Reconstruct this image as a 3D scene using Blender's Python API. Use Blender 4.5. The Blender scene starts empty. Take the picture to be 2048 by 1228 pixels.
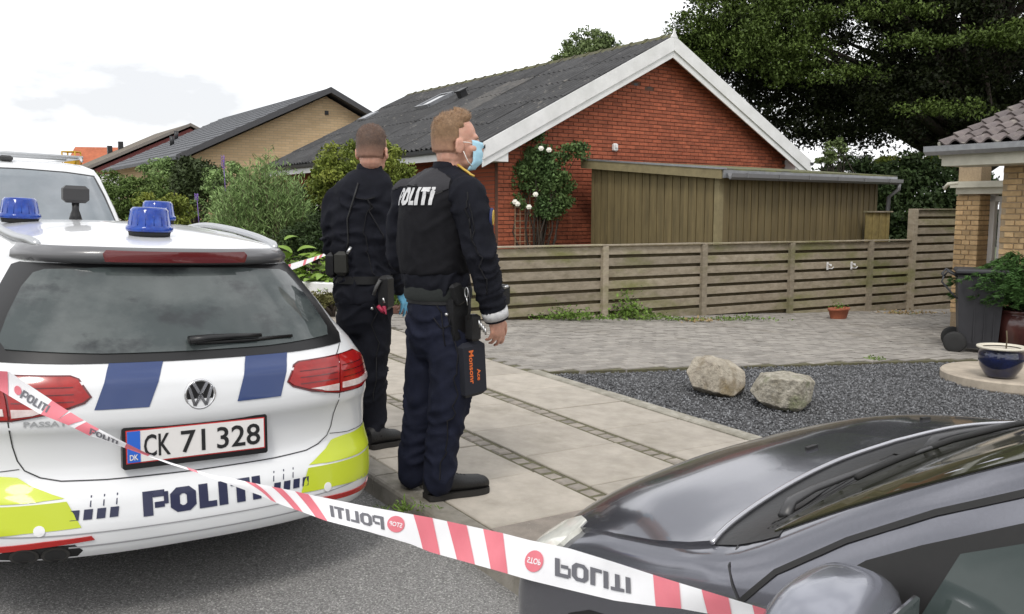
import bpy, bmesh, math, random
import numpy as np
from mathutils import Vector, Matrix
from mathutils.bvhtree import BVHTree
from mathutils.geometry import delaunay_2d_cdt

SC = bpy.context.scene
COL = SC.collection
rnd = random.Random(7)
nrng = np.random.default_rng(7)

# ------------------------------------------------------------------ camera
FPX, CXP, CYP, HYP = 1700.0, 1024.0, 614.0, 420.0
PITCH = math.atan((CYP - HYP) / FPX)
CAM = Vector((0, 0, 1.5))
cam_d = bpy.data.cameras.new('camera')
cam = bpy.data.objects.new('camera', cam_d)
COL.objects.link(cam)
cam.location = CAM
cam.rotation_euler = (math.pi / 2 - PITCH, 0, 0)
cam_d.sensor_width = 36.0
cam_d.lens = 36.0 * FPX / 2048.0
cam_d.clip_start = 0.05
cam_d.clip_end = 2000
SC.camera = cam

# ------------------------------------------------------------------ sky, sun, exposure
SUN_EL, SUN_AZ = math.radians(52), math.radians(190)      # azimuth clockwise from +Y
w = bpy.data.worlds.new('World')
SC.world = w
w.use_nodes = True
wn, wl = w.node_tree.nodes, w.node_tree.links
wn.clear()
sky = wn.new('ShaderNodeTexSky')
sky.sky_type = 'NISHITA'
sky.sun_disc = False
sky.sun_elevation = SUN_EL
sky.sun_rotation = SUN_AZ
sky.dust_density = 3.0
tc = wn.new('ShaderNodeTexCoord')
mp = wn.new('ShaderNodeMapping')
mp.inputs['Scale'].default_value = (1.0, 1.0, 2.6)
mp.inputs['Location'].default_value = (2.35, 4.1, .6)
nz1 = wn.new('ShaderNodeTexNoise')
nz1.inputs['Scale'].default_value = 2.6
nz1.inputs['Detail'].default_value = 7
nz1.inputs['Roughness'].default_value = 0.55
rampc = wn.new('ShaderNodeValToRGB')
rampc.color_ramp.elements[0].position = 0.43
rampc.color_ramp.elements[0].color = (7.5, 7.6, 7.8, 1)
rampc.color_ramp.elements[1].position = 0.57
rampc.color_ramp.elements[1].color = (13.4, 13.4, 13.5, 1)
mixs = wn.new('ShaderNodeMixRGB')
mixs.inputs['Fac'].default_value = 0.9
bg = wn.new('ShaderNodeBackground')
bg.inputs['Strength'].default_value = 0.098
wo = wn.new('ShaderNodeOutputWorld')
wl.new(tc.outputs['Generated'], mp.inputs['Vector'])
wl.new(mp.outputs['Vector'], nz1.inputs['Vector'])
wl.new(nz1.outputs['Fac'], rampc.inputs['Fac'])
wl.new(sky.outputs['Color'], mixs.inputs['Color1'])
wl.new(rampc.outputs['Color'], mixs.inputs['Color2'])
wl.new(mixs.outputs['Color'], bg.inputs['Color'])
wl.new(bg.outputs['Background'], wo.inputs['Surface'])

sun_d = bpy.data.lights.new('sun', 'SUN')
sun = bpy.data.objects.new('sun', sun_d)
COL.objects.link(sun)
sun_d.energy = 1.15
sun_d.angle = math.radians(13)
sun_d.color = (1.0, 0.96, 0.9)
sdir = Vector((math.sin(SUN_AZ) * math.cos(SUN_EL), math.cos(SUN_AZ) * math.cos(SUN_EL), math.sin(SUN_EL)))
sun.rotation_euler = sdir.to_track_quat('Z', 'Y').to_euler()
sun.location = (0, 0, 30)

SC.view_settings.view_transform = 'Standard'
SC.view_settings.look = 'None'
SC.view_settings.exposure = 0.38
SC.view_settings.gamma = 1.0
SC.view_settings.use_curve_mapping = False

# ------------------------------------------------------------------ frames
CP, SP = math.cos(PITCH), math.sin(PITCH)
FW, UPV, RTV = Vector((0, CP, -SP)), Vector((0, SP, CP)), Vector((1, 0, 0))
def ray(x, y):
    return RTV * ((x - CXP) / FPX) + FW - UPV * ((y - CYP) / FPX)
def at(x, y, depth):                      # a point `depth` metres ahead, seen at that place of the photograph
    return CAM + ray(x, y) * depth
_U = ray(-171, 360).normalized()          # along the road, uphill
_V0 = ray(3445, 539).normalized()         # away from the road, downhill
NN = _V0.cross(_U).normalized()
if NN.z < 0: NN = -NN
UU = _U
VV = UU.cross(NN).normalized()
if VV.dot(_V0) < 0: VV = -VV
DP = 1.45
OO = CAM - NN * DP                        # pavement level under the camera
KERB = 0.11
def G(u, v, n=0.0):
    return OO + UU * u + VV * v + NN * n
def gframe(u, v, n=0.0, yaw=0.0, roll=0.0):   # lies on the sloping ground: x away from the road, y along it
    y = UU * math.cos(yaw) - VV * math.sin(yaw)
    x = VV * math.cos(yaw) + UU * math.sin(yaw)
    z = NN.copy()
    x2 = x * math.cos(roll) + z * math.sin(roll)
    z2 = z * math.cos(roll) - x * math.sin(roll)
    p = G(u, v, n)
    return Matrix(((x2.x, y.x, z2.x, p.x), (x2.y, y.y, z2.y, p.y), (x2.z, y.z, z2.z, p.z), (0, 0, 0, 1)))
def ung(x, y, n=0.0):                     # point of the ground seen at a place of the photograph
    r = ray(x, y)
    return CAM + r * (-(DP - n) / r.dot(NN))
def uv_of(P):
    d = P - OO
    return d.dot(UU), d.dot(VV)
def gz(x, y, n=0.0):                      # ground height under a world x, y
    d = Vector((x, y, 0)) - OO
    return (n - d.dot(NN)) / NN.z
def upright(P, yaw=0.0):
    return Matrix.Translation(P) @ Matrix.Rotation(yaw, 4, 'Z')
VH = ray(3400, HYP); VH.z = 0; VH.normalize()   # level directions of the houses
UH = Vector((-VH.y, VH.x, 0))
def hframe(P):
    return Matrix(((VH.x, UH.x, 0, P.x), (VH.y, UH.y, 0, P.y), (0, 0, 1, P.z), (0, 0, 0, 1)))

# ------------------------------------------------------------------ materials
MATS = {}
def pmat(name, col, rough=0.6, col2=None, nscale=3.0, namp=0.0, bump=0.0, bscale=60.0, metal=0.0, coat=0.0,
         spec=0.5, rand=0.0, island=0.0, trans=0.0, world=False, detail=6.0, lo=0.35, hi=0.65, alpha=1.0,
         emit=None, subs=0.0, stretch=None, bdist=0.004, rvar=0.0, col3=None, c3scale=1.0, c3lo=.55, c3hi=.7, ior=1.5):
    if name in MATS: return MATS[name]
    m = bpy.data.materials.new(name)
    m.use_nodes = True
    n, l = m.node_tree.nodes, m.node_tree.links
    b = n['Principled BSDF']
    b.inputs['Roughness'].default_value = rough
    b.inputs['Metallic'].default_value = metal
    b.inputs['Coat Weight'].default_value = coat
    b.inputs['Coat Roughness'].default_value = 0.03
    b.inputs['Specular IOR Level'].default_value = spec
    b.inputs['Transmission Weight'].default_value = trans
    b.inputs['IOR'].default_value = ior
    b.inputs['Alpha'].default_value = alpha
    if subs:
        b.inputs['Subsurface Weight'].default_value = subs
        b.inputs['Subsurface Radius'].default_value = (0.02, 0.008, 0.004)
    if emit:
        b.inputs['Emission Color'].default_value = (*emit[:3], 1)
        b.inputs['Emission Strength'].default_value = emit[3]
    if world:
        g = n.new('ShaderNodeNewGeometry'); vec = g.outputs['Position']
    else:
        t = n.new('ShaderNodeTexCoord'); vec = t.outputs['Object']
    if stretch:
        s = n.new('ShaderNodeMapping'); s.inputs['Scale'].default_value = stretch
        l.new(vec, s.inputs['Vector']); vec = s.outputs['Vector']
    def noise(scale, det=detail):
        q = n.new('ShaderNodeTexNoise')
        q.inputs['Scale'].default_value = scale
        q.inputs['Detail'].default_value = det
        q.inputs['Roughness'].default_value = 0.6
        l.new(vec, q.inputs['Vector'])
        return q.outputs['Fac']
    def mr(src, a, bb, c, d):
        q = n.new('ShaderNodeMapRange')
        q.inputs['From Min'].default_value = a; q.inputs['From Max'].default_value = bb
        q.inputs['To Min'].default_value = c; q.inputs['To Max'].default_value = d
        l.new(src, q.inputs['Value'])
        return q.outputs['Result']
    rgb = n.new('ShaderNodeRGB'); rgb.outputs[0].default_value = (*col, 1)
    cur = rgb.outputs[0]
    if col2 is not None:
        mx = n.new('ShaderNodeMixRGB')
        mx.inputs['Color2'].default_value = (*col2, 1)
        l.new(cur, mx.inputs['Color1'])
        l.new(mr(noise(nscale), lo, hi, 0, 1), mx.inputs['Fac'])
        cur = mx.outputs['Color']
    if col3 is not None:
        mx = n.new('ShaderNodeMixRGB')
        mx.inputs['Color2'].default_value = (*col3, 1)
        l.new(cur, mx.inputs['Color1'])
        l.new(mr(noise(c3scale), c3lo, c3hi, 0, 1), mx.inputs['Fac'])
        cur = mx.outputs['Color']
    val = None
    def mul(a, bb):
        if a is None: return bb
        q = n.new('ShaderNodeMath'); q.operation = 'MULTIPLY'
        l.new(a, q.inputs[0]); l.new(bb, q.inputs[1])
        return q.outputs[0]
    if namp: val = mul(val, mr(noise(nscale * 2.3), 0.3, 0.7, 1 - namp, 1 + namp))
    if rand:
        oi = n.new('ShaderNodeObjectInfo')
        val = mul(val, mr(oi.outputs['Random'], 0, 1, 1 - rand, 1 + rand))
    if island:
        gi = n.new('ShaderNodeNewGeometry')
        val = mul(val, mr(gi.outputs['Random Per Island'], 0, 1, 1 - island, 1 + island))
    if val is not None:
        h = n.new('ShaderNodeHueSaturation')
        l.new(cur, h.inputs['Color']); l.new(val, h.inputs['Value'])
        cur = h.outputs['Color']
    l.new(cur, b.inputs['Base Color'])
    if rvar: l.new(mr(noise(nscale * 1.7), 0.3, 0.7, max(0, rough - rvar), min(1, rough + rvar)), b.inputs['Roughness'])
    if bump:
        bp = n.new('ShaderNodeBump')
        bp.inputs['Strength'].default_value = bump
        bp.inputs['Distance'].default_value = bdist
        l.new(noise(bscale, 5), bp.inputs['Height'])
        l.new(bp.outputs['Normal'], b.inputs['Normal'])
    MATS[name] = m
    return m

# ------------------------------------------------------------------ objects
def tag(o, label=None, cat=None, group=None, kind=None):
    if label: o['label'] = label
    if cat: o['category'] = cat
    if group: o['group'] = group
    if kind: o['kind'] = kind
    return o
def empty(name, M, label, cat, group=None, kind=None):
    o = bpy.data.objects.new(name, None)
    o.empty_display_size = 0.1
    COL.objects.link(o)
    o.matrix_world = M
    return tag(o, label, cat, group, kind)
def link(name, me, parent=None, M=None, mat=None):
    o = bpy.data.objects.new(name, me)
    COL.objects.link(o)
    if parent is not None: o.parent = parent
    if M is not None: o.matrix_local = M
    if mat is not None and not me.materials: me.materials.append(mat)
    return o
def inst(name, me, parent, M):            # another object of the same mesh
    o = bpy.data.objects.new(name, me)
    COL.objects.link(o)
    o.parent = parent
    o.matrix_local = M
    return o

class MB:
    """collects vertices and faces, then links them as one mesh object"""
    def __init__(s): s.v, s.f, s.mi, s.sm = [], [], [], []
    def add(s, verts, faces, mi=0, smooth=False, M=None):
        k = len(s.v)
        s.v += [tuple(M @ Vector(p)) for p in verts] if M is not None else [tuple(p) for p in verts]
        for f in faces:
            s.f.append([i + k for i in f]); s.mi.append(mi); s.sm.append(smooth)
        return s
    def box(s, c, d, mi=0, M=None, bev=0.0):
        x, y, z = d[0] / 2, d[1] / 2, d[2] / 2
        if bev:
            e = bev
            V = []
            for sz in (-1, 1):
                for (px, py) in ((-1, -1), (1, -1), (1, 1), (-1, 1)):
                    V.append((px * (x - e), py * (y - e), sz * z))
            for sz in (-1, 1):
                for (px, py) in ((-1, -1), (1, -1), (1, 1), (-1, 1)):
                    V.append((px * x, py * y, sz * (z - e)))
            F = [(3, 2, 1, 0), (4, 5, 6, 7)]
            for i in range(4):
                j = (i + 1) % 4
                F += [(i, j, 8 + j, 8 + i), (8 + i, 8 + j, 12 + j, 12 + i), (12 + i, 12 + j, 4 + j, 4 + i)]
        else:
            V = [(-x, -y, -z), (x, -y, -z), (x, y, -z), (-x, y, -z), (-x, -y, z), (x, -y, z), (x, y, z), (-x, y, z)]
            F = [(3, 2, 1, 0), (4, 5, 6, 7), (0, 1, 5, 4), (1, 2, 6, 5), (2, 3, 7, 6), (3, 0, 4, 7)]
        V = [(p[0] + c[0], p[1] + c[1], p[2] + c[2]) for p in V]
        return s.add(V, F, mi, False, M)
    def prism(s, poly, h0, h1, mi=0, axis='z', M=None):       # poly in the two other axes
        n = len(poly)
        def mk(p, h): return {'z': (p[0], p[1], h), 'y': (p[0], h, p[1]), 'x': (h, p[0], p[1])}[axis]
        V = [mk(p, h0) for p in poly] + [mk(p, h1) for p in poly]
        F = [list(range(n))[::-1], list(range(n, 2 * n))] + [(i, (i + 1) % n, n + (i + 1) % n, n + i) for i in range(n)]
        return s.add(V, F, mi, False, M)
    def tube(s, pts, r, n=8, mi=0, caps=True, M=None, smooth=True, flat=1.0):
        pts = [Vector(p) for p in pts]
        rs = r if isinstance(r, (list, tuple)) else [r] * len(pts)
        V, F = [], []
        ref = None
        for i, p in enumerate(pts):
            a = pts[max(i - 1, 0)]; b = pts[min(i + 1, len(pts) - 1)]
            t = (b - a).normalized()
            if ref is None: ref = Vector((0, 0, 1)) if abs(t.z) < 0.9 else Vector((1, 0, 0))
            x = ref.cross(t)
            if x.length < 1e-5: x = Vector((1, 0, 0)).cross(t)
            x.normalize(); y = t.cross(x); ref = y
            for k in range(n):
                q = 2 * math.pi * k / n
                V.append(p + x * (math.cos(q) * rs[i]) + y * (math.sin(q) * rs[i] * flat))
        for i in range(len(pts) - 1):
            for k in range(n):
                a, b = i * n + k, i * n + (k + 1) % n
                F.append((a, b, b + n, a + n))
        if caps:
            F.append(list(range(n))[::-1]); F.append([(len(pts) - 1) * n + k for k in range(n)])
        return s.add(V, F, mi, smooth, M)
    def lathe(s, prof, n=24, mi=0, M=None, smooth=True, caps=True):   # prof of (r, z)
        V, F = [], []
        for (r, z) in prof:
            for k in range(n):
                q = 2 * math.pi * k / n
                V.append((r * math.cos(q), r * math.sin(q), z))
        for i in range(len(prof) - 1):
            for k in range(n):
                a, b = i * n + k, i * n + (k + 1) % n
                F.append((a, b, b + n, a + n))
        if caps:
            F.append(list(range(n))[::-1]); F.append([(len(prof) - 1) * n + k for k in range(n)])
        return s.add(V, F, mi, smooth, M)
    def grid(s, P, mi=0, smooth=True, closed_j=False, M=None):        # P[i][j] of points
        ni, nj = len(P), len(P[0])
        V = [p for row in P for p in row]
        F = []
        for i in range(ni - 1):
            for j in range(nj if closed_j else nj - 1):
                j2 = (j + 1) % nj
                F.append((i * nj + j, i * nj + j2, (i + 1) * nj + j2, (i + 1) * nj + j))
        return s.add(V, F, mi, smooth, M)
    def mesh(s, name, mats=()):
        me = bpy.data.meshes.new(name)
        me.from_pydata(s.v, [], s.f)
        for m in (mats if isinstance(mats, (list, tuple)) else [mats]): me.materials.append(m)
        me.polygons.foreach_set('material_index', s.mi)
        me.polygons.foreach_set('use_smooth', s.sm)
        me.update()
        return me
    def build(s, name, mats, parent=None, M=None):
        return link(name, s.mesh(name, mats), parent, M)

def np_mesh(name, V, F, mat, smooth=False):      # V (n,3), F (m,k) of equal-sized faces
    me = bpy.data.meshes.new(name)
    k = F.shape[1]
    me.vertices.add(len(V)); me.vertices.foreach_set('co', np.ascontiguousarray(V, dtype=np.float32).ravel())
    me.loops.add(F.size); me.loops.foreach_set('vertex_index', np.ascontiguousarray(F, dtype=np.int32).ravel())
    me.polygons.add(len(F))
    me.polygons.foreach_set('loop_start', np.arange(0, F.size, k, dtype=np.int32))
    if smooth: me.polygons.foreach_set('use_smooth', np.ones(len(F), dtype=bool))
    me.update(calc_edges=True)
    me.validate()
    for m in (mat if isinstance(mat, (list, tuple)) else [mat]): me.materials.append(m)
    return me

# flat letters as lists of convex quads in a cell 1 high; returns quads and the advance width
def _ringq(x0, x1, y0, y1, s, r=.2):
    out = [(x0 + r, y0), (x1 - r, y0), (x1, y0 + r), (x1, y1 - r), (x1 - r, y1), (x0 + r, y1), (x0, y1 - r), (x0, y0 + r)]
    q = r * .35
    a0, a1, b0, b1 = x0 + s, x1 - s, y0 + s * .8, y1 - s * .8
    inn = [(a0 + q, b0), (a1 - q, b0), (a1, b0 + q), (a1, b1 - q), (a1 - q, b1), (a0 + q, b1), (a0, b1 - q), (a0, b0 + q)]
    return [[out[i], out[(i + 1) % 8], inn[(i + 1) % 8], inn[i]] for i in range(8)]
def _rq(x0, y0, x1, y1): return [(x0, y0), (x1, y0), (x1, y1), (x0, y1)]
def glyph(ch, s=.3):
    if ch == 'P': return [_rq(0, 0, s, 1), _rq(s, 1 - s * .8, .72, 1), _rq(.72 - s * .1, .42, .84, .93), _rq(s + .06, .3, .74 - s * .1, .3 + s * .75)], .9
    if ch == 'O': return _ringq(0, .88, 0, 1, s, .22), .98
    if ch == 'L': return [_rq(0, 0, s, 1), _rq(s, 0, .62, s * .8)], .70
    if ch == 'I': return [_rq(0, 0, s, 1)], s + .12
    if ch == 'T': return [_rq(0, 1 - s * .8, .72, 1), _rq(.36 - s / 2, 0, .36 + s / 2, 1 - s * .8)], .80
    if ch == 'S': return [_rq(0, 0, .6, .2), _rq(.4, .2, .6, .45), _rq(0, .4, .4, .6), _rq(0, .6, .2, .85), _rq(0, .85, .6, 1)], .7
    return [], .4
def word(txt, s=.3):
    x, out = 0, []
    for ch in txt:
        q, a = glyph(ch, s)
        out += [[(px + x, py) for px, py in k] for k in q]
        x += a
    return out, x - .1

_fonts = {}
def text_tris(txt, bold=0.0, res=3):             # verts (x, y) and triangles of Blender's own font, size 1
    c = bpy.data.curves.new('text', 'FONT')
    c.body = txt
    c.offset = bold
    c.resolution_u = res
    o = bpy.data.objects.new('text', c)
    COL.objects.link(o)
    bpy.context.view_layer.update()
    ev = o.evaluated_get(bpy.context.evaluated_depsgraph_get())
    me = ev.to_mesh()
    V = [(v.co.x, v.co.y) for v in me.vertices]
    me.calc_loop_triangles()
    T = [tuple(t.vertices) for t in me.loop_triangles]
    ev.to_mesh_clear()
    bpy.data.objects.remove(o)
    bpy.data.curves.remove(c)
    return V, T

def catmull(pts, n):                              # smooth resampling of a list of numpy points
    pts = np.array(pts, float)
    P = np.vstack([2 * pts[0] - pts[1], pts, 2 * pts[-1] - pts[-2]])
    out = []
    m = len(pts) - 1
    for t in np.linspace(0, m, n):
        i = min(int(t), m - 1); f = t - i
        p0, p1, p2, p3 = P[i], P[i + 1], P[i + 2], P[i + 3]
        out.append(0.5 * (2 * p1 + (p2 - p0) * f + (2 * p0 - 5 * p1 + 4 * p2 - p3) * f * f + (3 * p1 - p0 - 3 * p2 + p3) * f ** 3))
    return np.array(out)

class Drape:
    """lays flat outlines onto a curved body: shapes in two local axes are cast along the third"""
    def __init__(s, me, axis, sign):
        me.calc_loop_triangles()
        s.bvh = BVHTree.FromPolygons([v.co.copy() for v in me.vertices], [tuple(t.vertices) for t in me.loop_triangles])
        s.ax, s.sg = axis, sign                   # cast along `axis` with direction `sign`
    def hit(s, a, b):
        k = s.ax
        o = [a, b]; o.insert(k, -s.sg * 20.0)
        d = [0, 0, 0]; d[k] = s.sg
        h, nrm, _, _ = s.bvh.ray_cast(Vector(o), Vector(d))
        if h is None: return None, None
        if nrm[k] * s.sg > 0: nrm = -nrm
        return h, nrm
    def patch(s, poly, off=0.003, step=0.05, skirt=0.0, mb=None, mi=0, inner=None):
        P = []
        n = len(poly)
        for i in range(n):
            a, b = Vector(poly[i]), Vector(poly[(i + 1) % n])
            k = max(1, int((b - a).length / step))
            P += [a.lerp(b, j / k) for j in range(k)]
        nb = len(P)
        xs = [p.x for p in P]; ys = [p.y for p in P]
        pts = [p.to_2d() if hasattr(p, 'to_2d') else p for p in P]
        extra = []
        x = min(xs) + step * .5
        while x < max(xs):
            y = min(ys) + step * .5
            while y < max(ys):
                if _inside(x, y, P): extra.append(Vector((x, y)))
                y += step
            x += step
        allp = [Vector((p.x, p.y)) for p in P] + extra
        edges = [(i, (i + 1) % nb) for i in range(nb)]
        r = delaunay_2d_cdt(allp, edges, [list(range(nb))], 1, 1e-6)
        V, F = [], r[2]
        top, low = [], []
        for p in r[0]:
            h, nrm = s.hit(p.x, p.y)
            if h is None:
                V.append(None); continue
            V.append((h + nrm * off, nrm))
        keep = [f for f in F if all(V[i] is not None for i in f)]
        mb = mb or MB()
        base = [tuple(v[0]) if v else (0, 0, 0) for v in V]
        # orient
        out = []
        for f in keep:
            a, b, c = (Vector(base[f[0]]), Vector(base[f[1]]), Vector(base[f[2]]))
            if (b - a).cross(c - a).dot(V[f[0]][1]) < 0: f = f[::-1]
            out.append(tuple(f))
        mb.add(base, out, mi, True)
        if skirt:
            cnt = {}
            for f in out:
                for i in range(3):
                    e = (f[i], f[(i + 1) % 3]); cnt[e] = cnt.get(e, 0) + 1
            SV, SF = [], []
            for (i, j) in cnt:
                if (j, i) in cnt: continue
                k = len(SV)
                SV += [base[i], base[j], tuple(V[j][0] - V[j][1] * (skirt)), tuple(V[i][0] - V[i][1] * (skirt))]
                SF.append((k + 1, k, k + 3, k + 2))
            mb.add(SV, SF, mi, False)
        return mb
    def line(s, pts, wdt, off=0.002, step=0.03, mb=None, mi=0, closed=False):
        Q = []
        n = len(pts)
        for i in range(n if closed else n - 1):
            a, b = Vector(pts[i]), Vector(pts[(i + 1) % n])
            k = max(1, int((b - a).length / step))
            Q += [a.lerp(b, j / k) for j in range(k)]
        if not closed: Q.append(Vector(pts[-1]))
        H = [s.hit(q.x, q.y) for q in Q]
        H = [h for h in H if h[0] is not None]
        mb = mb or MB()
        V, F = [], []
        m = len(H)
        for i in range(m):
            a = H[max(i - 1, 0)][0] if not closed else H[i - 1][0]
            b = H[min(i + 1, m - 1)][0] if not closed else H[(i + 1) % m][0]
            t = (b - a)
            if t.length < 1e-9: t = Vector((1, 0, 0))
            t.normalize()
            p, nr = H[i]
            sd = nr.cross(t).normalized() * (wdt / 2)
            V += [p + sd + nr * off, p - sd + nr * off]
        for i in range(m if closed else m - 1):
            j = (i + 1) % m
            F.append((2 * i, 2 * i + 1, 2 * j + 1, 2 * j))
        mb.add(V, F, mi, True)
        return mb
    def quads(s, quads, fn, off=0.003, step=0.06, mb=None, mi=0):
        mb = mb or MB()
        for q in quads: s.patch([fn(*p) for p in q], off, step, 0, mb, mi)
        return mb
    def tris(s, V, T, fn, off=0.003, mb=None, mi=0):
        mb = mb or MB()
        pos, nr = [], []
        for p in V:
            h, n = s.hit(*fn(*p))
            pos.append(tuple(h + n * off) if h else (0, 0, 0)); nr.append(n if h else Vector((0, 0, 1)))
        F = []
        for t in T:
            a, b, c = (Vector(pos[i]) for i in t)
            F.append(t if (b - a).cross(c - a).dot(nr[t[0]]) > 0 else t[::-1])
        mb.add(pos, F, mi, False)
        return mb
def _inside(x, y, P):
    c = False
    n = len(P)
    for i in range(n):
        a, b = P[i], P[i - 1]
        if (a.y > y) != (b.y > y) and x < (b.x - a.x) * (y - a.y) / (b.y - a.y) + a.x: c = not c
    return c
# ================================================================== ground, road, paving
m_asph = pmat('asphalt', (.27, .265, .258), .85, (.15, .148, .145), 95, .10, 1.0, 190, world=True, lo=.42, hi=.58, col3=(.50, .49, .47), c3scale=120, c3lo=.56, c3hi=.62, bdist=.006)
m_asph2 = pmat('crossing_concrete', (.27, .235, .20), .9, (.20, .175, .15), 6, .12, .7, 120, world=True, col3=(.30, .27, .24), c3scale=90, c3lo=.6, c3hi=.68)
m_soil = pmat('soil', (.09, .075, .055), .95, (.05, .06, .025), 2.0, .2, .8, 50, world=True)
m_lawn = pmat('lawn', (.05, .085, .025), .95, (.085, .10, .035), .7, .2, .9, 60, world=True)
m_slab = pmat('slab', (0.4123, 0.3735, 0.3201), .85, (0.3492, 0.3152, 0.2667), 4.2, .11, .7, 160, world=True, rand=.09, col3=(.26, .235, .19), c3scale=2.6, c3lo=.55, c3hi=.80)
m_joint = pmat('joint', (.085, .075, .05), .95, (.12, .115, .06), 20, .1, .5, 120, world=True)
m_cob = pmat('cobble', (.29, .255, .215), .8, (.20, .18, .155), 9, .15, .6, 110, world=True, rand=.22)
m_kerb = pmat('kerbstone', (.285, .265, .23), .88, (.17, .155, .125), 7, .12, .8, 110, world=True, rand=.08, col3=(.09, .085, .05), c3scale=3.0, c3lo=.56, c3hi=.72)
m_paver = pmat('paver', (0.3096, 0.2881, 0.258), .85, (0.2408, 0.2236, 0.2021), 6, .1, .6, 120, world=True, rand=.16, island=.16, col3=(.17, .15, .12), c3scale=1.1, c3lo=.56, c3hi=.75)
m_edge = pmat('edging', (.36, .34, .29), .9, (.22, .205, .165), 8, .14, .8, 100, world=True, col3=(.62, .60, .56), c3scale=7, c3lo=.62, c3hi=.72)
m_grav = pmat('gravel_stone', (0.1551, 0.1584, 0.165), .85, None, 30, .15, 0, 60, island=.75)
m_gravb = pmat('gravel_bed', (0.054, 0.054, 0.0558), .95, (0.084, 0.084, 0.0882), 60, .2, .8, 90, world=True)

def sheet(name, poly, n, mat, kind='structure'):       # poly of (u, v)
    mb = MB()
    mb.add([G(u, v, n) for u, v in poly], [list(range(len(poly)))])
    o = mb.build(name, mat)
    if o.data.polygons[0].normal.z < 0: o.data.flip_normals()
    o['kind'] = kind
    return o
sheet('ground', [(-250, -250), (-250, 250), (300, 250), (300, -250)], -.16, m_lawn)
sheet('road', [(-60, -9), (-60, 1.985), (120, 1.985), (120, -9)], -KERB, m_asph)

ROOT = gframe(0, 0, 0)                                  # local x = v, y = u, z = n
def struct(name, M=ROOT):
    return tag(empty(name, M, None, None), kind='structure')

# kerb
kerb = struct('kerb')
km = MB()
for k in range(1):
    e = .012
    prof = [(0, -.3), (0, -.02), (.008, -.006), (.02, 0), (.14, 0), (.14, -.3)]
    km.prism(prof, 0.004, .958, axis='y')
kme = km.mesh('kerb_stone', m_kerb)
for i in range(-6, 24):
    inst('kerb_stone', kme, kerb, Matrix.Translation((1.972, 3.05 + .96 * i, rnd.uniform(-.004, .0))))
mb = MB(); mb.prism([(0, -.3), (0, 0), (.14, 0), (.14, -.3)], 26.1, 110, axis='y')
mb.build('kerb_strip', m_kerb, kerb, Matrix.Translation((1.972, 0, 0)))

# pavement: three rows of slabs with cobble strips between them
pav = struct('pavement')
mb = MB(); mb.box((3.35, 13, -.06), (2.52, 34, .10)); mb.build('bedding', m_joint, pav)
def slab_mesh(lx, ly):
    s = MB(); s.box((0, 0, -.03), (lx - .014, ly - .012, .06), bev=.005); return s.mesh('paving_slab', m_slab)
rows = [(2.118, 2.812, 3.09, .596, 20), (2.932, 3.648, 2.754, .598, 20), (3.788, 4.522, 3.01, .613, 20)]
for (v0, v1, ust, du, cnt) in rows:
    me = slab_mesh(v1 - v0, du)
    for k in range(-6 if v0 > 2.5 else 0, cnt):
        M = Matrix.Translation(((v0 + v1) / 2, ust + du * (k + .5), rnd.uniform(-.004, .001))) @ Matrix.Rotation(rnd.uniform(-.004, .004), 4, 'Z') @ Matrix.Rotation(rnd.uniform(-.004, .004), 4, 'X')
        inst('paving_slab', me, pav, M)
mb = MB(); mb.box((2.465, 1.02, -.04), (.70, 4.125, .08)); mb.build('crossing', m_asph2, pav)
cobs = []
for k in range(4):
    c = MB(); a, b = .050 + rnd.uniform(-.003, .003), .050 + rnd.uniform(-.006, .001)
    c.box((0, 0, -.03), (a * 2, b * 2, .06), bev=.012); cobs.append(c.mesh('cobble', m_cob))
for vc in (2.871, 3.718):
    u = 1.2
    while u < 13.6:
        inst('cobble', rnd.choice(cobs), pav, Matrix.Translation((vc + rnd.uniform(-.004, .004), u, rnd.uniform(-.010, -.002))) @ Matrix.Rotation(rnd.uniform(-.08, .08), 4, 'Z'))
        u += .104
mb = MB(); mb.box((3.3, 66, -.03), (2.4, 72, .06)); mb.build('far_paving', m_slab, pav)

# gravel bed with its edging
edg = struct('gravel_edging')
me = MB().box((0, 0, -.06), (.125, .985, .13), bev=.01).mesh('edging_stone', m_edge)
for k in range(-2, 5):
    inst('edging_stone', me, edg, Matrix.Translation((4.598, 1.72 + .99 * k - .03, rnd.uniform(-.006, .006))))
def back_u(v): return 6.05 - .222 * (v - 4.7) if v < 9 else 5.095 - .27 * (v - 9)
bed = [(-1.5, 4.66), (6.05, 4.66), (back_u(9), 9.0), (back_u(11.6), 11.6), (-1.5, 11.6)]
sheet('gravel_bed', bed, -.035, m_gravb)
oct_v = np.array([(1, 0, 0), (-.9, .2, 0), (0, 1, .1), (.1, -1, 0), (0, .1, .8), (0, 0, -.8)], float)
oct_f = np.array([(0, 2, 4), (2, 1, 4), (1, 3, 4), (3, 0, 4), (2, 0, 5), (1, 2, 5), (3, 1, 5), (0, 3, 5)])
N = 52000
vv = 4.68 + 6.9 * nrng.random(N); uu = 2.2 + 3.85 * nrng.random(N)
ok = uu < np.where(vv < 9, 6.05 - .222 * (vv - 4.7), 5.095 - .27 * (vv - 9)) - .02
vv, uu = vv[ok], uu[ok]; N = len(vv)
sz = .0085 + .008 * nrng.random(N) ** 2
A_ = nrng.normal(size=(N, 3, 3)); q, _ = np.linalg.qr(A_)
loc = np.einsum('nij,kj->nki', q, oct_v * np.array([1, .75, .6])) * sz[:, None, None]
nn = -.030 + .012 * nrng.random(N) + .006 * np.sin(uu * 3.1) * np.cos(vv * 2.3)
O_, U_, V_, N_ = (np.array(x) for x in (OO, UU, VV, NN))
pos = O_ + uu[:, None] * U_ + vv[:, None] * V_ + nn[:, None] * N_
Vt = (loc + pos[:, None, :]).reshape(-1, 3)
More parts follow.
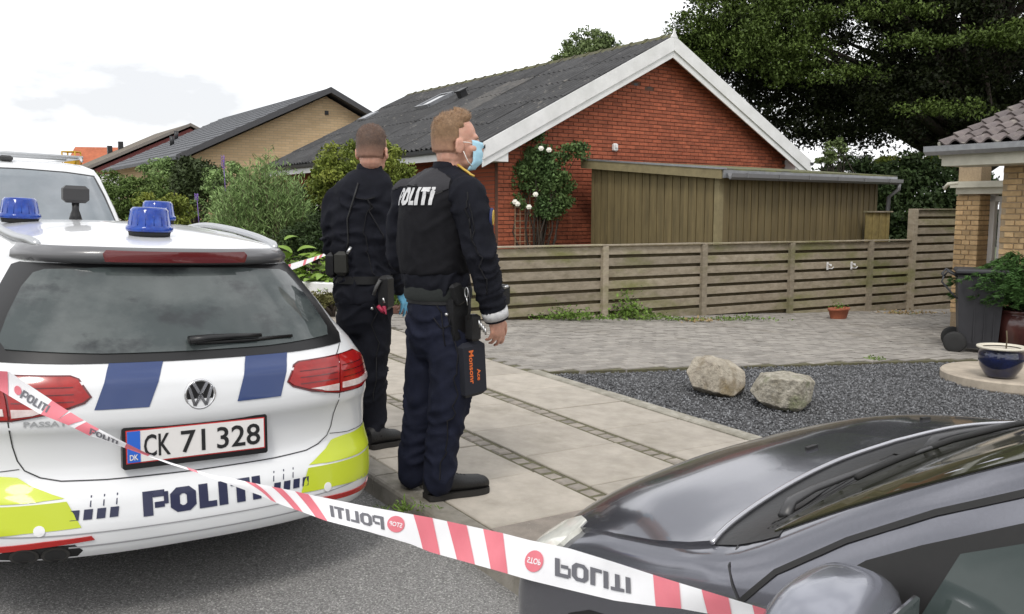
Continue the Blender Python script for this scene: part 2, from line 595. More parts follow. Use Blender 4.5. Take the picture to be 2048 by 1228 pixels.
Ft = (oct_f[None] + (np.arange(N) * 6)[:, None, None]).reshape(-1, 3)
o = link('gravel', np_mesh('gravel', Vt, Ft, m_grav)); o['kind'] = 'stuff'

# block-paved driveway
drv = struct('driveway')
mb = MB()
poly = [(4.535, 6.10), (4.70, 6.07), (9.0, back_u(9)), (12.4, back_u(12.4)), (16.6, 5.0), (16.6, 9.0), (7.0, 9.9), (6.2, 13.6), (4.535, 13.6)]
mb.prism(poly, -.12, -.012); mb.build('bedding', m_joint, drv)
px, py = .193, .097
cand = []
r = 0
u = 3.6
while u < 13.4:
    off = (r % 2) * px / 2
    v = 4.54 + px / 2 - off
    while v < 16.5:
        lim = 6.10 if v < 4.7 else back_u(v)
        top = 13.5 if v < 6.3 else 9.62 - .118 * (v - 6.9) + .25
        if u > lim + .06 and u < top and v > 4.6: cand.append((v, u))
        v += px
    u += py; r += 1
def pxsize(c):
    d = (G(c[1], c[0]) - CAM).length
    return d
def in_view(c):
    P = G(c[1], c[0]) - CAM
    z = P.dot(FW)
    return z > 0 and 0 < CXP + FPX * P.x / z < 2048
inv = [c for c in cand if in_view(c)]
inv.sort(key=pxsize)
pm = MB().box((0, 0, -.03), (px - .006, py - .006, .06), bev=.006).mesh('paver', m_paver)
near = set(inv[:300])
for c in inv[:300]:
    inst('paver', pm, drv, Matrix.Translation((c[0], c[1], rnd.uniform(-.004, .003))) @ Matrix.Rotation(rnd.uniform(-.01, .01), 4, 'Y') @ Matrix.Rotation(rnd.uniform(-.015, .015), 4, 'X'))
mb = MB()
for c in cand:
    if c in near: continue
    mb.box((c[0], c[1], -.03 + rnd.uniform(-.004, .003)), (px - .006, py - .006, .06))
mb.build('far_pavers', m_paver, drv)['kind'] = 'stuff'

# planting bed left of the red house
sheet('planting_bed', [(8.8, 4.60), (8.8, 4.5), (40, 4.5), (40, 12), (13.8, 12), (13.8, 4.6)], .0, m_soil)
# ================================================================== buildings
m_brick = pmat('red_brick', (.40, .112, .055), .85, (.30, .075, .036), 9, .15, .4, 150, rand=.2, island=.2, world=True)
m_mortar = pmat('brown_mortar', (.125, .062, .042), .95, None, 20, .2, .6, 120)
m_ybrick = pmat('yellow_brick', (.60, .42, .225), .85, (.50, .335, .17), 9, .15, .4, 150, rand=.2, island=.2, world=True)
m_ymort = pmat('tan_mortar', (.36, .275, .18), .95, None, 20, .2, .6, 120)
m_white = pmat('white_paint', (.80, .80, .80), .5, (.70, .70, .69), 1.6, .07, .1, 60, world=True)
m_offw = pmat('cream_paint', (.55, .53, .44), .6, (.46, .44, .36), 4, .08, .1, 60, world=True)
m_eternit = pmat('fibre_cement', (0.0609, 0.0609, 0.06264), .9, (0.0406, 0.0406, 0.04176), 2.2, .18, .6, 50, rand=.14, world=True, col3=(.15, .14, .125), c3scale=9, c3lo=.60, c3hi=.72)
m_moss = pmat('mossy_ridge', (.075, .068, .05), .95, (.10, .10, .04), 3, .25, .8, 40, world=True)
m_soffit = pmat('soffit', (.20, .17, .155), .7, None, 5, .12, .2, 40, world=True)
m_dark = pmat('dark_metal', (.02, .02, .022), .4)
m_zinc = pmat('zinc', (0.357, 0.3655, 0.3825), .35, (0.2805, 0.289, 0.306), 8, .08, metal=.6, world=True)
m_glassd = pmat('dark_window_glass', (.012, .014, .016), .04, coat=.6, spec=.8)
m_slate = pmat('slate_roof', (0.116, 0.12, 0.132), .75, (0.092, 0.096, 0.104), 4, .1, .5, 40, world=True)
m_olive = pmat('olive_boards', (.168, .128, .058), .75, (.128, .097, .043), 9, .18, .3, 80, rand=.13, world=True, stretch=(1, 1, .12), col3=(.10, .085, .045), c3scale=1.2, c3lo=.56, c3hi=.74)
m_felt = pmat('roof_felt', (.16, .165, .06), .95, (.11, .11, .09), 3, .25, .6, 40, world=True)
m_trimo = pmat('olive_trim', (.24, .20, .105), .7, (.19, .155, .08), 4, .1, .2, 60, world=True)
m_barge = pmat('dark_fascia', (.035, .032, .03), .7)
m_rboards = pmat('dark_red_boards', (.15, .034, .032), .7, (.12, .027, .026), 3, .1, world=True)
m_orange = pmat('orange_tiles', (.46, .135, .06), .8, (.36, .10, .045), 2, .1, .5, 20, world=True)
m_brownroof = pmat('brown_roof', (.16, .135, .10), .85, (.12, .10, .08), 2, .1, .4, 20, world=True)
m_tile = pmat('clay_tile', (0.15, 0.1237, 0.1162), .75, (0.1087, 0.09, 0.09), 5, .15, .4, 60, rand=.2, world=True, col3=(.26, .24, .20), c3scale=6, c3lo=.58, c3hi=.7)

def brick_tex(name, c1, c2, mort, sc):
    if name in MATS: return MATS[name]
    m = pmat(name, c1, .9)
    n, l = m.node_tree.nodes, m.node_tree.links
    t = n.new('ShaderNodeTexCoord'); mp = n.new('ShaderNodeMapping')
    mp.inputs['Rotation'].default_value = (math.pi / 2, 0, 0)
    bt = n.new('ShaderNodeTexBrick')
    bt.inputs['Color1'].default_value = (*c1, 1); bt.inputs['Color2'].default_value = (*c2, 1); bt.inputs['Mortar'].default_value = (*mort, 1)
    bt.inputs['Scale'].default_value = 1.0; bt.inputs['Brick Width'].default_value = .24; bt.inputs['Row Height'].default_value = .075; bt.inputs['Mortar Size'].default_value = .006
    l.new(t.outputs['Object'], mp.inputs['Vector']); l.new(mp.outputs['Vector'], bt.inputs['Vector'])
    l.new(bt.outputs['Color'], n['Principled BSDF'].inputs['Base Color'])
    bp = n.new('ShaderNodeBump'); bp.inputs['Strength'].default_value = .6; bp.inputs['Distance'].default_value = .006
    l.new(bt.outputs['Fac'], bp.inputs['Height']); bp.invert = True; l.new(bp.outputs['Normal'], n['Principled BSDF'].inputs['Normal'])
    return m
m_tanwall = brick_tex('tan_brick_wall', (.66, .49, .29), (.58, .42, .24), (.46, .36, .24), 1)

# ---------------------------------------------------------------- red brick house
A0 = at(1157, 420, 15.9); A0.z = 0
HM = hframe(A0)
house = empty('brick_house', HM, 'red brick bungalow with white bargeboards and dark corrugated roof behind the fence', 'house')
RX, RZ, EXL, EXR, EZ, LEN = 2.43, 4.86, -2.12, 7.02, 2.58, 10.9
WL, WR = -1.62, 6.55
sl = (RZ - EZ) / (RX - EXL)
def rz(x): return RZ - abs(x - RX) * (RZ - EZ) / ((RX - EXL) if x < RX else (EXR - RX))
def gable_outline(x0, x1, zb, drop):
    return [(x0, zb), (x1, zb), (x1, rz(x1) - drop), (RX, RZ - drop), (x0, rz(x0) - drop)]
mb = MB()
mb.prism(gable_outline(WL + .01, WR - .01, -.6, .10), .312, .42, axis='y')
mb.build('gable_wall', m_mortar, house)
mb = MB()
for x in (WL + .05, WR - .05): mb.box((x, LEN / 2 + .2, 1.0), (.10, LEN - .45, 3.2))
mb.box(((WL + WR) / 2, LEN - .3, 1.0), (WR - WL - .2, .1, 3.2))
mb.build('side_wall', brick_tex('red_brick_wall', (.34, .08, .035), (.27, .06, .026), (.13, .07, .05), 1), house)
# bricks of the gable
BL, BH, BJ = .236, .062, .0115
def brick_mesh(L, mat, name='brick', H=BH):
    s = MB()
    e = .003
    V = [(-L/2, 0, 0), (L/2, 0, 0), (L/2, 0, H), (-L/2, 0, H), (-L/2 + e, -.014, e), (L/2 - e, -.014, e), (L/2 - e, -.014, H - e), (-L/2 + e, -.014, H - e)]
    s.add(V, [(4, 5, 6, 7), (0, 1, 5, 4), (1, 2, 6, 5), (2, 3, 7, 6), (3, 0, 4, 7)])
    return s.mesh(name, mat)
bfull, bhalf = brick_mesh(BL, m_brick), brick_mesh(BL / 2 - BJ / 2, m_brick)
bl = []
z = -.3; r = 0
VENTS = [(1.72, 3.97), (2.1, 3.97)]
while z < 4.7:
    x = WL + (0 if r % 2 == 0 else BL / 2 + BJ / 2)
    if r % 2 and z + BH < rz(WL) - .08: bl.append((WL + BL / 4 - BJ / 4, z, 1))
    while x + BL < WR + .02:
        c = x + BL / 2
        if z + BH < rz(c) - .08 + .02:
            if not any(abs(c - vx) < .11 and abs(z + BH / 2 - vz) < .05 for vx, vz in VENTS): bl.append((c, z, 0))
        x += BL + BJ
    z += BH + BJ; r += 1
vis = [b for b in bl if b[1] > .75 and (b[1] > 2.35 + b[0] * .0 or b[0] < .1)]
vis.sort(key=lambda b: b[0] + (0 if b[0] < .1 else 3))
keepers = set(vis[:300])
for b in vis[:300]:
    inst('brick', bhalf if b[2] else bfull, house, Matrix.Translation((b[0], .312 + rnd.uniform(-.002, .002), b[1])))
mb = MB()
for b in bl:
    if b in keepers: continue
    L = BL if not b[2] else BL / 2 - BJ / 2
    e = .003; y = .312 + rnd.uniform(-.002, .002)
    V = [(-L/2, 0, 0), (L/2, 0, 0), (L/2, 0, BH), (-L/2, 0, BH), (-L/2 + e, -.014, e), (L/2 - e, -.014, e), (L/2 - e, -.014, BH - e), (-L/2 + e, -.014, BH - e)]
    mb.add([(p[0] + b[0], p[1] + y, p[2] + b[1]) for p in V], [(4, 5, 6, 7), (0, 1, 5, 4), (1, 2, 6, 5), (2, 3, 7, 6), (3, 0, 4, 7)])
mb.build('far_bricks', m_brick, house)['kind'] = 'stuff'
for vx, vz in VENTS:
    MB().box((vx, .34, vz), (.10, .06, .06)).build('air_vent', m_dark, house)
# corrugated sheets
def corr_mesh(Ly, Ls, name, mat, lam=.177, amp=.024):
    n = int(round(Ly / lam * 6)); P = []
    for j in (0, 1):
        P.append([(j * Ls, i * Ly / n, amp * math.sin(2 * math.pi * i * Ly / n / lam) + (.012 if j == 0 else 0)) for i in range(n + 1)])
    s = MB(); s.grid(P); s.grid([[(p[0], p[1], p[2] - .008) for p in P[1]], [(p[0], p[1], p[2] - .008) for p in P[0]]])
    s.grid([P[0], [(p[0], p[1], p[2] - .02) for p in P[0]]], smooth=False)
    return s.mesh(name, mat)
for side in (0, 1):
    e = Vector((EXL, 0, EZ)) if side == 0 else Vector((EXR, 0, EZ))
    t = Vector((RX, 0, RZ))
    d = (t - e); SL = d.length; d.normalize()
    yv = Vector((0, 1, 0)); nv = d.cross(yv) if side == 0 else yv.cross(d)
    nv = nv if nv.z > 0 else -nv
    R = Matrix(((d.x, 0, nv.x, 0), (d.y, 1, nv.y, 0), (d.z, 0, nv.z, 0), (0, 0, 0, 1)))
    if side == 0:
        ns, sheetL = 5, SL / 5
        cm = corr_mesh(1.062, sheetL + .06, 'roof_sheet', m_eternit)
        cm2 = corr_mesh(1.062, sheetL + .06, 'roof_sheet', pmat('newer_sheet', (0.112, 0.105, 0.098), .9, (0.07, 0.07, 0.07), 3, .15, .5, 50, world=True))
        for i in range(ns):
            for k in range(10):
                p = e + d * (i * sheetL - .03) + Vector((0, .02 + k * 1.09 + rnd.uniform(-.006, .006), 0)) + nv * (.075 + .004 * (k % 2) + rnd.uniform(-.004, .006))
                inst('roof_sheet', cm2 if (i, k) in ((3, 3), (2, 3)) else cm, house, Matrix.Translation(p) @ R @ Matrix.Rotation(rnd.uniform(-.004, .004), 4, 'Z'))
    else:
        link('roof_slope', corr_mesh(10.9, SL, 'roof_slope', m_eternit), house, Matrix.Translation(e + nv * .07) @ R)
    mb = MB(); mb.prism([(-.02, -.08), (SL, -.08), (SL, .03), (-.02, .03)], .05, LEN - .1, axis='y')
    mb.build('roof_deck', m_soffit, house, Matrix.Translation(e) @ R)
    # bargeboards, two steps
    for (yy, dz0, dz1, nm) in ((-.03, -.20, .085, 'bargeboard'), (.0, -.335, -.18, 'bargeboard')):
        mb = MB()
        ang = d.z / d.x if abs(d.x) > 1e-6 else 0
        if side == 0:
            q = [(EXL - .03, rz(EXL) - .03 * sl + dz0), (RX - .002, RZ + dz0), (RX - .002, RZ + dz1), (EXL - .03, rz(EXL) - .03 * sl + dz1)]
        else:
            q = [(RX + .002, RZ + dz0), (EXR + .03, EZ - .03 * sl + dz0), (EXR + .03, EZ - .03 * sl + dz1), (RX + .002, RZ + dz1)]
        mb.prism(q, yy, yy + .028, axis='y')
        mb.build(nm, m_white, house)
    x = EXL - .06 if side == 0 else EXR + .06
    mb = MB(); mb.box((x + (.05 if side == 0 else -.05), LEN / 2, EZ - .10), (.03, LEN - .1, .16)); mb.build('fascia', m_white, house)
    g = [(x - .06, EZ + .03), (x - .055, EZ - .03), (x, EZ - .055), (x + .05, EZ - .03), (x + .055, EZ + .03), (x + .05, EZ + .03), (x, EZ - .04), (x - .05, EZ + .03)]
    mb = MB(); mb.prism(g, -.05, LEN - .05, axis='y'); mb.build('gutter', m_dark, house)
    # eave box at the gable end
    xs = (EXL + .02, WL + .02) if side == 0 else (WR - .02, EXR - .02)
    mb = MB(); mb.prism([(xs[0], EZ - .24), (xs[1], EZ - .24), (xs[1], rz(xs[1]) - .16), (xs[0], rz(xs[0]) - .16)], .02, .40, axis='y'); mb.build('eave_box', m_white, house)
mb = MB()
mb.prism([(RX - .14, RZ + .03), (RX, RZ + .13), (RX + .14, RZ + .03), (RX + .12, RZ + .01), (RX, RZ + .09), (RX - .12, RZ + .01)], .0, LEN, axis='y')
for k in range(23):
    y = .25 + k * .46
    mb.prism([(RX - .16, RZ + .035), (RX, RZ + .15), (RX + .16, RZ + .035), (RX + .13, RZ + .0), (RX, RZ + .1), (RX - .13, RZ + .0)], y, y + .06 + rnd.random() * .05, axis='y')
mb.build('ridge_cap', m_moss, house)
mb = MB(); mb.prism([(RX - .09, RZ + .05), (RX + .09, RZ + .05), (RX + .03, RZ + .13), (RX, RZ + .23), (RX - .03, RZ + .13)], -.035, .0, axis='y'); mb.build('finial', m_white, house)
# roof light, vent hood, pale streaks of replaced sheets
dL = Vector((RX - EXL, 0, RZ - EZ)); dL.normalize(); nL = dL.cross(Vector((0, 1, 0))); nL = nL if nL.z > 0 else -nL
RL = Matrix(((dL.x, 0, nL.x, 0), (dL.y, 1, nL.y, 0), (dL.z, 0, nL.z, 0), (0, 0, 0, 1)))
def on_left(x, y, lift=0): return Matrix.Translation(Vector((x, y, rz(x))) + nL * (.1 + lift)) @ RL
f = MB()
for (c, d_) in (((0, -.3, .03), (.8, .06, .09)), ((0, .3, .03), (.8, .06, .09)), ((-.4, 0, .03), (.06, .66, .09)), ((.4, 0, .03), (.06, .66, .09))): f.box(c, d_)
rl = f.build('roof_light', m_zinc, house, on_left(1.02, 6.85))
MB().box((0, 0, .035), (.74, .54, .04)).build('pane', m_glassd, rl)
f = MB(); f.box((0, 0, .03), (.5, .5, .05)); f.build('roof_light', m_zinc, house, on_left(.8, 10.2))
f = MB(); f.box((0, 0, .10), (.3, .3, .25)); f.box((.02, 0, .26), (.42, .42, .05))
f.build('vent_hood', m_dark, house, on_left(.98, 5.45) @ Matrix.Scale(.62, 4))
# side windows under the left eave
for (y, wv) in ((4.2, 1.6), (7.4, 1.8)):
    fr = MB()
    for zz in (.72, 2.05): fr.box((WL - .02, y, zz), (.08, wv, .07))
    for yy in (-wv / 2, 0, wv / 2): fr.box((WL - .02, y + yy, 1.385), (.08, .07, 1.26))
    w_ = fr.build('window', m_white, house)
    MB().box((WL - .005, y, 1.385), (.02, wv - .07, 1.26)).build('pane', m_glassd, w_)
lb = MB(); lb.box((1.15, .27, 2.72), (.11, .05, .15), bev=.02); lb.box((1.15, .235, 2.74), (.06, .03, .06))
tag(lb.build('wall_box', m_white, None, HM), 'small white box mounted on the red brick gable above the shed roof', 'wall box')

# ---------------------------------------------------------------- shed in front of the gable
S0 = at(1437, 420, 13.3); S0.z = 0
SM = hframe(S0)
shed = empty('garden_shed', SM, 'low olive brown board shed with flat sloping roof against the red gable', 'shed')
def roofz(y): return 2.09 + y * .088
SD, SW = 3.2, 4.35
bw = .088
bm = {}
k = 0
y = .0
while y < SD - .3:
    top = roofz(y + .05)
    mb = MB(); mb.box((0, 0, (top - .45) / 2), (.020 if k % 2 else .027, bw - .009, top + .45))
    mb.build('board', m_olive, shed, Matrix.Translation((-.005 if k % 2 else -.012, y + bw / 2 + .09, 0)))
    y += bw; k += 1
me1 = MB().box((0, 0, .8), (bw - .009, .018, 2.5)).mesh('board', m_olive)
me2 = MB().box((0, 0, .8), (bw - .009, .026, 2.5)).mesh('board', m_olive)
x = .06; k = 0
while x < SW:
    inst('board', me1 if k % 2 else me2, shed, Matrix.Translation((x + bw / 2, -.005 if k % 2 else -.012, 0))); x += bw; k += 1
mb = MB(); mb.box((.01, .01, .82), (.10, .10, 2.52)); mb.build('corner_board', m_trimo, shed)
mb = MB(); mb.box((SW / 2 + .05, SD / 2, .8), (SW - .12, SD - .25, 2.4)); mb.build('inner_wall', m_barge, shed)
mb = MB(); mb.prism([(-.16, roofz(-.16)), (SD - .05, roofz(SD - .05)), (SD - .05, roofz(SD - .05) + .06), (-.16, roofz(-.16) + .06)], -.12, SW + .42, axis='x'); mb.build('roof', m_felt, shed)
mb = MB(); mb.prism([(-.16, roofz(-.16) - .10), (SD - .05, roofz(SD - .05) - .10), (SD - .05, roofz(SD - .05) + .045), (-.16, roofz(-.16) + .045)], -.15, -.122, axis='x'); mb.build('fascia', m_trimo, shed)
mb = MB(); mb.prism([(-.19, roofz(-.19) + .046), (SD - .05, roofz(SD - .05) + .046), (SD - .05, roofz(SD - .05) + .075), (-.19, roofz(-.19) + .075)], -.165, -.05, axis='x'); mb.build('roof_trim', m_zinc, shed)
mb = MB(); mb.box((SW / 2 + .13, -.175, 2.05), (SW + .5, .025, .12)); mb.build('fascia', m_zinc, shed)
gp = [(-.30, 2.06), (-.295, 2.0), (-.25, 1.965), (-.205, 2.0), (-.20, 2.06), (-.206, 2.06), (-.25, 1.975), (-.294, 2.06)]
mb = MB(); mb.prism(gp, -.05, SW + .4, axis='x')
for q in range(6): mb.box((.3 + q * .8, -.25, 2.03), (.02, .12, .07))
gt = mb.build('gutter', pmat('grey_gutter', (.16, .16, .165), .4), shed)
mb = MB(); mb.tube([(SW + .33, -.25, 1.98), (SW + .33, -.25, 1.88), (SW + .30, -.08, 1.74), (SW + .30, -.04, -.3)], .038)
mb.build('downpipe', pmat('grey_gutter', (.16, .16, .165)), shed)

# ---------------------------------------------------------------- fence in front of the shed
m_fence = pmat('fence_wood', (.34, .292, .222), .85, (.25, .21, .15), 6, .14, .4, 80, rand=.17, world=True, stretch=(1, 1, 2.2), col3=(.185, .18, .075), c3scale=.9, c3lo=.50, c3hi=.66)
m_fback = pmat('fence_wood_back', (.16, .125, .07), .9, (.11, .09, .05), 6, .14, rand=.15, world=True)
F0 = Vector((1.267, 11.9, 0)); FD = Vector((.865, .502, 0)).normalized(); FN = Vector((-FD.y, FD.x, 0))
FM = Matrix(((FD.x, FN.x, 0, F0.x), (FD.y, FN.y, 0, F0.y), (0, 0, 1, 0), (0, 0, 0, 1)))
def fgz(t):
    p = F0 + FD * t
    return gz(p.x, p.y)
def ftop(t): return 1.008 - .0065 * t
fence = empty('fence', FM, 'low weathered board fence with horizontal planks and green algae, in front of the shed', 'fence')
POSTS = [-2.5, -1.8, 0, 1.84, 3.72, 5.67, 6.77]
pmesh = MB().box((0, 0, 0), (.095, .06, 1.75), bev=.006).mesh('post', m_fence)
for t in POSTS[:-1]: inst('post', pmesh, fence, Matrix.Translation((t, -.055, ftop(t) - .875 - .01)))
boards = {}
for a, b in zip(POSTS[:-1], POSTS[1:]):
    L = b - a - .012
    g = min(fgz(a), fgz(b))
    fm = MB().box((0, 0, 0), (L, .02, .112), bev=.003).mesh('board', m_fence)
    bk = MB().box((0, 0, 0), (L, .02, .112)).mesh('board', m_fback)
    i = 0
    z = ftop((a + b) / 2) - .075
    while z > g - .02:
        tilt = Matrix.Rotation(.004 + rnd.uniform(-.003, .003), 4, 'Y')
        inst('board', fm, fence, Matrix.Translation(((a + b) / 2, -.022 + rnd.uniform(-.003, .003), z)) @ tilt @ Matrix.Rotation(rnd.uniform(-.03, .03), 4, 'X'))
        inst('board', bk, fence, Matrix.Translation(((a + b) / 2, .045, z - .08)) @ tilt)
        z -= .1585; i += 1
    cp = MB().box((0, 0, 0), (L + .01, .13, .022), bev=.003).build('cap_board', m_fence, fence, Matrix.Translation(((a + b) / 2, -.01, ftop((a + b) / 2) + .004)) @ Matrix.Rotation(.004, 4, 'Y'))
tall = empty('fence', FM, 'taller plank fence section joining the yellow brick house', 'fence')
MB().box((0, 0, 0), (.12, .12, 2.1), bev=.006).build('post', m_fence, tall, Matrix.Translation((6.82, -.03, .46)))
fm = MB().box((0, 0, 0), (1.9, .02, .112), bev=.003).mesh('board', m_fence)
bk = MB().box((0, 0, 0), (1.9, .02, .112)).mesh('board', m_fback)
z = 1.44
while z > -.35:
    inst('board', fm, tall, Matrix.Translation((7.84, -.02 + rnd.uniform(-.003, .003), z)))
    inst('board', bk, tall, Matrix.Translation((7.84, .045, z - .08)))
    z -= .1585
MB().box((0, 0, 0), (2.0, .13, .022)).build('cap_board', m_fence, tall, Matrix.Translation((7.80, -.01, 1.515)))
scr = empty('board_screen', FM, 'short screen of upright yellowish boards between the shed and the tall fence', 'screen')
m_yel = pmat('yellow_boards', (.27, .21, .075), .8, (.2, .15, .055), 10, .1, rand=.15, world=True)
for k in range(7):
    MB().box((0, 0, 0), (.088, .022, 2.0), bev=.003).build('board', m_yel, scr, Matrix.Translation((6.20 + k * .095, .45 + (k % 2) * .012, .46)))
MB().box((0, 0, 0), (.72, .09, .025)).build('cap_board', m_fence, scr, Matrix.Translation((6.50, .45, 1.47)))
for (pxl, pyl) in ((1655, 532), (1703, 531)):
    r = ray(pxl, pyl)
    tt = ((F0 - FN * .055) - CAM).dot(FN) / r.dot(FN)
    p = CAM + r * tt
    h = MB()
    h.box((0, .0, 0), (.03, .02, .13)); h.tube([(0, -.01, .03), (-.02, -.09, .03), (-.05, -.11, .0), (-.075, -.1, .035)], .008); h.tube([(0, -.01, -.04), (.02, -.08, -.04), (.04, -.09, -.01)], .008)
    M = FM.copy(); M.translation = p
    tag(h.build('fence_hook', m_white, None, M), 'white metal hook on the plank fence, %s' % ('further from the tall post' if pxl < 1680 else 'nearer to the tall post'), 'hook', 'hooks on the plank fence')

# ---------------------------------------------------------------- yellow brick house on the right
def gp_(u, v): return G(u, v)
Y0 = G(5.36, 11.45); gy = Y0.z
YM = hframe(Vector((Y0.x, Y0.y, gy)))           # local x away from the driveway, y along the road, z up from its ground
yh = empty('brick_house', YM, 'yellow brick house with brown pantile roof at the right behind the pots', 'house')
mb = MB(); mb.box((.06 + .012, -4.0, 1.15), (.12, 8.0, 3.1)); mb.box((4, -.06, 1.15), (7.9, .12, 3.1)); mb.build('wall', m_ymort, yh)
ybl = {}
YL, YH_, YJ = .112, .062, .012
def ybrick(L):
    if L not in ybl:
        e = .003
        V = [(0, -L/2, 0), (0, L/2, 0), (0, L/2, YH_), (0, -L/2, YH_), (-.014, -L/2 + e, e), (-.014, L/2 - e, e), (-.014, L/2 - e, YH_ - e), (-.014, -L/2 + e, YH_ - e)]
        ybl[L] = MB().add(V, [(7, 6, 5, 4), (4, 5, 1, 0), (5, 6, 2, 1), (6, 7, 3, 2), (7, 4, 0, 3)]).mesh('brick', m_ybrick)
    return ybl[L]
z = .45; r = 0
rest = MB()
while z < 2.55:
    y = 0.0 if r % 2 == 0 else -.06
    while y > -2.6:
        L = .112 if (r % 2) else .236
        c = y - L / 2
        if c > -.95: inst('brick', ybrick(L), yh, Matrix.Translation((.012 + rnd.uniform(-.002, .002), c, z)))
        else:
            e = .003
            rest.add([(.012, c - L/2, z), (.012, c + L/2, z), (.012, c + L/2, z + YH_), (.012, c - L/2, z + YH_), (-.002, c - L/2 + e, z + e), (-.002, c + L/2 - e, z + e), (-.002, c + L/2 - e, z + YH_ - e), (-.002, c - L/2 + e, z + YH_ - e)], [(7, 6, 5, 4), (4, 5, 1, 0), (5, 6, 2, 1), (6, 7, 3, 2), (7, 4, 0, 3)])
        y -= L + YJ
    z += YH_ + YJ; r += 1
rest.build('far_bricks', m_ybrick, yh)['kind'] = 'stuff'
# roof: wavy pantiles on the side towards the driveway
YE, YRISE = 2.52, .30
ysl = Vector((1, 0, YRISE)).normalized(); yn = Vector((-YRISE, 0, 1)).normalized()
RY = Matrix(((ysl.x, 0, yn.x, 0), (0, 1, 0, 0), (ysl.z, 0, yn.z, 0), (0, 0, 0, 1)))
tm = MB()
P = []
tw, tl = .205, .37
for j in (0, 1):
    P.append([(j * tl * 1.08, tw * i / 10, .032 * math.cos(2 * math.pi * i / 10 * 1.0) + (.03 if j == 0 else 0)) for i in range(11)])
tm.grid(P); tm.grid([P[0], [(p[0] + .004, p[1], p[2] - .022) for p in P[0]]], smooth=False)
tme = tm.mesh('roof_tile', m_tile)
for i in range(10):
    for k in range(16):
        p = Vector((-.62, .52 - tw * (k + 1), YE + .02)) + ysl * (i * tl) + yn * (.04 + rnd.uniform(-.004, .004))
        inst('roof_tile', tme, yh, Matrix.Translation(p) @ RY)
mb = MB(); mb.prism([(0, -.06), (9, -.06), (9, .02), (0, .02)], -8.0, .5, axis='y'); mb.build('roof_deck', m_barge, yh, Matrix.Translation((-.60, 0, YE)) @ RY)
mb = MB(); mb.prism([(0, -.12), (4, -.12), (4, .09), (0, .09)], .505, .54, axis='y'); mb.build('bargeboard', m_offw, yh, Matrix.Translation((-.60, 0, YE)) @ RY)
mb = MB(); mb.box((-.56, -3.75, YE - .12), (.03, 8.5, .17)); mb.build('fascia', m_offw, yh)
mb = MB(); mb.box((-.30, -3.75, YE - .20), (.56, 8.45, .02)); mb.build('soffit', m_offw, yh)
g = [(-.74, YE + .04), (-.735, YE - .03), (-.68, YE - .075), (-.61, YE - .05), (-.60, YE + .04), (-.61, YE + .04), (-.67, YE - .062), (-.73, YE + .04)]
mb = MB(); mb.prism(g, -8, .66, axis='y'); mb.build('gutter', m_zinc, yh)
# set-back entrance with pillar, flat canopy and white door
def yloc(u, v):
    d = G(u, v) - Vector((Y0.x, Y0.y, gy))
    return d.dot(VH), d.dot(UH)
x1, y1 = yloc(6.75, 13.0); x0, y0 = yloc(6.40, 13.0)
bx = x0
mb = MB(); mb.box((bx + .16, (y0 + y1) / 2, .9), (.30, y1 - y0 - .02, 3.0)); mb.build('pillar_core', m_ymort, yh)
z = .2; r = 0
while z < 1.92:
    L = (y1 - y0 - 2 * YJ) / 3 if r % 2 == 0 else (y1 - y0 - YJ) / 2
    for q in range(3 if r % 2 == 0 else 2):
        inst('brick', ybrick(round(L, 4)), yh, Matrix.Translation((bx + .01, y0 + L / 2 + q * (L + YJ), z)))
    z += YH_ + YJ; r += 1
ye = {}
z = .2; r = 0
bs_ = MB()
e = .003
bs_.add([(-.145, 0, 0), (.145, 0, 0), (.145, 0, YH_), (-.145, 0, YH_), (-.142, -.014, e), (.142, -.014, e), (.142, -.014, YH_ - e), (-.142, -.014, YH_ - e)], [(4, 5, 6, 7), (0, 1, 5, 4), (1, 2, 6, 5), (2, 3, 7, 6), (3, 0, 4, 7)])
bsm = bs_.mesh('brick', m_ybrick)
while z < 1.92:
    inst('brick', bsm, yh, Matrix.Translation((bx + .16, y0 + .01, z))); z += YH_ + YJ
mb = MB(); mb.box((bx + .40, y0 - .56, 2.04), (1.0, 1.75, .10)); mb.box((bx + .38, y0 - .58, 2.13), (1.1, 1.9, .09)); mb.build('canopy', m_offw, yh)
dr = MB().box((bx + .36, y0 - .55, .85), (.05, .86, 2.1), bev=.01).build('door', m_white, yh)
f = MB()
for yy in (-.04, -1.06): f.box((bx + .35, y0 + yy, .9), (.10, .07, 2.2))
f.box((bx + .35, y0 - .55, 1.92), (.10, 1.09, .08)); f.build('door_frame', m_white, yh)
mb = MB(); mb.tube([(bx + .30, y0 - .22, .78), (bx + .26, y0 - .22, .78), (bx + .26, y0 - .34, .78)], .012); mb.build('handle', m_zinc, dr)
f = MB(); f.tube([(bx - .15, y1 - .10, 2.15), (bx - .15, y1 + .06, 2.14), (bx - .15, y1 + .12, 2.07)], .03); f.build('spout', m_offw, yh)

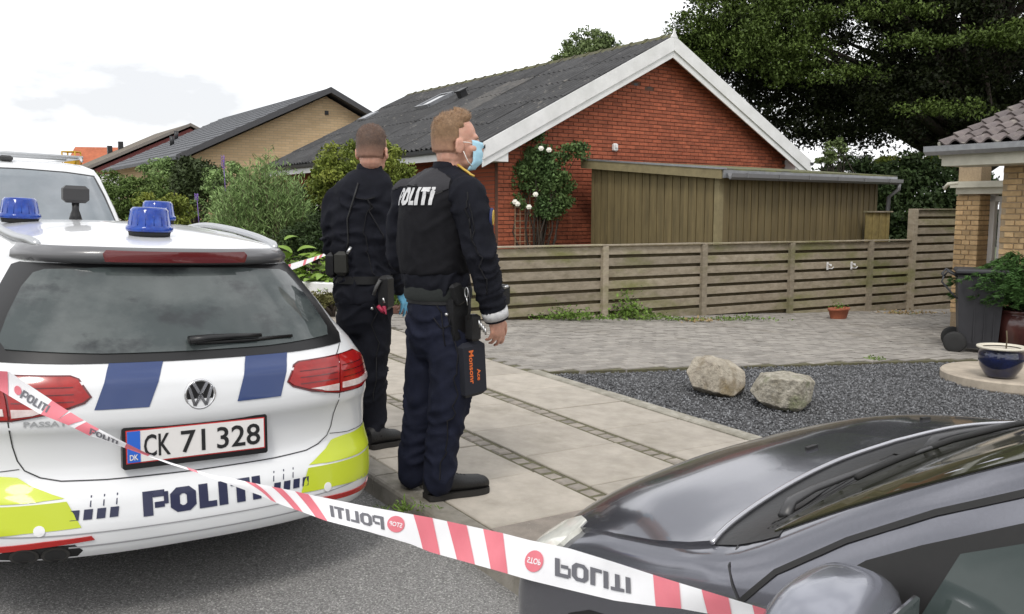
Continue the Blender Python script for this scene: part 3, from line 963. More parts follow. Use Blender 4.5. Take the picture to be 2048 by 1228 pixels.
# ---------------------------------------------------------------- houses further up the road
def far_house(M, label, apex, half, eave, length, wall_m, roof_m, barge_m, over=.35, bh=.05):
    h = empty('house', M, label, 'house')
    zr = apex
    def q(x): return zr - abs(x) * (zr - eave) / half
    mb = MB(); w_ = half - .5
    mb.prism([(-w_, -1.5), (w_, -1.5), (w_, q(w_) - .12), (0, zr - .12), (-w_, q(w_) - .12)], over, length - .3, axis='y'); mb.build('wall', wall_m, h)
    for s in (-1, 1):
        mb = MB()
        th = .10
        pts = [(s * half, eave), (0, zr), (0, zr + th), (s * half, eave + th)]
        if s > 0: pts = pts[::-1]
        mb.prism(pts, .0, length, axis='y')
        mb.build('roof', roof_m, h)
        bp = [(s * (half + .02), eave - bh), (s * .002, zr - bh), (s * .002, zr + th + .02), (s * (half + .02), eave + th + .02)]
        if s > 0: bp = bp[::-1]
        mb = MB(); mb.prism(bp, -.04, -.005, axis='y'); mb.build('bargeboard', barge_m, h)
    return h, q
P2 = at(667, 420, 26); g2 = gz(P2.x, P2.y); P2.z = 0
h2, q2 = far_house(hframe(P2), 'tan brick bungalow with grey slate roof beyond the shrubs, next to the red house', 5.06, 4.55, 2.88, 10.4, m_tanwall, m_slate, pmat('slate_edge', (.075, .075, .08), .7))
MB().box((.0, .34, 4.45), (.12, .04, .12)).build('air_vent', m_dark, h2)
for (x, y) in ((-2.1, 9.4), (-3.0, 6.5)):
    MB().tube([(x, y, q2(x) + .05), (x, y, q2(x) + .40)], .075).build('vent_pipe', m_dark, h2)
# slate courses stand a little proud
mb = MB()
for k in range(1, 15):
    x = -4.55 + k * .31
    zz = q2(x) + .10
    mb.box((x, 5.2, zz + .006), (.03, 10.38, .018))
mb.build('slate_courses', m_slate, h2)
fr = MB(); fr.box((-4.02, 2.5, 1.6), (.06, 1.6, 1.3)); w2 = fr.build('window', m_white, h2); MB().box((-4.045, 2.5, 1.6), (.03, 1.4, 1.1)).build('pane', m_glassd, w2)
P3 = at(388, 420, 39.5); P3.z = 0
h3, q3 = far_house(hframe(P3), 'house with dark red boarded gable and brown roof, far up the road', 5.35, 4.6, 3.15, 6.6, m_rboards, m_brownroof, pmat('grey_edge', (.20, .18, .165), .7), .06, .02)
mb = MB(); mb.box((-2.6, .02, 1.75), (2.8, .06, 2.6)); mb.build('white_wall', m_white, h3)
for (x, y) in ((-2.3, 6.2), (-1.9, 5.6)):
    MB().box((x, y, q3(x) + .25), (.22, .22, .42)).build('chimney', m_dark, h3)
P4 = at(158, 420, 54); P4.z = 0
h4, q4 = far_house(Matrix.Translation(P4) @ Matrix.Rotation(math.radians(-80), 4, 'Z'), 'house with orange tiled roof, furthest up the road', 5.35, 3.4, 3.3, 9, m_offw, m_orange, m_white)
MB().box((-.5, 4.6, q4(.5) + .3), (.4, .4, .7)).build('chimney', m_dark, h4)
# work platform
P5 = at(144, 332, 46)
wp = empty('work_platform', upright(P5), 'small yellow work platform cage beside the orange roof', 'work platform')
m_yl = pmat('yellow_steel', (.55, .33, .02), .5)
mb = MB()
for (x, y) in ((-.35, -.3), (.35, -.3), (-.35, .3), (.35, .3)): mb.tube([(x, y, 0), (x, y, .75)], .04, 6)
for zz in (.05, .4, .75):
    mb.tube([(-.35, -.3, zz), (.35, -.3, zz), (.35, .3, zz), (-.35, .3, zz), (-.35, -.3, zz)], .04, 6)
mb.build('cage', m_yl, wp)
MB().box((0, 0, .2), (.6, .5, .35)).build('basket', m_yl, wp)
MB().tube([(0, 0, 0), (.2, 1.5, -1.3), (.0, 2.5, -4.5)], .12).build('boom', m_yl, wp)
# ================================================================== police estate car (local x right, y forward, z up)
m_carw = pmat('white_car_paint', (0.741, 0.7505, 0.76), .28, None, 2, 0, coat=.7, spec=.5)
m_seam = pmat('panel_gap', (.03, .03, .032), .6)
m_glassr = pmat('tinted_rear_glass', (.052, .064, .064), .05, (.095, .108, .106), 1.6, .10, coat=.25, spec=.5, stretch=(1.6, 1, 3.0), lo=.42, hi=.58, col3=(.035, .04, .042), c3scale=2.4, c3lo=.52, c3hi=.62)  # pale and dark blotches stand for reflections in the pane
m_black = pmat('black_trim', (0.0072, 0.0072, 0.0078), .35, spec=.5)
m_rubber = pmat('rubber', (.018, .018, .018), .75)
m_red = pmat('red_lens', (.36, .010, .008), .18, (.26, .006, .006), 14, .12, coat=.35)
m_redd = pmat('dark_red_lens', (0.112, 0.0056, 0.007), .15, coat=.8)
m_redb = pmat('brake_lens', (.12, .010, .012), .2, coat=.6)
m_clear = pmat('clear_lens', (.70, .62, .60), .15, (.55, .42, .40), 18, .1, coat=.8)
m_chrome = pmat('chrome', (.75, .75, .76), .12, metal=1.0)
m_blue = pmat('blue_foil', (0.0225, 0.0465, 0.15), .35, coat=.4)
m_navy = pmat('navy_foil', (0.0128, 0.016, 0.056), .4, coat=.3)
m_lime = pmat('lime_foil', (0.504, 0.588, 0.021), .4, coat=.3)
m_refl = pmat('red_reflector', (.42, .014, .012), .25, coat=.5)
m_silver = pmat('silver_rail', (.50, .51, .52), .35, metal=.75)
m_beac = pmat('blue_beacon', (0.0075, 0.04125, 0.315), .10, (0.0135, 0.075, 0.4125), 22, .2, coat=.5, trans=.25, ior=1.35)
m_under = pmat('underbody', (.012, .012, .012), .9)
m_pwhite = pmat('plate_white', (.74, .72, .70), .35, coat=.3)
m_pred = pmat('plate_red', (.55, .03, .03), .4)
m_pblue = pmat('plate_blue', (.02, .12, .55), .4)
m_ink = pmat('black_ink', (.008, .008, .009), .5)
m_decal = pmat('white_foil', (.80, .80, .80), .4)

PCM = gframe(3.079, .828, -KERB)
pc = empty('police_car', PCM, 'white police estate car with blue beacons, blue stripes and lime bumper blocks', 'police car')
BC = np.array([[.285, .05], [.30, .014], [.375, .0], [.40, .0], [.50, .028], [.535, .062], [.575, .088], [.68, .088], [.725, .066], [.745, .052], [.80, .052], [.895, .078], [.93, .112], [.955, .13], [1.03, .185], [1.12, .255], [1.22, .335], [1.285, .385], [1.296, .345], [1.31, .328], [1.335, .335], [1.352, .38], [1.368, .52], [1.384, .78], [1.396, 1.05], [1.402, 1.35]])
WC = np.array([[.285, .80], [.30, .832], [.45, .845], [.65, .848], [.80, .835], [.90, .815], [.955, .785], [1.03, .725], [1.12, .672], [1.22, .602], [1.285, .556], [1.31, .540], [1.335, .515], [1.352, .485], [1.368, .43], [1.384, .33], [1.396, .20], [1.402, .05]])
WS = np.array([[.285, .82], [.45, .868], [.65, .872], [.85, .86], [.955, .835], [1.12, .745], [1.285, .645], [1.335, .605], [1.352, .575], [1.368, .52], [1.384, .41], [1.396, .25], [1.402, .06]])   # half width further forward
FC = np.array([[.285, 4.35], [.30, 4.50], [.50, 4.53], [.65, 4.46], [.75, 4.25], [.85, 3.75], [.90, 3.50], [.955, 3.38], [1.12, 3.05], [1.285, 2.72], [1.335, 2.60], [1.352, 2.52], [1.368, 2.38], [1.384, 2.15], [1.396, 1.9], [1.402, 1.6]])
def pc_ring(c):
    b0 = np.interp(c, BC[:, 0], BC[:, 1]); w = np.interp(c, WC[:, 0], WC[:, 1]); ws = np.interp(c, WS[:, 0], WS[:, 1]); f = np.interp(c, FC[:, 0], FC[:, 1])
    Lc = min(.5, (f - b0) * .35)
    half = []
    for q in np.linspace(0, math.pi / 2, 26):
        x = math.sin(q) ** (2 / 2.6); y = 1 - math.cos(q) ** (2 / 2.6)
        half.append((w * x, b0 + Lc * y))
    y0 = b0 + Lc
    y1 = f - min(.6, (f - b0) * .3)
    for t in np.linspace(.05, 1, 16):
        y = y0 + (y1 - y0) * t
        half.append((w + (ws - w) * math.sin(min(t * 1.6, 1) * math.pi / 2), y))
    for q in np.linspace(math.pi / 2, 0, 10)[1:]:
        half.append((ws * math.sin(q) ** (2 / 3.0), f - (f - y1) * (1 - math.cos(q) ** (2 / 3.0))))
    ring = [(-x, y, c) for x, y in half[::-1]][:-1] + [(x, y, c) for x, y in half]
    return ring
levels = sorted(set(list(BC[:, 0]) + [.34, .44, .47, .62, .77, .85, .87, .99, 1.075, 1.17, 1.255]))
mb = MB()
P = [pc_ring(c) for c in levels]
mb.grid(P, smooth=True)
n = len(P[0])
mb.add(P[-1], [list(range(n))], 0, True)
mb.add(P[0], [list(range(n))[::-1]], 0, False)
body_me = mb.mesh('body', m_carw)
bmm = bmesh.new(); bmm.from_mesh(body_me); bmesh.ops.recalc_face_normals(bmm, faces=bmm.faces); bmm.to_mesh(body_me); bmm.free()
for e in body_me.polygons: e.use_smooth = True
link('body', body_me, pc)
R = Drape(body_me, 1, 1)        # from behind: (x, z)
T = Drape(body_me, 2, -1)       # from above: (x, y)
SDR = Drape(body_me, 0, -1)     # from the right side: (y, z)
SDL = Drape(body_me, 0, 1)
def sym(p): return [(-x, z) for x, z in p][::-1]

# rear window: black surround, then the pane
frame = [(-.655, .958), (-.40, .952), (0, .950), (.40, .952), (.655, .958), (.672, .99), (.645, 1.06), (.585, 1.18), (.535, 1.262), (.51, 1.274), (.30, 1.2795), (0, 1.280), (-.30, 1.2795), (-.51, 1.274), (-.535, 1.262), (-.585, 1.18), (-.645, 1.06), (-.672, .99)]
R.patch(frame, .004, .022, .004).build('window_surround', m_black, pc)
pane = [(-.585, .992), (-.3, .980), (0, .978), (.3, .980), (.585, .992), (.60, 1.02), (.565, 1.10), (.515, 1.19), (.475, 1.238), (.44, 1.252), (.25, 1.266), (0, 1.268), (-.25, 1.266), (-.44, 1.252), (-.475, 1.238), (-.515, 1.19), (-.565, 1.10), (-.60, 1.02)]
R.patch(pane, .009, .03, .004).build('rear_window', m_glassr, pc)
R.patch([(-.255, 1.3065), (.255, 1.3065), (.262, 1.318), (.25, 1.3315), (-.25, 1.3315), (-.262, 1.318)], .017, .03, .006).build('brake_light', m_redb, pc)
# wiper
wp_ = MB()
pts = []
for (a, c) in ((-.01, 1.003), (.06, 1.008), (.16, 1.010), (.26, 1.008)):
    h, nr = R.hit(a, c); pts.append(h + nr * .032)
wp_.tube(pts, [.024, .02, .014, .011], 8, flat=.7)
pts = []
for (a, c) in ((.02, 1.000), (.2, 1.0), (.40, 1.003)):
    h, nr = R.hit(a, c); pts.append(h + nr * .016)
wp_.tube(pts, [.009, .009, .006], 6)
wp_.build('rear_wiper', m_black, pc)
# tail lights, each of a lid half and a body half
tl_in = [(.352, .848), (.372, .832), (.45, .806), (.52, .789), (.582, .780), (.588, .845), (.602, .914), (.50, .912), (.408, .911), (.385, .903)]
tl_out = [(.590, .780), (.66, .776), (.735, .776), (.790, .790), (.800, .845), (.760, .895), (.715, .916), (.65, .918), (.610, .915), (.596, .845)]
for s in (1, -1):
    f = (lambda p: p) if s > 0 else sym
    tlr = R.patch(f([(.345, .848), (.368, .826), (.45, .799), (.582, .773), (.735, .769), (.798, .785), (.806, .85), (.765, .90), (.715, .923), (.60, .921), (.405, .918), (.38, .908)]), .0035, .03, .004).build('tail_light', m_redd, pc)
    R.patch(f(tl_in), .009, .03, .007).build('lens', m_red, tlr)
    R.patch(f(tl_out), .009, .03, .007).build('lens', m_red, tlr)
    R.patch(f([(.44, .812), (.52, .795), (.579, .787), (.581, .812), (.52, .812)]), .0125, .025, .004).build('reversing_lamp', m_clear, tlr)
    R.patch(f([(.60, .794), (.70, .790), (.78, .798), (.785, .815), (.70, .812), (.603, .814)]), .0125, .025, .004).build('indicator_lamp', m_clear, tlr)
    lm = MB()
    for zz in (.838, .862, .886): R.line(f([(.40, zz - .004), (.58, zz - .006)]), .0035, .0105, mb=lm)
    for zz in (.838, .862, .886): R.line(f([(.61, zz - .006), (.78, zz - .008)]), .0035, .0105, mb=lm)
    lm.build('light_strip', m_redd, tlr)
# panel gaps and creases
g = MB()
R.line([(-.592, .772), (-.588, .74), (-.578, .68), (-.565, .63), (-.545, .595), (-.50, .568), (-.44, .555), (-.3, .549), (0, .546), (.3, .549), (.44, .555), (.50, .568), (.545, .595), (.565, .63), (.578, .68), (.588, .74), (.592, .772)], .0045, .0022, mb=g)
for s in (1, -1):
    R.line([(s * .60, .918), (s * .625, .938), (s * .645, .956)], .004, .002, mb=g)
    R.line([(s * .56, .600), (s * .66, .585), (s * .78, .58)], .003, .002, mb=g)
g.build('panel_gaps', m_seam, pc)
# blue stripes, lime blocks, lettering, bars
R.patch([(.143, .797), (.315, .799), (.372, .962), (.199, .961)], .003, .018).build('blue_stripe', m_blue, pc)
R.patch(sym([(.167, .803), (.341, .804), (.278, .964), (.100, .962)]), .003, .018).build('blue_stripe', m_blue, pc)
for s in (1, -1):
    f = (lambda p: p) if s > 0 else sym
    l = MB()
    R.patch(f([(.39, .409), (.56, .401), (.70, .385), (.80, .372), (.842, .40), (.845, .45), (.84, .488), (.70, .484), (.58, .489), (.43, .497)]), .003, .02, mb=l)
    R.patch(f([(.435, .505), (.58, .496), (.70, .491), (.84, .495), (.842, .55), (.83, .575), (.70, .572), (.61, .575), (.565, .570), (.53, .545), (.47, .518)]), .003, .02, mb=l)
    l.build('lime_block', m_lime, pc)
    R.patch(f([(.35, .363), (.50, .350), (.65, .333), (.80, .318), (.835, .335), (.80, .340), (.65, .354), (.50, .370), (.36, .377)]), .006, .03, .005).build('reflector', m_refl, pc)
    q = [(.513 + .017 * math.cos(t), .407 + .030 * .6 * math.sin(t)) for t in np.linspace(0, 2 * math.pi, 14)[:-1]]
    R.patch(f(q), .005, .02, .004).build('parking_sensor', m_decal, pc)
qs, wd = word('POLITI', .32)
x0, x1 = -.195, .228
R.quads(qs, lambda x, y: (x0 + x / wd * (x1 - x0), .420 + y * .082 + .0), .003, .04).build('lettering', m_navy, pc)
bset = {1: MB(), -1: MB()}
for k in range(4):
    for s in (1, -1):
        bars = bset[s]
        a = .276 + k * .0405
        if s > 0: R.patch([(a - .0, .4325), (a + .027, .4325), (a + .032, .466), (a + .005, .466)], .003, .04, mb=bars)
        else: R.patch(sym([(a, .4325), (a + .027, .4325), (a + .022, .466), (a - .005, .466)]), .003, .04, mb=bars)
    if k < 3:
        for s in (1, -1):
            a = .279 + k * .0405
            R.line([(s * a, .473), (s * a + .006, .508)], .004, .003, mb=bset[s])
for s in (1, -1): tag(bset[s].build('stripe_bars', m_navy, pc), kind='stuff')
# plate
pl = MB(); pl.prism([(-.252, -.078), (.252, -.078), (.258, -.072), (.258, .064), (.252, .070), (-.252, .070), (-.258, .064), (-.258, -.072)], -.008, .02, axis='y')
plate = pl.build('number_plate', m_black, pc, Matrix.Translation((.003, .066, .662)) @ Matrix.Rotation(math.radians(-7), 4, 'X'))
def flat(poly, y): return [(p[0], y, p[1]) for p in poly]
q = MB(); q.add(flat([(-.247, -.058), (.247, -.058), (.247, .060), (-.247, .060)], -.0105), [(0, 1, 2, 3)]); q.build('plate_border', m_pred, plate)
q = MB(); q.add(flat([(-.243, -.054), (.243, -.054), (.243, .056), (-.243, .056)], -.0125), [(0, 1, 2, 3)]); q.build('plate_face', m_pwhite, plate)
q = MB(); q.add(flat([(-.243, -.054), (-.200, -.054), (-.200, .056), (-.243, .056)], -.0145), [(0, 1, 2, 3)]); q.build('country_strip', m_pblue, plate)
def put_text(name, txt, x0, x1, z0, h, y, mat, parent, bold=.0):
    V, Tt = text_tris(txt, bold)
    xs = [v[0] for v in V]; ys = [v[1] for v in V]
    k = (x1 - x0) / (max(xs) - min(xs)); kz = h / (max(ys) - min(ys))
    q = MB(); q.add([(x0 + (v[0] - min(xs)) * k, y, z0 + (v[1] - min(ys)) * kz) for v in V], Tt)
    me = q.mesh(name, mat)
    if me.polygons[0].normal.y > 0: me.flip_normals()
    return link(name, me, parent)
for t_, a_, b_ in (('CK', -.188, -.098), ('71', -.062, .024), ('328', .066, .228)): put_text('plate_number', t_, a_, b_, -.040, .080, -.0145, m_ink, plate, .012)
put_text('country_code', 'DK', -.236, -.208, -.046, .020, -.0165, m_pwhite, plate, .02)
R.patch([(-.535, 1.284), (-.30, 1.2865), (.30, 1.2865), (.535, 1.284), (.532, 1.31), (.505, 1.338), (.3, 1.3425), (-.3, 1.3425), (-.505, 1.338), (-.532, 1.31)], .006, .011).build('spoiler_face', pmat('grey_spoiler', (.125, .125, .13), .3, coat=.4), pc)
# maker's badge and model name
bd = empty('badge', Matrix.Identity(4), None, None); bd.parent = pc
h, nr = R.hit(.009, .833)
bd.matrix_local = Matrix.Translation(h + nr * .002) @ Matrix.Rotation(math.radians(-4), 4, 'X')
rr = .052
q = MB(); q.tube([(math.cos(t) * rr, 0, math.sin(t) * rr) for t in np.linspace(0, 2 * math.pi, 33)], .0052, 8, caps=False); q.build('ring', m_chrome, bd)
q = MB(); q.add([(math.cos(t) * rr, -.001, math.sin(t) * rr) for t in np.linspace(0, 2 * math.pi, 32, endpoint=False)], [list(range(32))]); q.build('badge_face', m_black, bd)
def stroke(mb, pts, w_, y0, y1):
    for a, b in zip(pts[:-1], pts[1:]):
        a, b = Vector((a[0], a[1])), Vector((b[0], b[1])); d = (b - a).normalized(); n_ = Vector((-d.y, d.x)) * w_ / 2
        mb.prism([tuple(a + n_), tuple(a - n_), tuple(b - n_), tuple(b + n_)], y0, y1, axis='y')
q = MB()
stroke(q, [(-.024, .043), (-.004, .006), (.004, .006), (.024, .043)], .0105, -.006, -.001)
stroke(q, [(-.040, .028), (-.020, -.040), (0, -.003), (.020, -.040), (.040, .028)], .0105, -.0062, -.001)
q.build('emblem', m_chrome, bd)
V, Tt = text_tris('PASSAT', .02)
xs = [v[0] for v in V]; kx = .125 / (max(xs) - min(xs))
R.tris(V, Tt, lambda x, y: (-.548 + (x - min(xs)) * kx, .755 + y * .026), .004).build('model_name', m_silver, pc)
# bumper creases shaded by grey lines, valance, exhausts
g = MB()
R.line([(-.80, .392), (-.5, .388), (0, .386), (.5, .388), (.80, .392)], .004, .003, mb=g)
R.line([(-.45, .340), (0, .338), (.45, .340)], .006, .003, mb=g)
g.build('bumper_crease_shade', pmat('crease_shade', (.30, .30, .31), .5), pc)  # shade of the creases drawn as thin grey strips
R.patch([(-.66, .287), (-.40, .287), (-.385, .325), (-.41, .349), (-.52, .350), (-.60, .343), (-.64, .32)], .003, .04, .003).build('exhaust_recess', m_under, pc)  # dark patch stands for the shaded hollow; the body is not cut
for a in (-.555, -.465):
    el = lambda r: [(a + r * 1.25 * math.cos(t), .319 + r * .8 * math.sin(t)) for t in np.linspace(0, 2 * math.pi, 19)[:-1]]
    ep = R.patch(el(.034), .008, .02, .006).build('exhaust_pipe', pmat('dark_steel', (.06, .058, .055), .4, None, 10, .2, metal=.7), pc)  # pipe end in dark steel, slightly uneven in tone
    R.patch(el(.026), .0095, .02, .0).build('pipe_mouth', m_under, ep)
mb = MB(); mb.box((0, 2.4, .245), (1.2, 3.9, .10)); mb.build('underbody', m_under, pc)
# side glass, wheels
for D_, s in ((SDR, 1), (SDL, -1)):
    wq = D_.patch([(.95, .985), (3.05, .965), (2.62, 1.25), (2.1, 1.305), (1.2, 1.30), (.85, 1.22), (.80, 1.08)], .003, .08, .003)
    wq.build('side_window', m_glassd, pc)
    gm_ = MB()
    for y in (1.25, 2.15): D_.line([(y, .30), (y, .96)], .005, .002, mb=gm_)
    gm_.build('door_gap', m_seam, pc)
    for y in (1.02, 3.62):
        q = MB(); q.lathe([(.20, -.10), (.30, -.10), (.315, -.07), (.315, .07), (.30, .10), (.20, .10)], 28)
        wm = Matrix.Translation((s * .70, y, .315)) @ Matrix.Rotation(math.pi / 2, 4, 'Y')
        wh = q.build('wheel', m_rubber, pc, wm)
        q = MB(); q.lathe([(.0, -.09), (.2, -.09), (.205, .09), (.0, .085)], 20); q.build('rim', m_silver, wh)
        D_.patch([(y + .36 * math.cos(t), .315 + .36 * math.sin(t)) for t in np.linspace(-.35, math.pi + .35, 16)], .003, .08).build('wheel_arch', m_under, pc)
# roof rails
for s in (1, -1):
    pts = []
    for y, x, up in ((.56, .455, .002), (.64, .475, .010), (.8, .505, .017), (1.05, .53, .021), (1.5, .545, .022), (2.0, .545, .022), (2.4, .53, .008)):
        h, nr = T.hit(s * x, y)
        pts.append((h.x, h.y, h.z + up))
    pts = catmull(pts, 24)
    q = MB(); q.tube([tuple(p) for p in pts], [.012] + [.017] * 22 + [.012], 8); q.build('roof_rail', m_silver, pc)
# beacons: one at the rear of the roof, two further forward; and a lamp on a stalk between them
def beacon(x, y):
    h, nr = T.hit(x, y)
    b = empty('beacon', Matrix.Identity(4), None, None); b.parent = pc; b.matrix_local = Matrix.Translation(h - Vector((0, 0, .004))) @ Matrix.Diagonal((.96, .96, .86, 1))
    q = MB(); q.lathe([(.0, 0), (.082, 0), (.085, .018), (.088, .024), (.0, .024)], 28); q.build('beacon_base', m_rubber, b)
    q = MB(); q.lathe([(.0, .0245), (.094, .0245), (.096, .034), (.094, .048), (.088, .051), (.076, .128), (.070, .134), (.066, .139), (.0, .141)], 36); q.build('dome', m_beac, b)
    q = MB()
    for k in range(16):
        t = 2 * math.pi * k / 16
        q.tube([(.086 * math.cos(t), .086 * math.sin(t), .055), (.0755 * math.cos(t), .0755 * math.sin(t), .122)], .0028, 5)
    q.build('dome_rib', m_beac, b)
beacon(-.03, .70); beacon(-.41, 1.72); beacon(.24, 1.78)
h, nr = T.hit(-.10, 2.2)
q = MB(); q.tube([h - Vector((0, 0, .01)), h + Vector((0, 0, .03)), h + Vector((0, 0, .06)), h + Vector((0, 0, .10))], [.038, .028, .018, .02], 10)
lp = q.build('lamp_stalk', m_black, pc)
q = MB(); q.box((h.x, h.y, h.z + .145), (.13, .075, .095), bev=.018); q.build('lamp_housing', pmat('charcoal_plastic', (.035, .034, .035), .5), lp)
# ================================================================== dark grey car in front (local x right, y forward, z up)
m_carg = pmat('grey_metallic_paint', (.185, .187, .212), .15, (.175, .177, .20), 120, .03, metal=.75, coat=.42, spec=.5)
m_wind = pmat('windscreen_glass', (.028, .030, .018), .06, (.045, .045, .026), 1.2, .2, spec=.22, stretch=(1, .15, 1))  # olive tone and streaks stand for trees reflected in the glass
m_sideg = pmat('greenish_side_glass', (0.051, 0.066, 0.063), .05, (0.036, 0.051, 0.048), 3.0, .1, spec=.45)
m_lampw = pmat('headlight_lens', (.86, .86, .80), .15, (.76, .76, .68), 16, .12, coat=1.0)
m_trimd = pmat('dark_trim_plastic', (0.012, 0.0114, 0.0108), .5, None, 30, .1)
m_cowl = pmat('cowl_plastic', (0.0096, 0.0096, 0.0102), .45, None, 40, .15, .3, 60)
m_mirror = pmat('mirror_sky_paint', (0.272, 0.28, 0.32), .26, None, 3, 0, metal=.6, coat=.6)  # body paint made paler to stand in for reflected sky
ROLL = math.asin(.11 / 1.44)
DM = gframe(1.0, 2.17, -.055, math.radians(-3), ROLL)
dc = empty('parked_car', DM, 'dark grey metallic car in front, half on the kerb, with its bonnet towards the pavement', 'car')
ST = {   # y: half section from the middle of the top outwards and down
 .885: [(0, .42), (.25, .42), (.45, .415), (.60, .40), (.66, .38), (.68, .36), (.68, .33), (.66, .30), (.62, .26), (.5, .22)],
 .87: [(0, .545), (.25, .545), (.48, .535), (.64, .51), (.71, .48), (.735, .44), (.735, .36), (.72, .30), (.68, .24), (.55, .19)],
 .83: [(0, .655), (.26, .65), (.50, .635), (.67, .605), (.755, .565), (.785, .50), (.785, .40), (.77, .31), (.73, .23), (.6, .18)],
 .77: [(0, .735), (.27, .73), (.52, .708), (.69, .665), (.785, .615), (.815, .54), (.82, .42), (.80, .32), (.76, .23), (.6, .18)],
 .70: [(0, .80), (.27, .794), (.53, .762), (.70, .706), (.795, .655), (.828, .57), (.832, .44), (.815, .32), (.77, .23), (.6, .18)],
 .60: [(0, .856), (.27, .848), (.54, .810), (.715, .746), (.80, .695), (.835, .60), (.84, .45), (.82, .32), (.78, .23), (.6, .18)],
 .45: [(0, .909), (.28, .901), (.54, .862), (.725, .800), (.805, .735), (.838, .63), (.845, .46), (.825, .32), (.78, .23), (.6, .18)],
 .30: [(0, .932), (.28, .924), (.545, .890), (.735, .834), (.81, .778), (.84, .66), (.845, .47), (.828, .33), (.78, .23), (.6, .18)],
 .18: [(0, .946), (.28, .938), (.55, .905), (.735, .864), (.812, .815), (.842, .68), (.846, .48), (.83, .33), (.78, .23), (.6, .18)],
 .10: [(0, .954), (.28, .946), (.55, .918), (.735, .890), (.814, .84), (.843, .69), (.846, .48), (.83, .33), (.78, .23), (.6, .18)],
 .02: [(0, .985), (.28, .975), (.56, .948), (.728, .922), (.816, .858), (.843, .70), (.846, .48), (.83, .33), (.78, .23), (.6, .18)],
 -.17: [(0, 1.092), (.28, 1.088), (.55, 1.070), (.705, 1.042), (.80, .895), (.843, .72), (.846, .48), (.83, .33), (.78, .23), (.6, .18)],
 -.37: [(0, 1.206), (.28, 1.202), (.53, 1.188), (.690, 1.160), (.79, .93), (.843, .74), (.846, .48), (.83, .33), (.78, .23), (.6, .18)],
 -.55: [(0, 1.305), (.27, 1.302), (.52, 1.288), (.672, 1.255), (.79, .94), (.843, .75), (.846, .48), (.83, .33), (.78, .23), (.6, .18)],
 -.75: [(0, 1.410), (.27, 1.408), (.50, 1.395), (.645, 1.355), (.79, .95), (.843, .76), (.846, .48), (.83, .33), (.78, .23), (.6, .18)],
 -1.0: [(0, 1.485), (.27, 1.482), (.48, 1.468), (.620, 1.415), (.79, .96), (.843, .76), (.846, .48), (.83, .33), (.78, .23), (.6, .18)],
 -1.5: [(0, 1.515), (.27, 1.512), (.48, 1.498), (.615, 1.445), (.79, .96), (.843, .76), (.846, .48), (.83, .33), (.78, .23), (.6, .18)],
 -2.2: [(0, 1.48), (.27, 1.477), (.47, 1.462), (.60, 1.41), (.78, .97), (.838, .76), (.84, .48), (.82, .33), (.78, .23), (.6, .18)],
 -2.55: [(0, 1.36), (.27, 1.357), (.46, 1.34), (.58, 1.30), (.73, .97), (.80, .76), (.81, .48), (.79, .33), (.75, .23), (.6, .18)],
 -2.75: [(0, 1.0), (.27, 1.0), (.45, .995), (.60, .98), (.69, .92), (.75, .74), (.76, .48), (.75, .33), (.72, .23), (.6, .18)],
 -2.82: [(0, .6), (.25, .6), (.4, .6), (.5, .58), (.6, .56), (.66, .52), (.68, .44), (.67, .36), (.64, .3), (.55, .26)]}
ys = sorted(ST, reverse=True)
ctl = np.array([catmull(ST[y], 46) for y in ys])
yarr = []
fine = []
for i in range(len(ys) - 1):
    k = 4
    for j in range(k): fine.append(i + j / k)
fine.append(len(ys) - 1)
m_ = len(ys) * 0
allc = np.concatenate([ctl, np.array(ys)[:, None, None] * np.ones((1, ctl.shape[1], 1))], axis=2)   # a, c, y
flatc = allc.reshape(len(ys), -1)
sm = catmull(flatc, (len(ys) - 1) * 4 + 1).reshape(-1, ctl.shape[1], 3)
P = []
for row in sm:
    h = [(p[0], p[2], p[1]) for p in row]
    P.append([(-x, y, z) for x, y, z in h[::-1]][:-1] + h)
mb = MB()
mb.grid(P, smooth=True)
mb.add(P[0], [list(range(len(P[0])))]); mb.add(P[-1], [list(range(len(P[0])))[::-1]])
for i in range(len(P) - 1): mb.add([P[i][0], P[i][-1], P[i + 1][-1], P[i + 1][0]], [(0, 1, 2, 3)])
dme = mb.mesh('body', m_carg)
bmm = bmesh.new(); bmm.from_mesh(dme); bmesh.ops.remove_doubles(bmm, verts=bmm.verts, dist=1e-5); bmesh.ops.recalc_face_normals(bmm, faces=bmm.faces); bmm.to_mesh(dme); bmm.free()
link('body', dme, dc)
T2 = Drape(dme, 2, -1); L2 = Drape(dme, 0, 1); F2 = Drape(dme, 1, -1); RR2 = Drape(dme, 0, -1)
def cowl_b(a): a = abs(a); return .195 - .06 * (a / .76) ** 2 - .035 * (a / .76) ** 8
aa = np.linspace(-.745, .745, 31)
hood = [(a, cowl_b(a)) for a in aa] + [(.755, .17), (.762, .27), (.758, .42), (.735, .62), (.70, .70), (.5, .745), (.25, .765), (0, .77), (-.25, .765), (-.5, .745), (-.70, .70), (-.735, .62), (-.758, .42), (-.762, .27), (-.755, .17)]
T2.patch(hood, .010, .035, .022).build('bonnet', m_carg, dc)
be = []
for a in np.linspace(-.75, .75, 41):
    h, nr = T2.hit(a, cowl_b(a) + .004); be.append(h + nr * .007)
MB().tube(be, .006, 8).build('bonnet_edge', pmat('edge_highlight_paint', (.42, .42, .45), .25, metal=.7, coat=1.0), dc)  # paler rim colour stands in for the sky highlight along the edge
gl = lambda a: .085 - .11 * (a / .72) ** 2
cowl = [(a, cowl_b(a) + .012) for a in np.linspace(-.75, .75, 25)] + [(a, gl(a) - .02) for a in np.linspace(.735, -.735, 25)]
T2.patch(cowl, .0025, .03).build('cowl', m_cowl, dc)
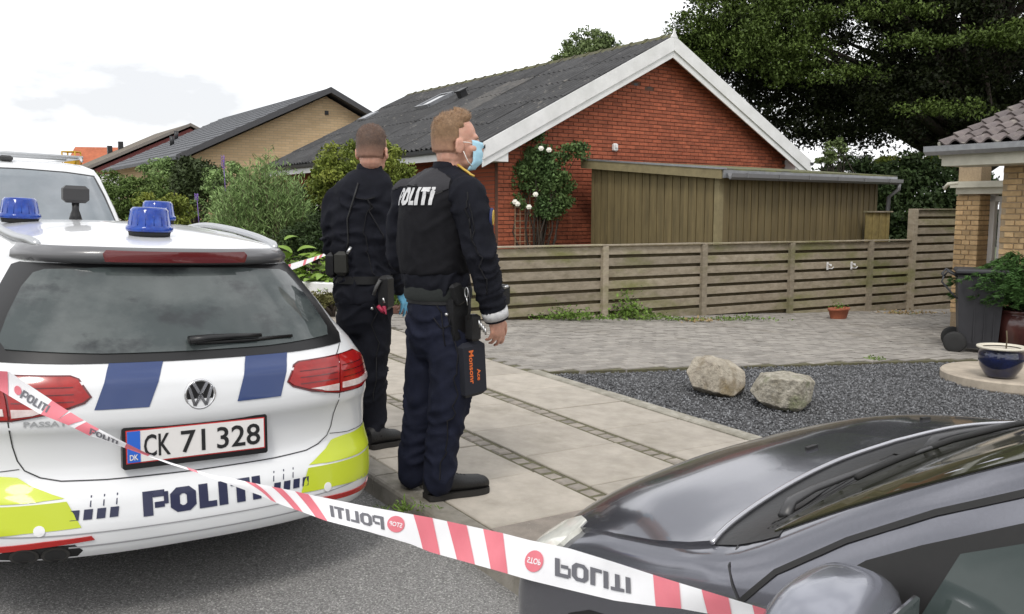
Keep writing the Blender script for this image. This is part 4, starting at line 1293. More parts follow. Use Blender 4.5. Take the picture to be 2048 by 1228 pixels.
ws = [(a, gl(a)) for a in np.linspace(-.715, .715, 25)] + [(.695, -.17), (.68, -.37), (.662, -.55), (.64, -.72), (.4, -.76), (0, -.77), (-.4, -.76), (-.64, -.72), (-.662, -.55), (-.68, -.37), (-.695, -.17)]
T2.patch(ws, .005, .06, .004).build('windscreen', m_wind, dc)
for k_ in (-.2, .3):
    T2.patch([(k_ - .02, .30), (k_ + .02, .30), (k_ + .016, .312), (k_ - .016, .312)], .018, .03, .01).build('washer_jet', m_trimd, dc)
# cowl grille, wipers
q = MB()
for off_ in (.018, .036, .054, .072):
    pts_ = []
    for a in np.linspace(-.68, .68, 30):
        h, nr = T2.hit(a, gl(a) - .012 + off_ * (1 - .5 * abs(a))); pts_.append(h + nr * .002)
    q.tube(pts_, .0035, 5)
for k in range(5):
    a0 = -.64 + k * .27
    T2.line([(a0, gl(a0) + .045), (a0 + .2, gl(a0 + .2) + .05)], .022, .006, mb=q)
q.build('cowl_grille', m_trimd, dc)
for (pts, rr) in (([(-.60, .050, .005), (-.55, .070, .022), (-.47, .075, .024), (-.30, .055, .022), (-.10, .03, .020)], .010), ([(-.02, .095, .005), (.04, .11, .022), (.12, .10, .024), (.30, .08, .022), (.48, .03, .020)], .010)):
    P_ = []
    for a, b, up in pts:
        h, nr = T2.hit(a, b); P_.append(h + nr * up)
    w_ = MB().tube(P_, [rr * 1.5, rr * 1.35, rr, rr * .8, rr * .6], 8, flat=.7).build('wiper', pmat('wiper_paint', (.045, .045, .047), .38, None, 20, .1), dc)
    P_ = []
    for t in np.linspace(0, 1, 9):
        a = pts[2][0] + .08 + t * .62
        if abs(a) > .70: break
        h, nr = T2.hit(a, gl(a) - .03 - .03 * t); P_.append(h + nr * .02)
    MB().tube(P_, .008, 6).build('wiper_blade', m_rubber, w_)
# headlights
for s in (1, -1):
    poly = [(s * .812, .64), (s * .79, .60), (s * .75, .585), (s * .71, .60), (s * .688, .65), (s * .69, .72), (s * .72, .765), (s * .765, .765), (s * .80, .71)]
    if s < 0: poly = poly[::-1]
    hl = T2.patch(poly, .014, .02, .02).build('headlight', m_lampw, dc)
# doors, side glass
for D_, s in ((L2, -1), (RR2, 1)):
    sq = MB()
    D_.line([(.0, .45), (.012, .66), (-.005, .76), (-.035, .840), (-.09, .915), (-.21, 1.012), (-.355, 1.108), (-.52, 1.200), (-.75, 1.318), (-1.0, 1.385), (-1.4, 1.41)], .0115, .003, mb=sq)
    sq.build('door_seal', m_trimd, dc)
    fq = MB(); D_.line([(-.035, .84), (.02, .885), (.045, .905)], .004, .003, mb=fq); D_.line([(.0, .46), (.0, .30)], .005, .003, mb=fq); D_.line([(-1.1, .3), (-1.1, .95)], .005, .003, mb=fq)
    fq.build('panel_gaps', m_seam, dc)
    fr_ = [(-.19, .93), (-.26, .998), (-.35, 1.056), (-.52, 1.155), (-.75, 1.278), (-1.0, 1.345), (-1.35, 1.37), (-1.95, 1.33), (-2.2, 1.0), (-1.2, .945), (-.5, .93)]
    sw = D_.patch(fr_, .003, .05, .003).build('window_surround', m_trimd, dc)
    D_.patch([(-.375, .945), (-.415, 1.066), (-.53, 1.128), (-.75, 1.25), (-1.0, 1.318), (-1.06, 1.323), (-1.06, .96)], .006, .05, .003).build('side_window', m_sideg, sw)
    D_.patch([(-1.14, .965), (-1.14, 1.28), (-1.35, 1.30), (-1.9, 1.28), (-2.1, 1.01)], .006, .06, .003).build('side_window', m_sideg, sw)
    # mirror
    mm_ = MB(); n1, n2 = 18, 12; V = []
    for i in range(n2 + 1):
        ph = -math.pi / 2 + math.pi * i / n2
        row = []
        for j in range(n1):
            th = 2 * math.pi * j / n1
            f = lambda v, e: math.copysign(abs(v) ** e, v)
            row.append((.150 * f(math.cos(ph), .75) * f(math.cos(th), .75), .085 * f(math.cos(ph), .75) * f(math.sin(th), .75), .095 * f(math.sin(ph), .85)))
        V.append(row)
    mm_.grid(V, closed_j=True)
    mr_ = mm_.build('door_mirror', m_mirror, dc, Matrix.Translation((s * .945, -.335, .955)) @ Matrix.Rotation(s * math.radians(-14), 4, 'Z') @ Matrix.Rotation(s * math.radians(-3), 4, 'Y'))
    q = MB(); q.box((0, -.083, 0), (.21, .012, .12), bev=.004); q.build('mirror_glass', m_chrome, mr_)
    q = MB(); q.tube([(s * .80, -.30, .895), (s * .9, -.31, .885)], [.035, .03], 8, flat=.6); q.build('mirror_foot', m_trimd, dc)
    for y in (.30, -2.05):
        wm = Matrix.Translation((s * .735, y, .30)) @ Matrix.Rotation(math.pi / 2, 4, 'Y')
        q = MB(); q.lathe([(.20, -.10), (.285, -.10), (.30, -.07), (.30, .07), (.285, .10), (.20, .10)], 28); wh = q.build('wheel', m_rubber, dc, wm)
        q = MB(); q.lathe([(.0, -.103), (.2, -.103), (.205, .103), (.0, .103)], 20); q.build('rim', m_silver, wh)
        D_.patch([(y + .345 * math.cos(t), .30 + .345 * math.sin(t)) for t in np.linspace(-.3, math.pi + .3, 16)], .003, .08).build('wheel_arch', m_under, dc)
F2.patch([(-.45, .36), (.45, .36), (.5, .46), (-.5, .46)], .004, .05, .003).build('grille', m_black, dc)
# ================================================================== the two officers
from mathutils import noise as mnoise
m_skin = pmat('skin', (.60, .34, .25), .5, (.53, .27, .195), 18, .06, .15, 120, subs=.12)
m_jack = pmat('navy_jacket', (.0100, .0108, .0165), .82, (.0075, .0082, .0125), 14, .15, .5, 260, spec=.16)
m_vest = pmat('charcoal_vest', (0.011, 0.011, 0.0135), .85, (0.008, 0.008, 0.01), 14, .15, .5, 260, spec=.16)
m_trou = pmat('navy_trousers', (0.01302, 0.0155, 0.031), .8, (0.0093, 0.01116, 0.02232), 10, .15, .5, 260, spec=.16)
m_trou2 = pmat('black_trousers', (.0085, .0095, .0150), .8, (.0065, .0072, .0115), 10, .15, .5, 260, spec=.16)
m_boot = pmat('black_boot', (0.0072, 0.0072, 0.0078), .55, None, 12, .2, .6, 120, spec=.5)
m_sole = pmat('boot_sole', (.016, .014, .012), .8)
m_gear = pmat('black_gear', (0.0054, 0.0054, 0.006), .5, None, 20, .2, .3, 90)
m_steel = pmat('steel', (.5, .5, .5), .3, metal=1.0)
m_mask = pmat('mask_blue', (.42, .68, .80), .8, (.36, .60, .74), 30, .05)
m_loop = pmat('mask_loop', (.82, .80, .74), .7)
m_hairf = pmat('fair_hair', (.36, .215, .11), .6, (.25, .14, .068), 40, .2, .6, 200, island=.35)
m_haird = pmat('brown_hair', (.16, .092, .06), .6, (.11, .062, .042), 40, .2, .6, 200, island=.35)
m_grey = pmat('grey_reflective', (.60, .60, .60), .6, (.48, .48, .49), 60, .1)
m_gold = pmat('gold_thread', (.55, .36, .06), .5)
m_patch = pmat('patch_blue', (.02, .03, .10), .7)
m_oran = pmat('orange_print', (.75, .16, .03), .6)
m_glove = pmat('blue_nitrile', (.16, .47, .70), .4, None, 10, .05)
m_redk = pmat('red_strap', (.35, .02, .06), .5)

def remesh(name, mb, voxel, mat, smooth=3):
    me = mb.mesh('tmp')
    o = bpy.data.objects.new('tmp', me); COL.objects.link(o)
    r = o.modifiers.new('r', 'REMESH'); r.mode = 'VOXEL'; r.voxel_size = voxel; r.use_smooth_shade = True
    s = o.modifiers.new('s', 'SMOOTH'); s.factor = .5; s.iterations = smooth
    bpy.context.view_layer.update()
    out = bpy.data.meshes.new_from_object(o.evaluated_get(bpy.context.evaluated_depsgraph_get()))
    bpy.data.objects.remove(o); bpy.data.meshes.remove(me)
    out.name = name
    out.materials.clear(); out.materials.append(mat)
    out.polygons.foreach_set('use_smooth', [True] * len(out.polygons))
    return out
def wgt(zs):
    return lambda x, y, z: .3 + .8 * min(1, sum(math.exp(-((z - a) / b) ** 2) for a, b in zs))
def folds(me, amp, fx=9.0, fz=16.0, seed=0, mask=None):
    n = len(me.vertices)
    co = np.empty(n * 3, np.float32); me.vertices.foreach_get('co', co); co = co.reshape(-1, 3)
    nr = np.empty(n * 3, np.float32); me.vertices.foreach_get('normal', nr); nr = nr.reshape(-1, 3)
    d = np.empty(n, np.float32)
    for i in range(n):
        x, y, z = co[i]
        wv = mnoise.noise(Vector((x * 4 + seed, y * 4, z * 3)))
        p = Vector((x * fx + seed + wv * 1.2, y * fx, z * fz + wv * 2.2))
        v = 1 - abs(mnoise.noise(p)) * 2
        d[i] = amp * (1.5 * max(0, v) ** 2 - .45) + amp * .45 * mnoise.noise(p * 2.3)
        if mask: d[i] *= mask(x, y, z)
    co = co + nr * d[:, None]
    me.vertices.foreach_set('co', co.ravel()); me.update()
def ell(mb, c, r, R=None, n1=20, n2=12):
    V = []
    for i in range(n2 + 1):
        ph = -math.pi / 2 + math.pi * i / n2
        V.append([(r[0] * math.cos(ph) * math.cos(2 * math.pi * j / n1), r[1] * math.cos(ph) * math.sin(2 * math.pi * j / n1), r[2] * math.sin(ph)) for j in range(n1)])
    M = Matrix.Translation(Vector(c)) @ (R.to_4x4() if R is not None else Matrix.Identity(4))
    mb.grid(V, closed_j=True, M=M)
def column(mb, rings, L, H):        # rings of (centre, half width along L, half depth along H), closed at both ends
    n = 22; P = []
    def ring(c, a, b): return [tuple(c + L * (a * math.cos(2 * math.pi * k / n)) + H * (b * math.sin(2 * math.pi * k / n))) for k in range(n)]
    for c, a, b in rings: P.append(ring(c, a, b))
    k = len(mb.v)
    mb.grid(P, closed_j=True)
    mb.f.append([k + i for i in range(n)][::-1]); mb.mi.append(0); mb.sm.append(True)
    mb.f.append([k + (len(P) - 1) * n + i for i in range(n)]); mb.mi.append(0); mb.sm.append(True)
def limb(mb, pts, rs, n=14):
    C_ = catmull([list(p) + [r] for p, r in zip(pts, rs)], len(pts) * 5)
    mb.tube([tuple(c[:3]) for c in C_], [float(c[3]) for c in C_], n)
    ell(mb, pts[0], (rs[0],) * 3, n1=12, n2=8); ell(mb, pts[-1], (rs[-1],) * 3, n1=12, n2=8)
def hand(mb, wrist, d, f, nrm, s=1.0, curl=(18, 42, 66)):
    """wrist point, direction of the hand, direction of the thumb side, outward normal of its back"""
    d, f, nrm = d.normalized(), f.normalized(), nrm.normalized()
    R = Matrix((f, nrm, d)).transposed()
    ell(mb, wrist + d * .050 * s, (.043 * s, .019 * s, .056 * s), R, 16, 10)
    mb.tube([wrist - d * .05 * s, wrist, wrist + d * .03 * s], [.029 * s, .027 * s, .030 * s], 12)
    for i, ln in enumerate((.080, .090, .084, .066)):
        b = wrist + d * (.088 - .004 * abs(i - 1)) * s + f * (.031 - .0205 * i) * s
        pts, p = [b - d * .03 * s], b
        pts.append(b)
        for j, q in enumerate((.44, .32, .24)):
            a = math.radians(curl[j] + 5 * i)
            dr = d * math.cos(a) - nrm * math.sin(a) + f * (.10 - .07 * i)
            p = p + dr.normalized() * ln * q * s; pts.append(p)
        mb.tube(pts, [.0095 * s, .0100 * s, .0090 * s, .0082 * s, .0066 * s], 9)
        ell(mb, pts[-1], (.0066 * s,) * 3, n1=8, n2=6)
    t0 = wrist + d * .022 * s + f * .028 * s
    t1 = t0 + (d * .7 + f * .62 - nrm * .2).normalized() * .042 * s
    t2 = t1 + (d * .9 + f * .2 - nrm * .35).normalized() * .034 * s
    t3 = t2 + (d * .95 - nrm * .4).normalized() * .026 * s
    mb.tube([t0, t1, t2, t3], [.0145 * s, .0125 * s, .0108 * s, .008 * s], 9)
    ell(mb, t3, (.008 * s,) * 3, n1=8, n2=6)
def head_parts(mb, c, R, s):
    def e(p, r, Q=None): ell(mb, c + R @ (Vector(p) * s), tuple(x * s for x in r), R @ Q if Q is not None else R, 22, 14)
    e((0, -.012, .022), (.077, .097, .088)); e((0, .030, -.030), (.066, .062, .080)); e((0, .040, -.085), (.050, .052, .040))
    e((0, .070, .012), (.052, .024, .020)); e((0, .102, -.040), (.0125, .020, .018)); e((0, .093, -.018), (.009, .014, .028))
    e((0, .082, -.075), (.024, .016, .012))
    e((0, -.042, -.055), (.054, .042, .060))
    for sx in (-1, 1):
        e((sx * .079, -.006, -.030), (.008, .024, .034), Matrix.Rotation(sx * .35, 3, 'Z') @ Matrix.Rotation(-.15, 3, 'X'))
        e((sx * .082, -.014, -.018), (.009, .014, .020), Matrix.Rotation(sx * .4, 3, 'Z'))
        e((sx * .046, .052, -.038), (.024, .026, .022))
def eyes(c, R, s, parent):
    for sx in (-1, 1):
        q = MB(); ell(q, (0, 0, 0), (.0125 * s, .0125 * s, .0125 * s), n1=14, n2=8)
        p = c + R @ (Vector((sx * .033, .079, -.012)) * s)
        e = q.build('eye', pmat('eye_white', (.7, .68, .66), .2), parent, Matrix.Translation(p) @ R.to_4x4())
        q = MB(); q.lathe([(0, .0), (.006 * s, -.001)], 12, caps=False); q.build('iris', pmat('iris', (.05, .08, .12), .1), e, Matrix.Translation((0, .0128 * s, 0)) @ Matrix.Rotation(-math.pi / 2, 4, 'X'))
        q = MB(); q.tube([(-.016, .002, .019), (0, .008, .024), (.016, .003, .020)], [.002, .0035, .002], 6); q.build('eyebrow', m_hairf, parent, Matrix.Translation(p) @ R.to_4x4() @ Matrix.Scale(s, 4))
def fade(name, mat, z0, z1):
    if name in MATS: return MATS[name]
    m = mat.copy(); m.name = name; MATS[name] = m
    n, l = m.node_tree.nodes, m.node_tree.links
    b = n['Principled BSDF']; src = b.inputs['Base Color'].links[0].from_socket
    t = n.new('ShaderNodeTexCoord'); sx = n.new('ShaderNodeSeparateXYZ'); l.new(t.outputs['Object'], sx.inputs[0])
    r = n.new('ShaderNodeMapRange'); r.inputs['From Min'].default_value = z0; r.inputs['From Max'].default_value = z1; r.inputs['To Min'].default_value = .72; r.inputs['To Max'].default_value = 0
    l.new(sx.outputs['Z'], r.inputs['Value'])
    mx = n.new('ShaderNodeMixRGB'); mx.inputs['Color2'].default_value = (.52, .28, .20, 1)
    l.new(r.outputs['Result'], mx.inputs['Fac']); l.new(src, mx.inputs['Color1']); l.new(mx.outputs['Color'], b.inputs['Base Color'])
    return m
def hair(c, R, s, mat, parent, top=.020, side=.006, quiff=.012, seed=1, low=-.075):
    n1, n2 = 48, 30; P = []
    rg = np.random.default_rng(seed)
    def pt(u, v, extra=0.0):
        cu, su, cv, sv = math.cos(u), math.sin(u), math.cos(v), math.sin(v)
        dirn = Vector((cv * su, cv * cu, sv))            # u = 0 is the face
        fr = max(0, cu)
        z = sv * .09
        t = side + (top - side) * min(1, max(0, (sv - .15) / .5))
        t += quiff * max(0, cu) ** 2 * max(0, sv - .25) * 2.2
        hl = .42 * max(0, (cu + .25) / 1.25) ** .8 if cu > -.25 else -.0
        edge = hl - .0
        lowcut = -.88 if cu < -.25 else (-.45 if cu < .05 else edge)
        if cu >= .05: lowcut = max(-.30 if cu < .35 else 0.0, edge + (.22 if cu > .35 else 0))
        k = min(1, max(0, (sv - lowcut) / .16))
        r = t * k - .010 * (1 - k)
        rf = 1.0 if sv > 0 or cu > .2 else (1 - (1 - cv) * .22) / max(cv, .05)
        base = Vector((dirn.x * rf * .077, dirn.y * rf * .097 - .012, dirn.z * .094 + .022))
        nz_ = mnoise.noise(Vector((u * 3 + seed, v * 4, seed))) * .0016 * k
        return base + dirn * (r + nz_ + extra), dirn, k
    for i in range(n2 + 1):
        v = -1.2 + (math.pi / 2 + 1.2) * i / n2
        P.append([c + R @ (pt(2 * math.pi * j / n1, v)[0] * s) for j in range(n1)])
    mb = MB(); mb.grid([[tuple(p) for p in row] for row in P], closed_j=True)
    mat = fade(mat.name + '_fade', mat, c.z - .085, c.z + .02)
    ho = mb.build('hair', mat, parent)
    V, F = [], []
    for q in range(5200):
        u = rg.uniform(0, 2 * math.pi); v = math.asin(rg.uniform(-.8, 1))
        p, d, k = pt(u, v)
        if k < .45: continue
        tl = (.003 + .010 * max(0, math.sin(v))) * (.7 + .6 * rg.random())
        sw = Vector((rg.normal() * .35, .65 * max(0, math.sin(v)) + rg.normal() * .3, rg.normal() * .3 - (.7 if math.sin(v) < .3 else 0)))
        tip = p + (d * .8 + sw).normalized() * tl
        sd = d.cross(sw).normalized() * .0008
        a = len(V)
        V += [c + R @ ((p - d * .003 + sd) * s), c + R @ ((p - d * .003 - sd) * s), c + R @ (tip * s)]
        F.append((a, a + 1, a + 2))
    st = link('strands', np_mesh('strands', np.array([tuple(x) for x in V]), np.array(F), mat), ho)
    st['kind'] = 'stuff'
    return ho
def boot(name, heel, toe, parent, w=.052, h=.115, up=Vector((0, 0, 1))):
    d = (toe - heel); L = d.length; d.normalize(); sd = d.cross(up).normalized()
    prof = [(.0, .72, .80, 1.0), (.05, .86, .92, 1.0), (.18, .92, .97, 1.0), (.32, .86, .95, .98), (.46, .90, .80, .0), (.60, 1.0, .68, 0), (.75, 1.05, .62, 0), (.88, .97, .58, 0), (.96, .78, .50, 0), (1.0, .50, .38, 0), (1.02, .2, .28, 0)]
    P, S = [], []
    n = 16
    for t, ww, hh, _ in prof:
        c = heel + d * (L * t)
        row = []
        for k in range(n):
            a = 2 * math.pi * k / n
            x = math.copysign(abs(math.cos(a)) ** .7, math.cos(a)) * w * ww
            z = .024 + (math.sin(a) * .5 + .5) ** (.9) * h * hh
            row.append(tuple(c + sd * x + up * z))
        P.append(row)
    mb = MB(); mb.grid(P, closed_j=True)
    mb.add(P[0], [list(range(n))]); mb.add(P[-1], [list(range(n))])
    b = mb.build(name, m_boot, parent)
    mb = MB(); out = []
    for t, ww, hh, _ in prof: out.append((t, ww))
    lo = [heel + d * (L * t) + sd * (w * ww * 1.06) for t, ww in out] + [heel + d * (L * 1.012)*1 + d * .002] + [heel + d * (L * t) - sd * (w * ww * 1.06) for t, ww in out[::-1]]
    m = len(lo)
    mb.add([tuple(p) for p in lo] + [tuple(p + up * .028) for p in lo], [list(range(m))[::-1], list(range(m, 2 * m))] + [(i, (i + 1) % m, m + (i + 1) % m, m + i) for i in range(m)])
    mb.build('sole', m_sole, b)
    q = MB()
    for t in (.44, .5, .56, .62):
        c = heel + d * (L * t); z = .024 + h * np.interp(t, [p[0] for p in prof], [p[2] for p in prof]) + .001
        q.tube([c + sd * .024 + up * (z - .008), c + up * z, c - sd * .024 + up * (z - .008)], .0032, 5)
    q.build('laces', m_gear, b)
    return b
def pouch(name, c, dims, R, mat, parent, bev=.012):
    return MB().box((0, 0, 0), dims, bev=bev).build(name, mat, parent, Matrix.Translation(c) @ R.to_4x4())

def make_officer(fx, fy, label, spec):
    P0 = ung(fx, fy)
    Y0 = P0.y
    def lp(x, y, dy=0.0):
        r = ray(x, y); t = (Y0 + dy) / r.y
        return CAM + r * t - P0
    root = empty('person', Matrix.Translation(P0), label, 'person', 'police officers standing on the pavement')
    hd = math.radians(spec['heading'])
    H = Vector((math.sin(hd), math.cos(hd), 0)); L = Vector((math.cos(hd), -math.sin(hd), 0))     # forward, to his right
    J = {k: lp(*v) for k, v in spec['joints'].items()}
    # jacket
    jm = MB()
    column(jm, [(lp(x, y, dy), a, b) for x, y, dy, a, b in spec['torso']], L, H)
    for sd in 'RL':
        limb(jm, [J['sh' + sd], J['ua' + sd], J['el' + sd], J['fa' + sd], J['wr' + sd]], spec['arm_r'])
        limb(jm, [J['neckb'] + (J['sh' + sd] - J['neckb']) * .3 - Vector((0, 0, .01)), J['sh' + sd]], [.07, .075])
    jme = remesh('jacket', jm, .011, m_jack, 4)
    zmin, zmax = spec['fold_z']
    folds(jme, spec.get('jfold', .011), 7, 15, spec['seed'], wgt(((1.02, .10), (1.24, .10), (1.45, .06))))
    link('jacket', jme, root)
    # collar
    cq = MB(); nb = J['neckb']; n = 24
    ringc = []
    for i, (r1, r2, dz) in enumerate(((.088, .082, -.035), (.080, .076, .0), (.074, .071, .035), (.068, .065, .034), (.070, .066, .0), (.07, .066, -.03))):
        ringc.append([tuple(nb + L * (r1 * math.cos(2 * math.pi * k / n)) + H * (r2 * math.sin(2 * math.pi * k / n) + .010) + Vector((0, 0, dz + .012 * math.sin(2 * math.pi * k / n) * -1))) for k in range(n)])
    cq.grid(ringc, closed_j=True); cq.build('collar', m_jack, root)
    # trousers
    tm_ = MB()
    column(tm_, [(lp(x, y, dy), a, b) for x, y, dy, a, b in spec['hips']], L, H)
    for sd in 'RL':
        limb(tm_, [J['hip' + sd], J['th' + sd], J['kn' + sd], J['ca' + sd], J['an' + sd]], spec['leg_r'])
    tme = remesh('trousers', tm_, .012, spec['trousers'], 4)
    folds(tme, .0115, 6, 12, spec['seed'] + 5, wgt(((.48, .12), (.14, .12), (.86, .08))))
    link('trousers', tme, root)
    # body: one skin from head to ankles
    bm_ = MB()
    s = spec['hs']
    hy = math.radians(spec['hyaw'])
    RH = (Matrix.Rotation(-hy, 3, 'Z') @ Matrix.Rotation(math.radians(spec.get('hpitch', 0)), 3, 'X'))
    hc = J['head']
    head_parts(bm_, hc, RH, s)
    limb(bm_, [hc + RH @ Vector((0, -.03, -.06)) * s, J['neckm'], J['neckb'] - Vector((0, 0, .06))], [.060 * s, .058 * s, .062 * s])
    column(bm_, [(lp(x, y, dy), a * .7, b * .7) for x, y, dy, a, b in spec['torso']], L, H)
    column(bm_, [(lp(x, y, dy), a * .7, b * .7) for x, y, dy, a, b in spec['hips']], L, H)
    for sd in 'RL':
        limb(bm_, [J['sh' + sd], J['el' + sd], J['wr' + sd]], [.045, .035, .026])
        limb(bm_, [J['hip' + sd], J['kn' + sd], J['an' + sd]], [.065, .045, .035])
        d = (J['wr' + sd] - J['fa' + sd]).normalized()
        hd_ = spec['hand' + sd]
        hand(bm_, J['wr' + sd] + d * .02, Vector(hd_[0]), Vector(hd_[1]), Vector(hd_[2]), spec['hands'])
    bme = remesh('body', bm_, .0052, m_skin, 2)
    link('body', bme, root)
    eyes(hc, RH, s, root)
    hair(hc, RH, s, spec['hair'], root, *spec['hairp'])
    for sd in 'RL':
        hx = spec['boot' + sd]
        hp, tp = ung(*hx[:2]) - P0, ung(*hx[2:]) - P0
        boot('boot', hp, tp, root)
    return root, lp, J, H, L, hc, RH, s, jme, tme, P0

# ---------------------------------------------------------------- officer in the vest, nearer
sp1 = dict(heading=45, seed=3, fold_z=(0, 2), trousers=m_trou, hs=1.13, hyaw=72, hands=1.08, hair=m_hairf, hairp=(.010, .0025, .010, 1, -.085),
    joints=dict(head=(913, 281, 0), neckm=(902, 318, .0), neckb=(893, 343, .0),
        shR=(934, 388, -.15), uaR=(948, 440, -.17), elR=(962, 510, -.19), faR=(976, 570, -.16), wrR=(989, 622, -.13),
        shL=(818, 392, .15), uaL=(806, 450, .18), elL=(803, 510, .20), faL=(835, 540, .30), wrL=(868, 560, .36),
        hipR=(896, 640, -.07), thR=(903, 720, -.09), knR=(898, 810, -.10), caR=(884, 890, -.10), anR=(878, 962, -.10),
        hipL=(858, 640, .07), thL=(856, 720, .08), knL=(846, 810, .08), caL=(833, 890, .06), anL=(823, 948, .04)),
    torso=[(893, 338, .0, .085, .075), (890, 352, .0, .125, .095), (882, 372, 0, .175, .12), (876, 400, 0, .198, .142), (870, 450, 0, .195, .15), (868, 500, 0, .185, .148), (870, 540, 0, .180, .150), (873, 566, 0, .186, .158), (875, 584, 0, .178, .148), (876, 594, 0, .160, .130)],
    hips=[(877, 578, 0, .155, .128), (877, 600, 0, .168, .142), (878, 640, 0, .178, .152), (878, 690, 0, .165, .14), (878, 715, 0, .12, .10)],
    arm_r=[.090, .083, .076, .070, .060], leg_r=[.105, .114, .098, .083, .076],
    handR=((.12, .12, -1), (.75, .65, 0), (.6, -.8, 0)), handL=((.9, .3, -.2), (0, .2, 1), (.4, .9, 0)),
    bootR=(852, 999, 974, 981), bootL=(806, 969, 905, 957))
root, lp, J, H, L, hc, RH, s, jme, tme, P01 = make_officer(885, 985, 'police officer with fair hair and blue face mask, dark vest marked on the back', sp1)
# vest over the jacket
vm = MB()
column(vm, [(lp(x, y, dy), a, b) for x, y, dy, a, b in [(892, 345, 0, .10, .09), (888, 356, 0, .155, .115), (880, 374, 0, .200, .14), (874, 402, 0, .212, .162), (869, 450, 0, .208, .170), (867, 500, 0, .198, .166), (869, 540, 0, .190, .164), (870, 548, 0, .18, .155)]], L, H)
vme = remesh('vest', vm, .010, m_vest, 4)
folds(vme, .005, 6, 9, 11)
ves = link('vest', vme, root)
# lettering on the back, laid onto the vest
Rb = Matrix((L, -H, Vector((0, 0, 1)))).transposed().to_4x4()      # local x to his right, y out of the back
Rb2 = Rb.inverted()
bj = bmesh.new(); bj.from_mesh(vme); bj.from_mesh(jme); me2 = bpy.data.meshes.new('both'); bj.to_mesh(me2); bj.free(); me2.transform(Rb2)
VB = Drape(me2, 1, -1)
qs, wd = word('POLITI', .30)
c0 = Rb2 @ lp(852, 396, 0)
mb = VB.quads(qs, lambda x, y: (c0.x - .098 + x / wd * .262, c0.z - .036 + y * .082), .006, .02)
mb.v = [tuple(Rb @ Vector(p)) for p in mb.v]
mb.build('back_lettering', m_grey, ves)
# yoke seam
q = VB.line([(c0.x - .20, c0.z + .045), (c0.x - .1, c0.z + .066), (c0.x + .05, c0.z + .058), (c0.x + .15, c0.z + .012), (c0.x + .19, c0.z + .03)], .010, .004)
q.v = [tuple(Rb @ Vector(p)) for p in q.v]; q.build('yoke_seam', m_gear, ves)
yk = VB.patch([(c0.x - .215, c0.z + .040), (c0.x - .1, c0.z + .066), (c0.x + .05, c0.z + .058), (c0.x + .14, c0.z + .012), (c0.x + .215, c0.z + .040), (c0.x + .20, c0.z + .085), (c0.x + .14, c0.z + .115), (c0.x + .08, c0.z + .140), (c0.x - .08, c0.z + .140), (c0.x - .14, c0.z + .115), (c0.x - .2, c0.z + .085)], .005, .015)
yk.v = [tuple(Rb @ Vector(p)) for p in yk.v]; yo = yk.build('yoke', pmat('grey_yoke', (0.0252, 0.0246, 0.0288), .85, (0.0204, 0.0198, 0.024), 20, .1, .4, 240), ves)
bq_ = bmesh.new(); bq_.from_mesh(yo.data); bmesh.ops.remove_doubles(bq_, verts=bq_.verts, dist=1e-5)
seen, isl = set(), []
for v in bq_.verts:
    if v in seen: continue
    st_, grp = [v], []
    seen.add(v)
    while st_:
        c_ = st_.pop(); grp.append(c_)
        for e_ in c_.link_edges:
            o_ = e_.other_vert(c_)
            if o_ not in seen: seen.add(o_); st_.append(o_)
    isl.append(grp)
isl.sort(key=len)
bmesh.ops.delete(bq_, geom=[v for g_ in isl[:-1] for v in g_], context='VERTS')
bq_.to_mesh(yo.data); bq_.free()
bpy.data.meshes.remove(me2)
# gold shoulder piping, arm badge, cuff band
JB = BVHTree.FromPolygons([v.co.copy() for v in jme.vertices], [tuple(p.vertices) for p in jme.polygons])
def on_jacket(p, bv=JB, out=.004):
    h, n_, _, _ = bv.find_nearest(p); return h + n_ * out, n_
VBV = BVHTree.FromPolygons([v.co.copy() for v in vme.vertices], [tuple(p.vertices) for p in vme.polygons])
def outer(p):
    a, na = on_jacket(p, JB); b, nb_ = on_jacket(p, VBV)
    return (a, na) if (a - hc).length > 0 and a.z > b.z else (b, nb_)
q = MB(); pts = [outer(lp(915 + 32 * t, 333 + 24 * t, -.06 - .06 * t))[0] + Vector((0, 0, .006)) for t in np.linspace(0, 1, 6)]
q.tube(pts, .006, 6); q.build('shoulder_piping', m_gold, root)
p, n_ = on_jacket(lp(1010, 436, -.20), JB, .004)
Q = n_.to_track_quat('Z', 'Y').to_matrix().to_4x4()
bq = MB(); bq.lathe([(0, .003), (.034, .003), (.036, 0), (.036, -.01)], 20); bg_ = bq.build('arm_badge', m_patch, root, Matrix.Translation(p) @ Q @ Matrix.Scale(1.25, 4, (0, 1, 0)))
gq = MB(); gq.tube([(.026 * math.cos(t), .026 * math.sin(t), .005) for t in np.linspace(0, 2 * math.pi, 25)], .0035, 5, caps=False)
gq.prism([(-.008, -.016), (.008, -.016), (.010, .006), (.014, .014), (.005, .010), (0, .018), (-.005, .010), (-.014, .014), (-.010, .006)], .003, .006); gq.build('badge_emblem', m_gold, bg_)
d = (J['wrR'] - J['faR']).normalized()
q = MB(); q.tube([J['wrR'] - d * .012, J['wrR'] + d * .012, J['wrR'] + d * .034], [.066, .066, .063], 18); q.build('cuff_band', m_grey, root)
q = MB(); q.tube([J['wrR'] + d * .034, J['wrR'] + d * .046], [.062, .058], 18); q.build('cuff', m_jack, root)
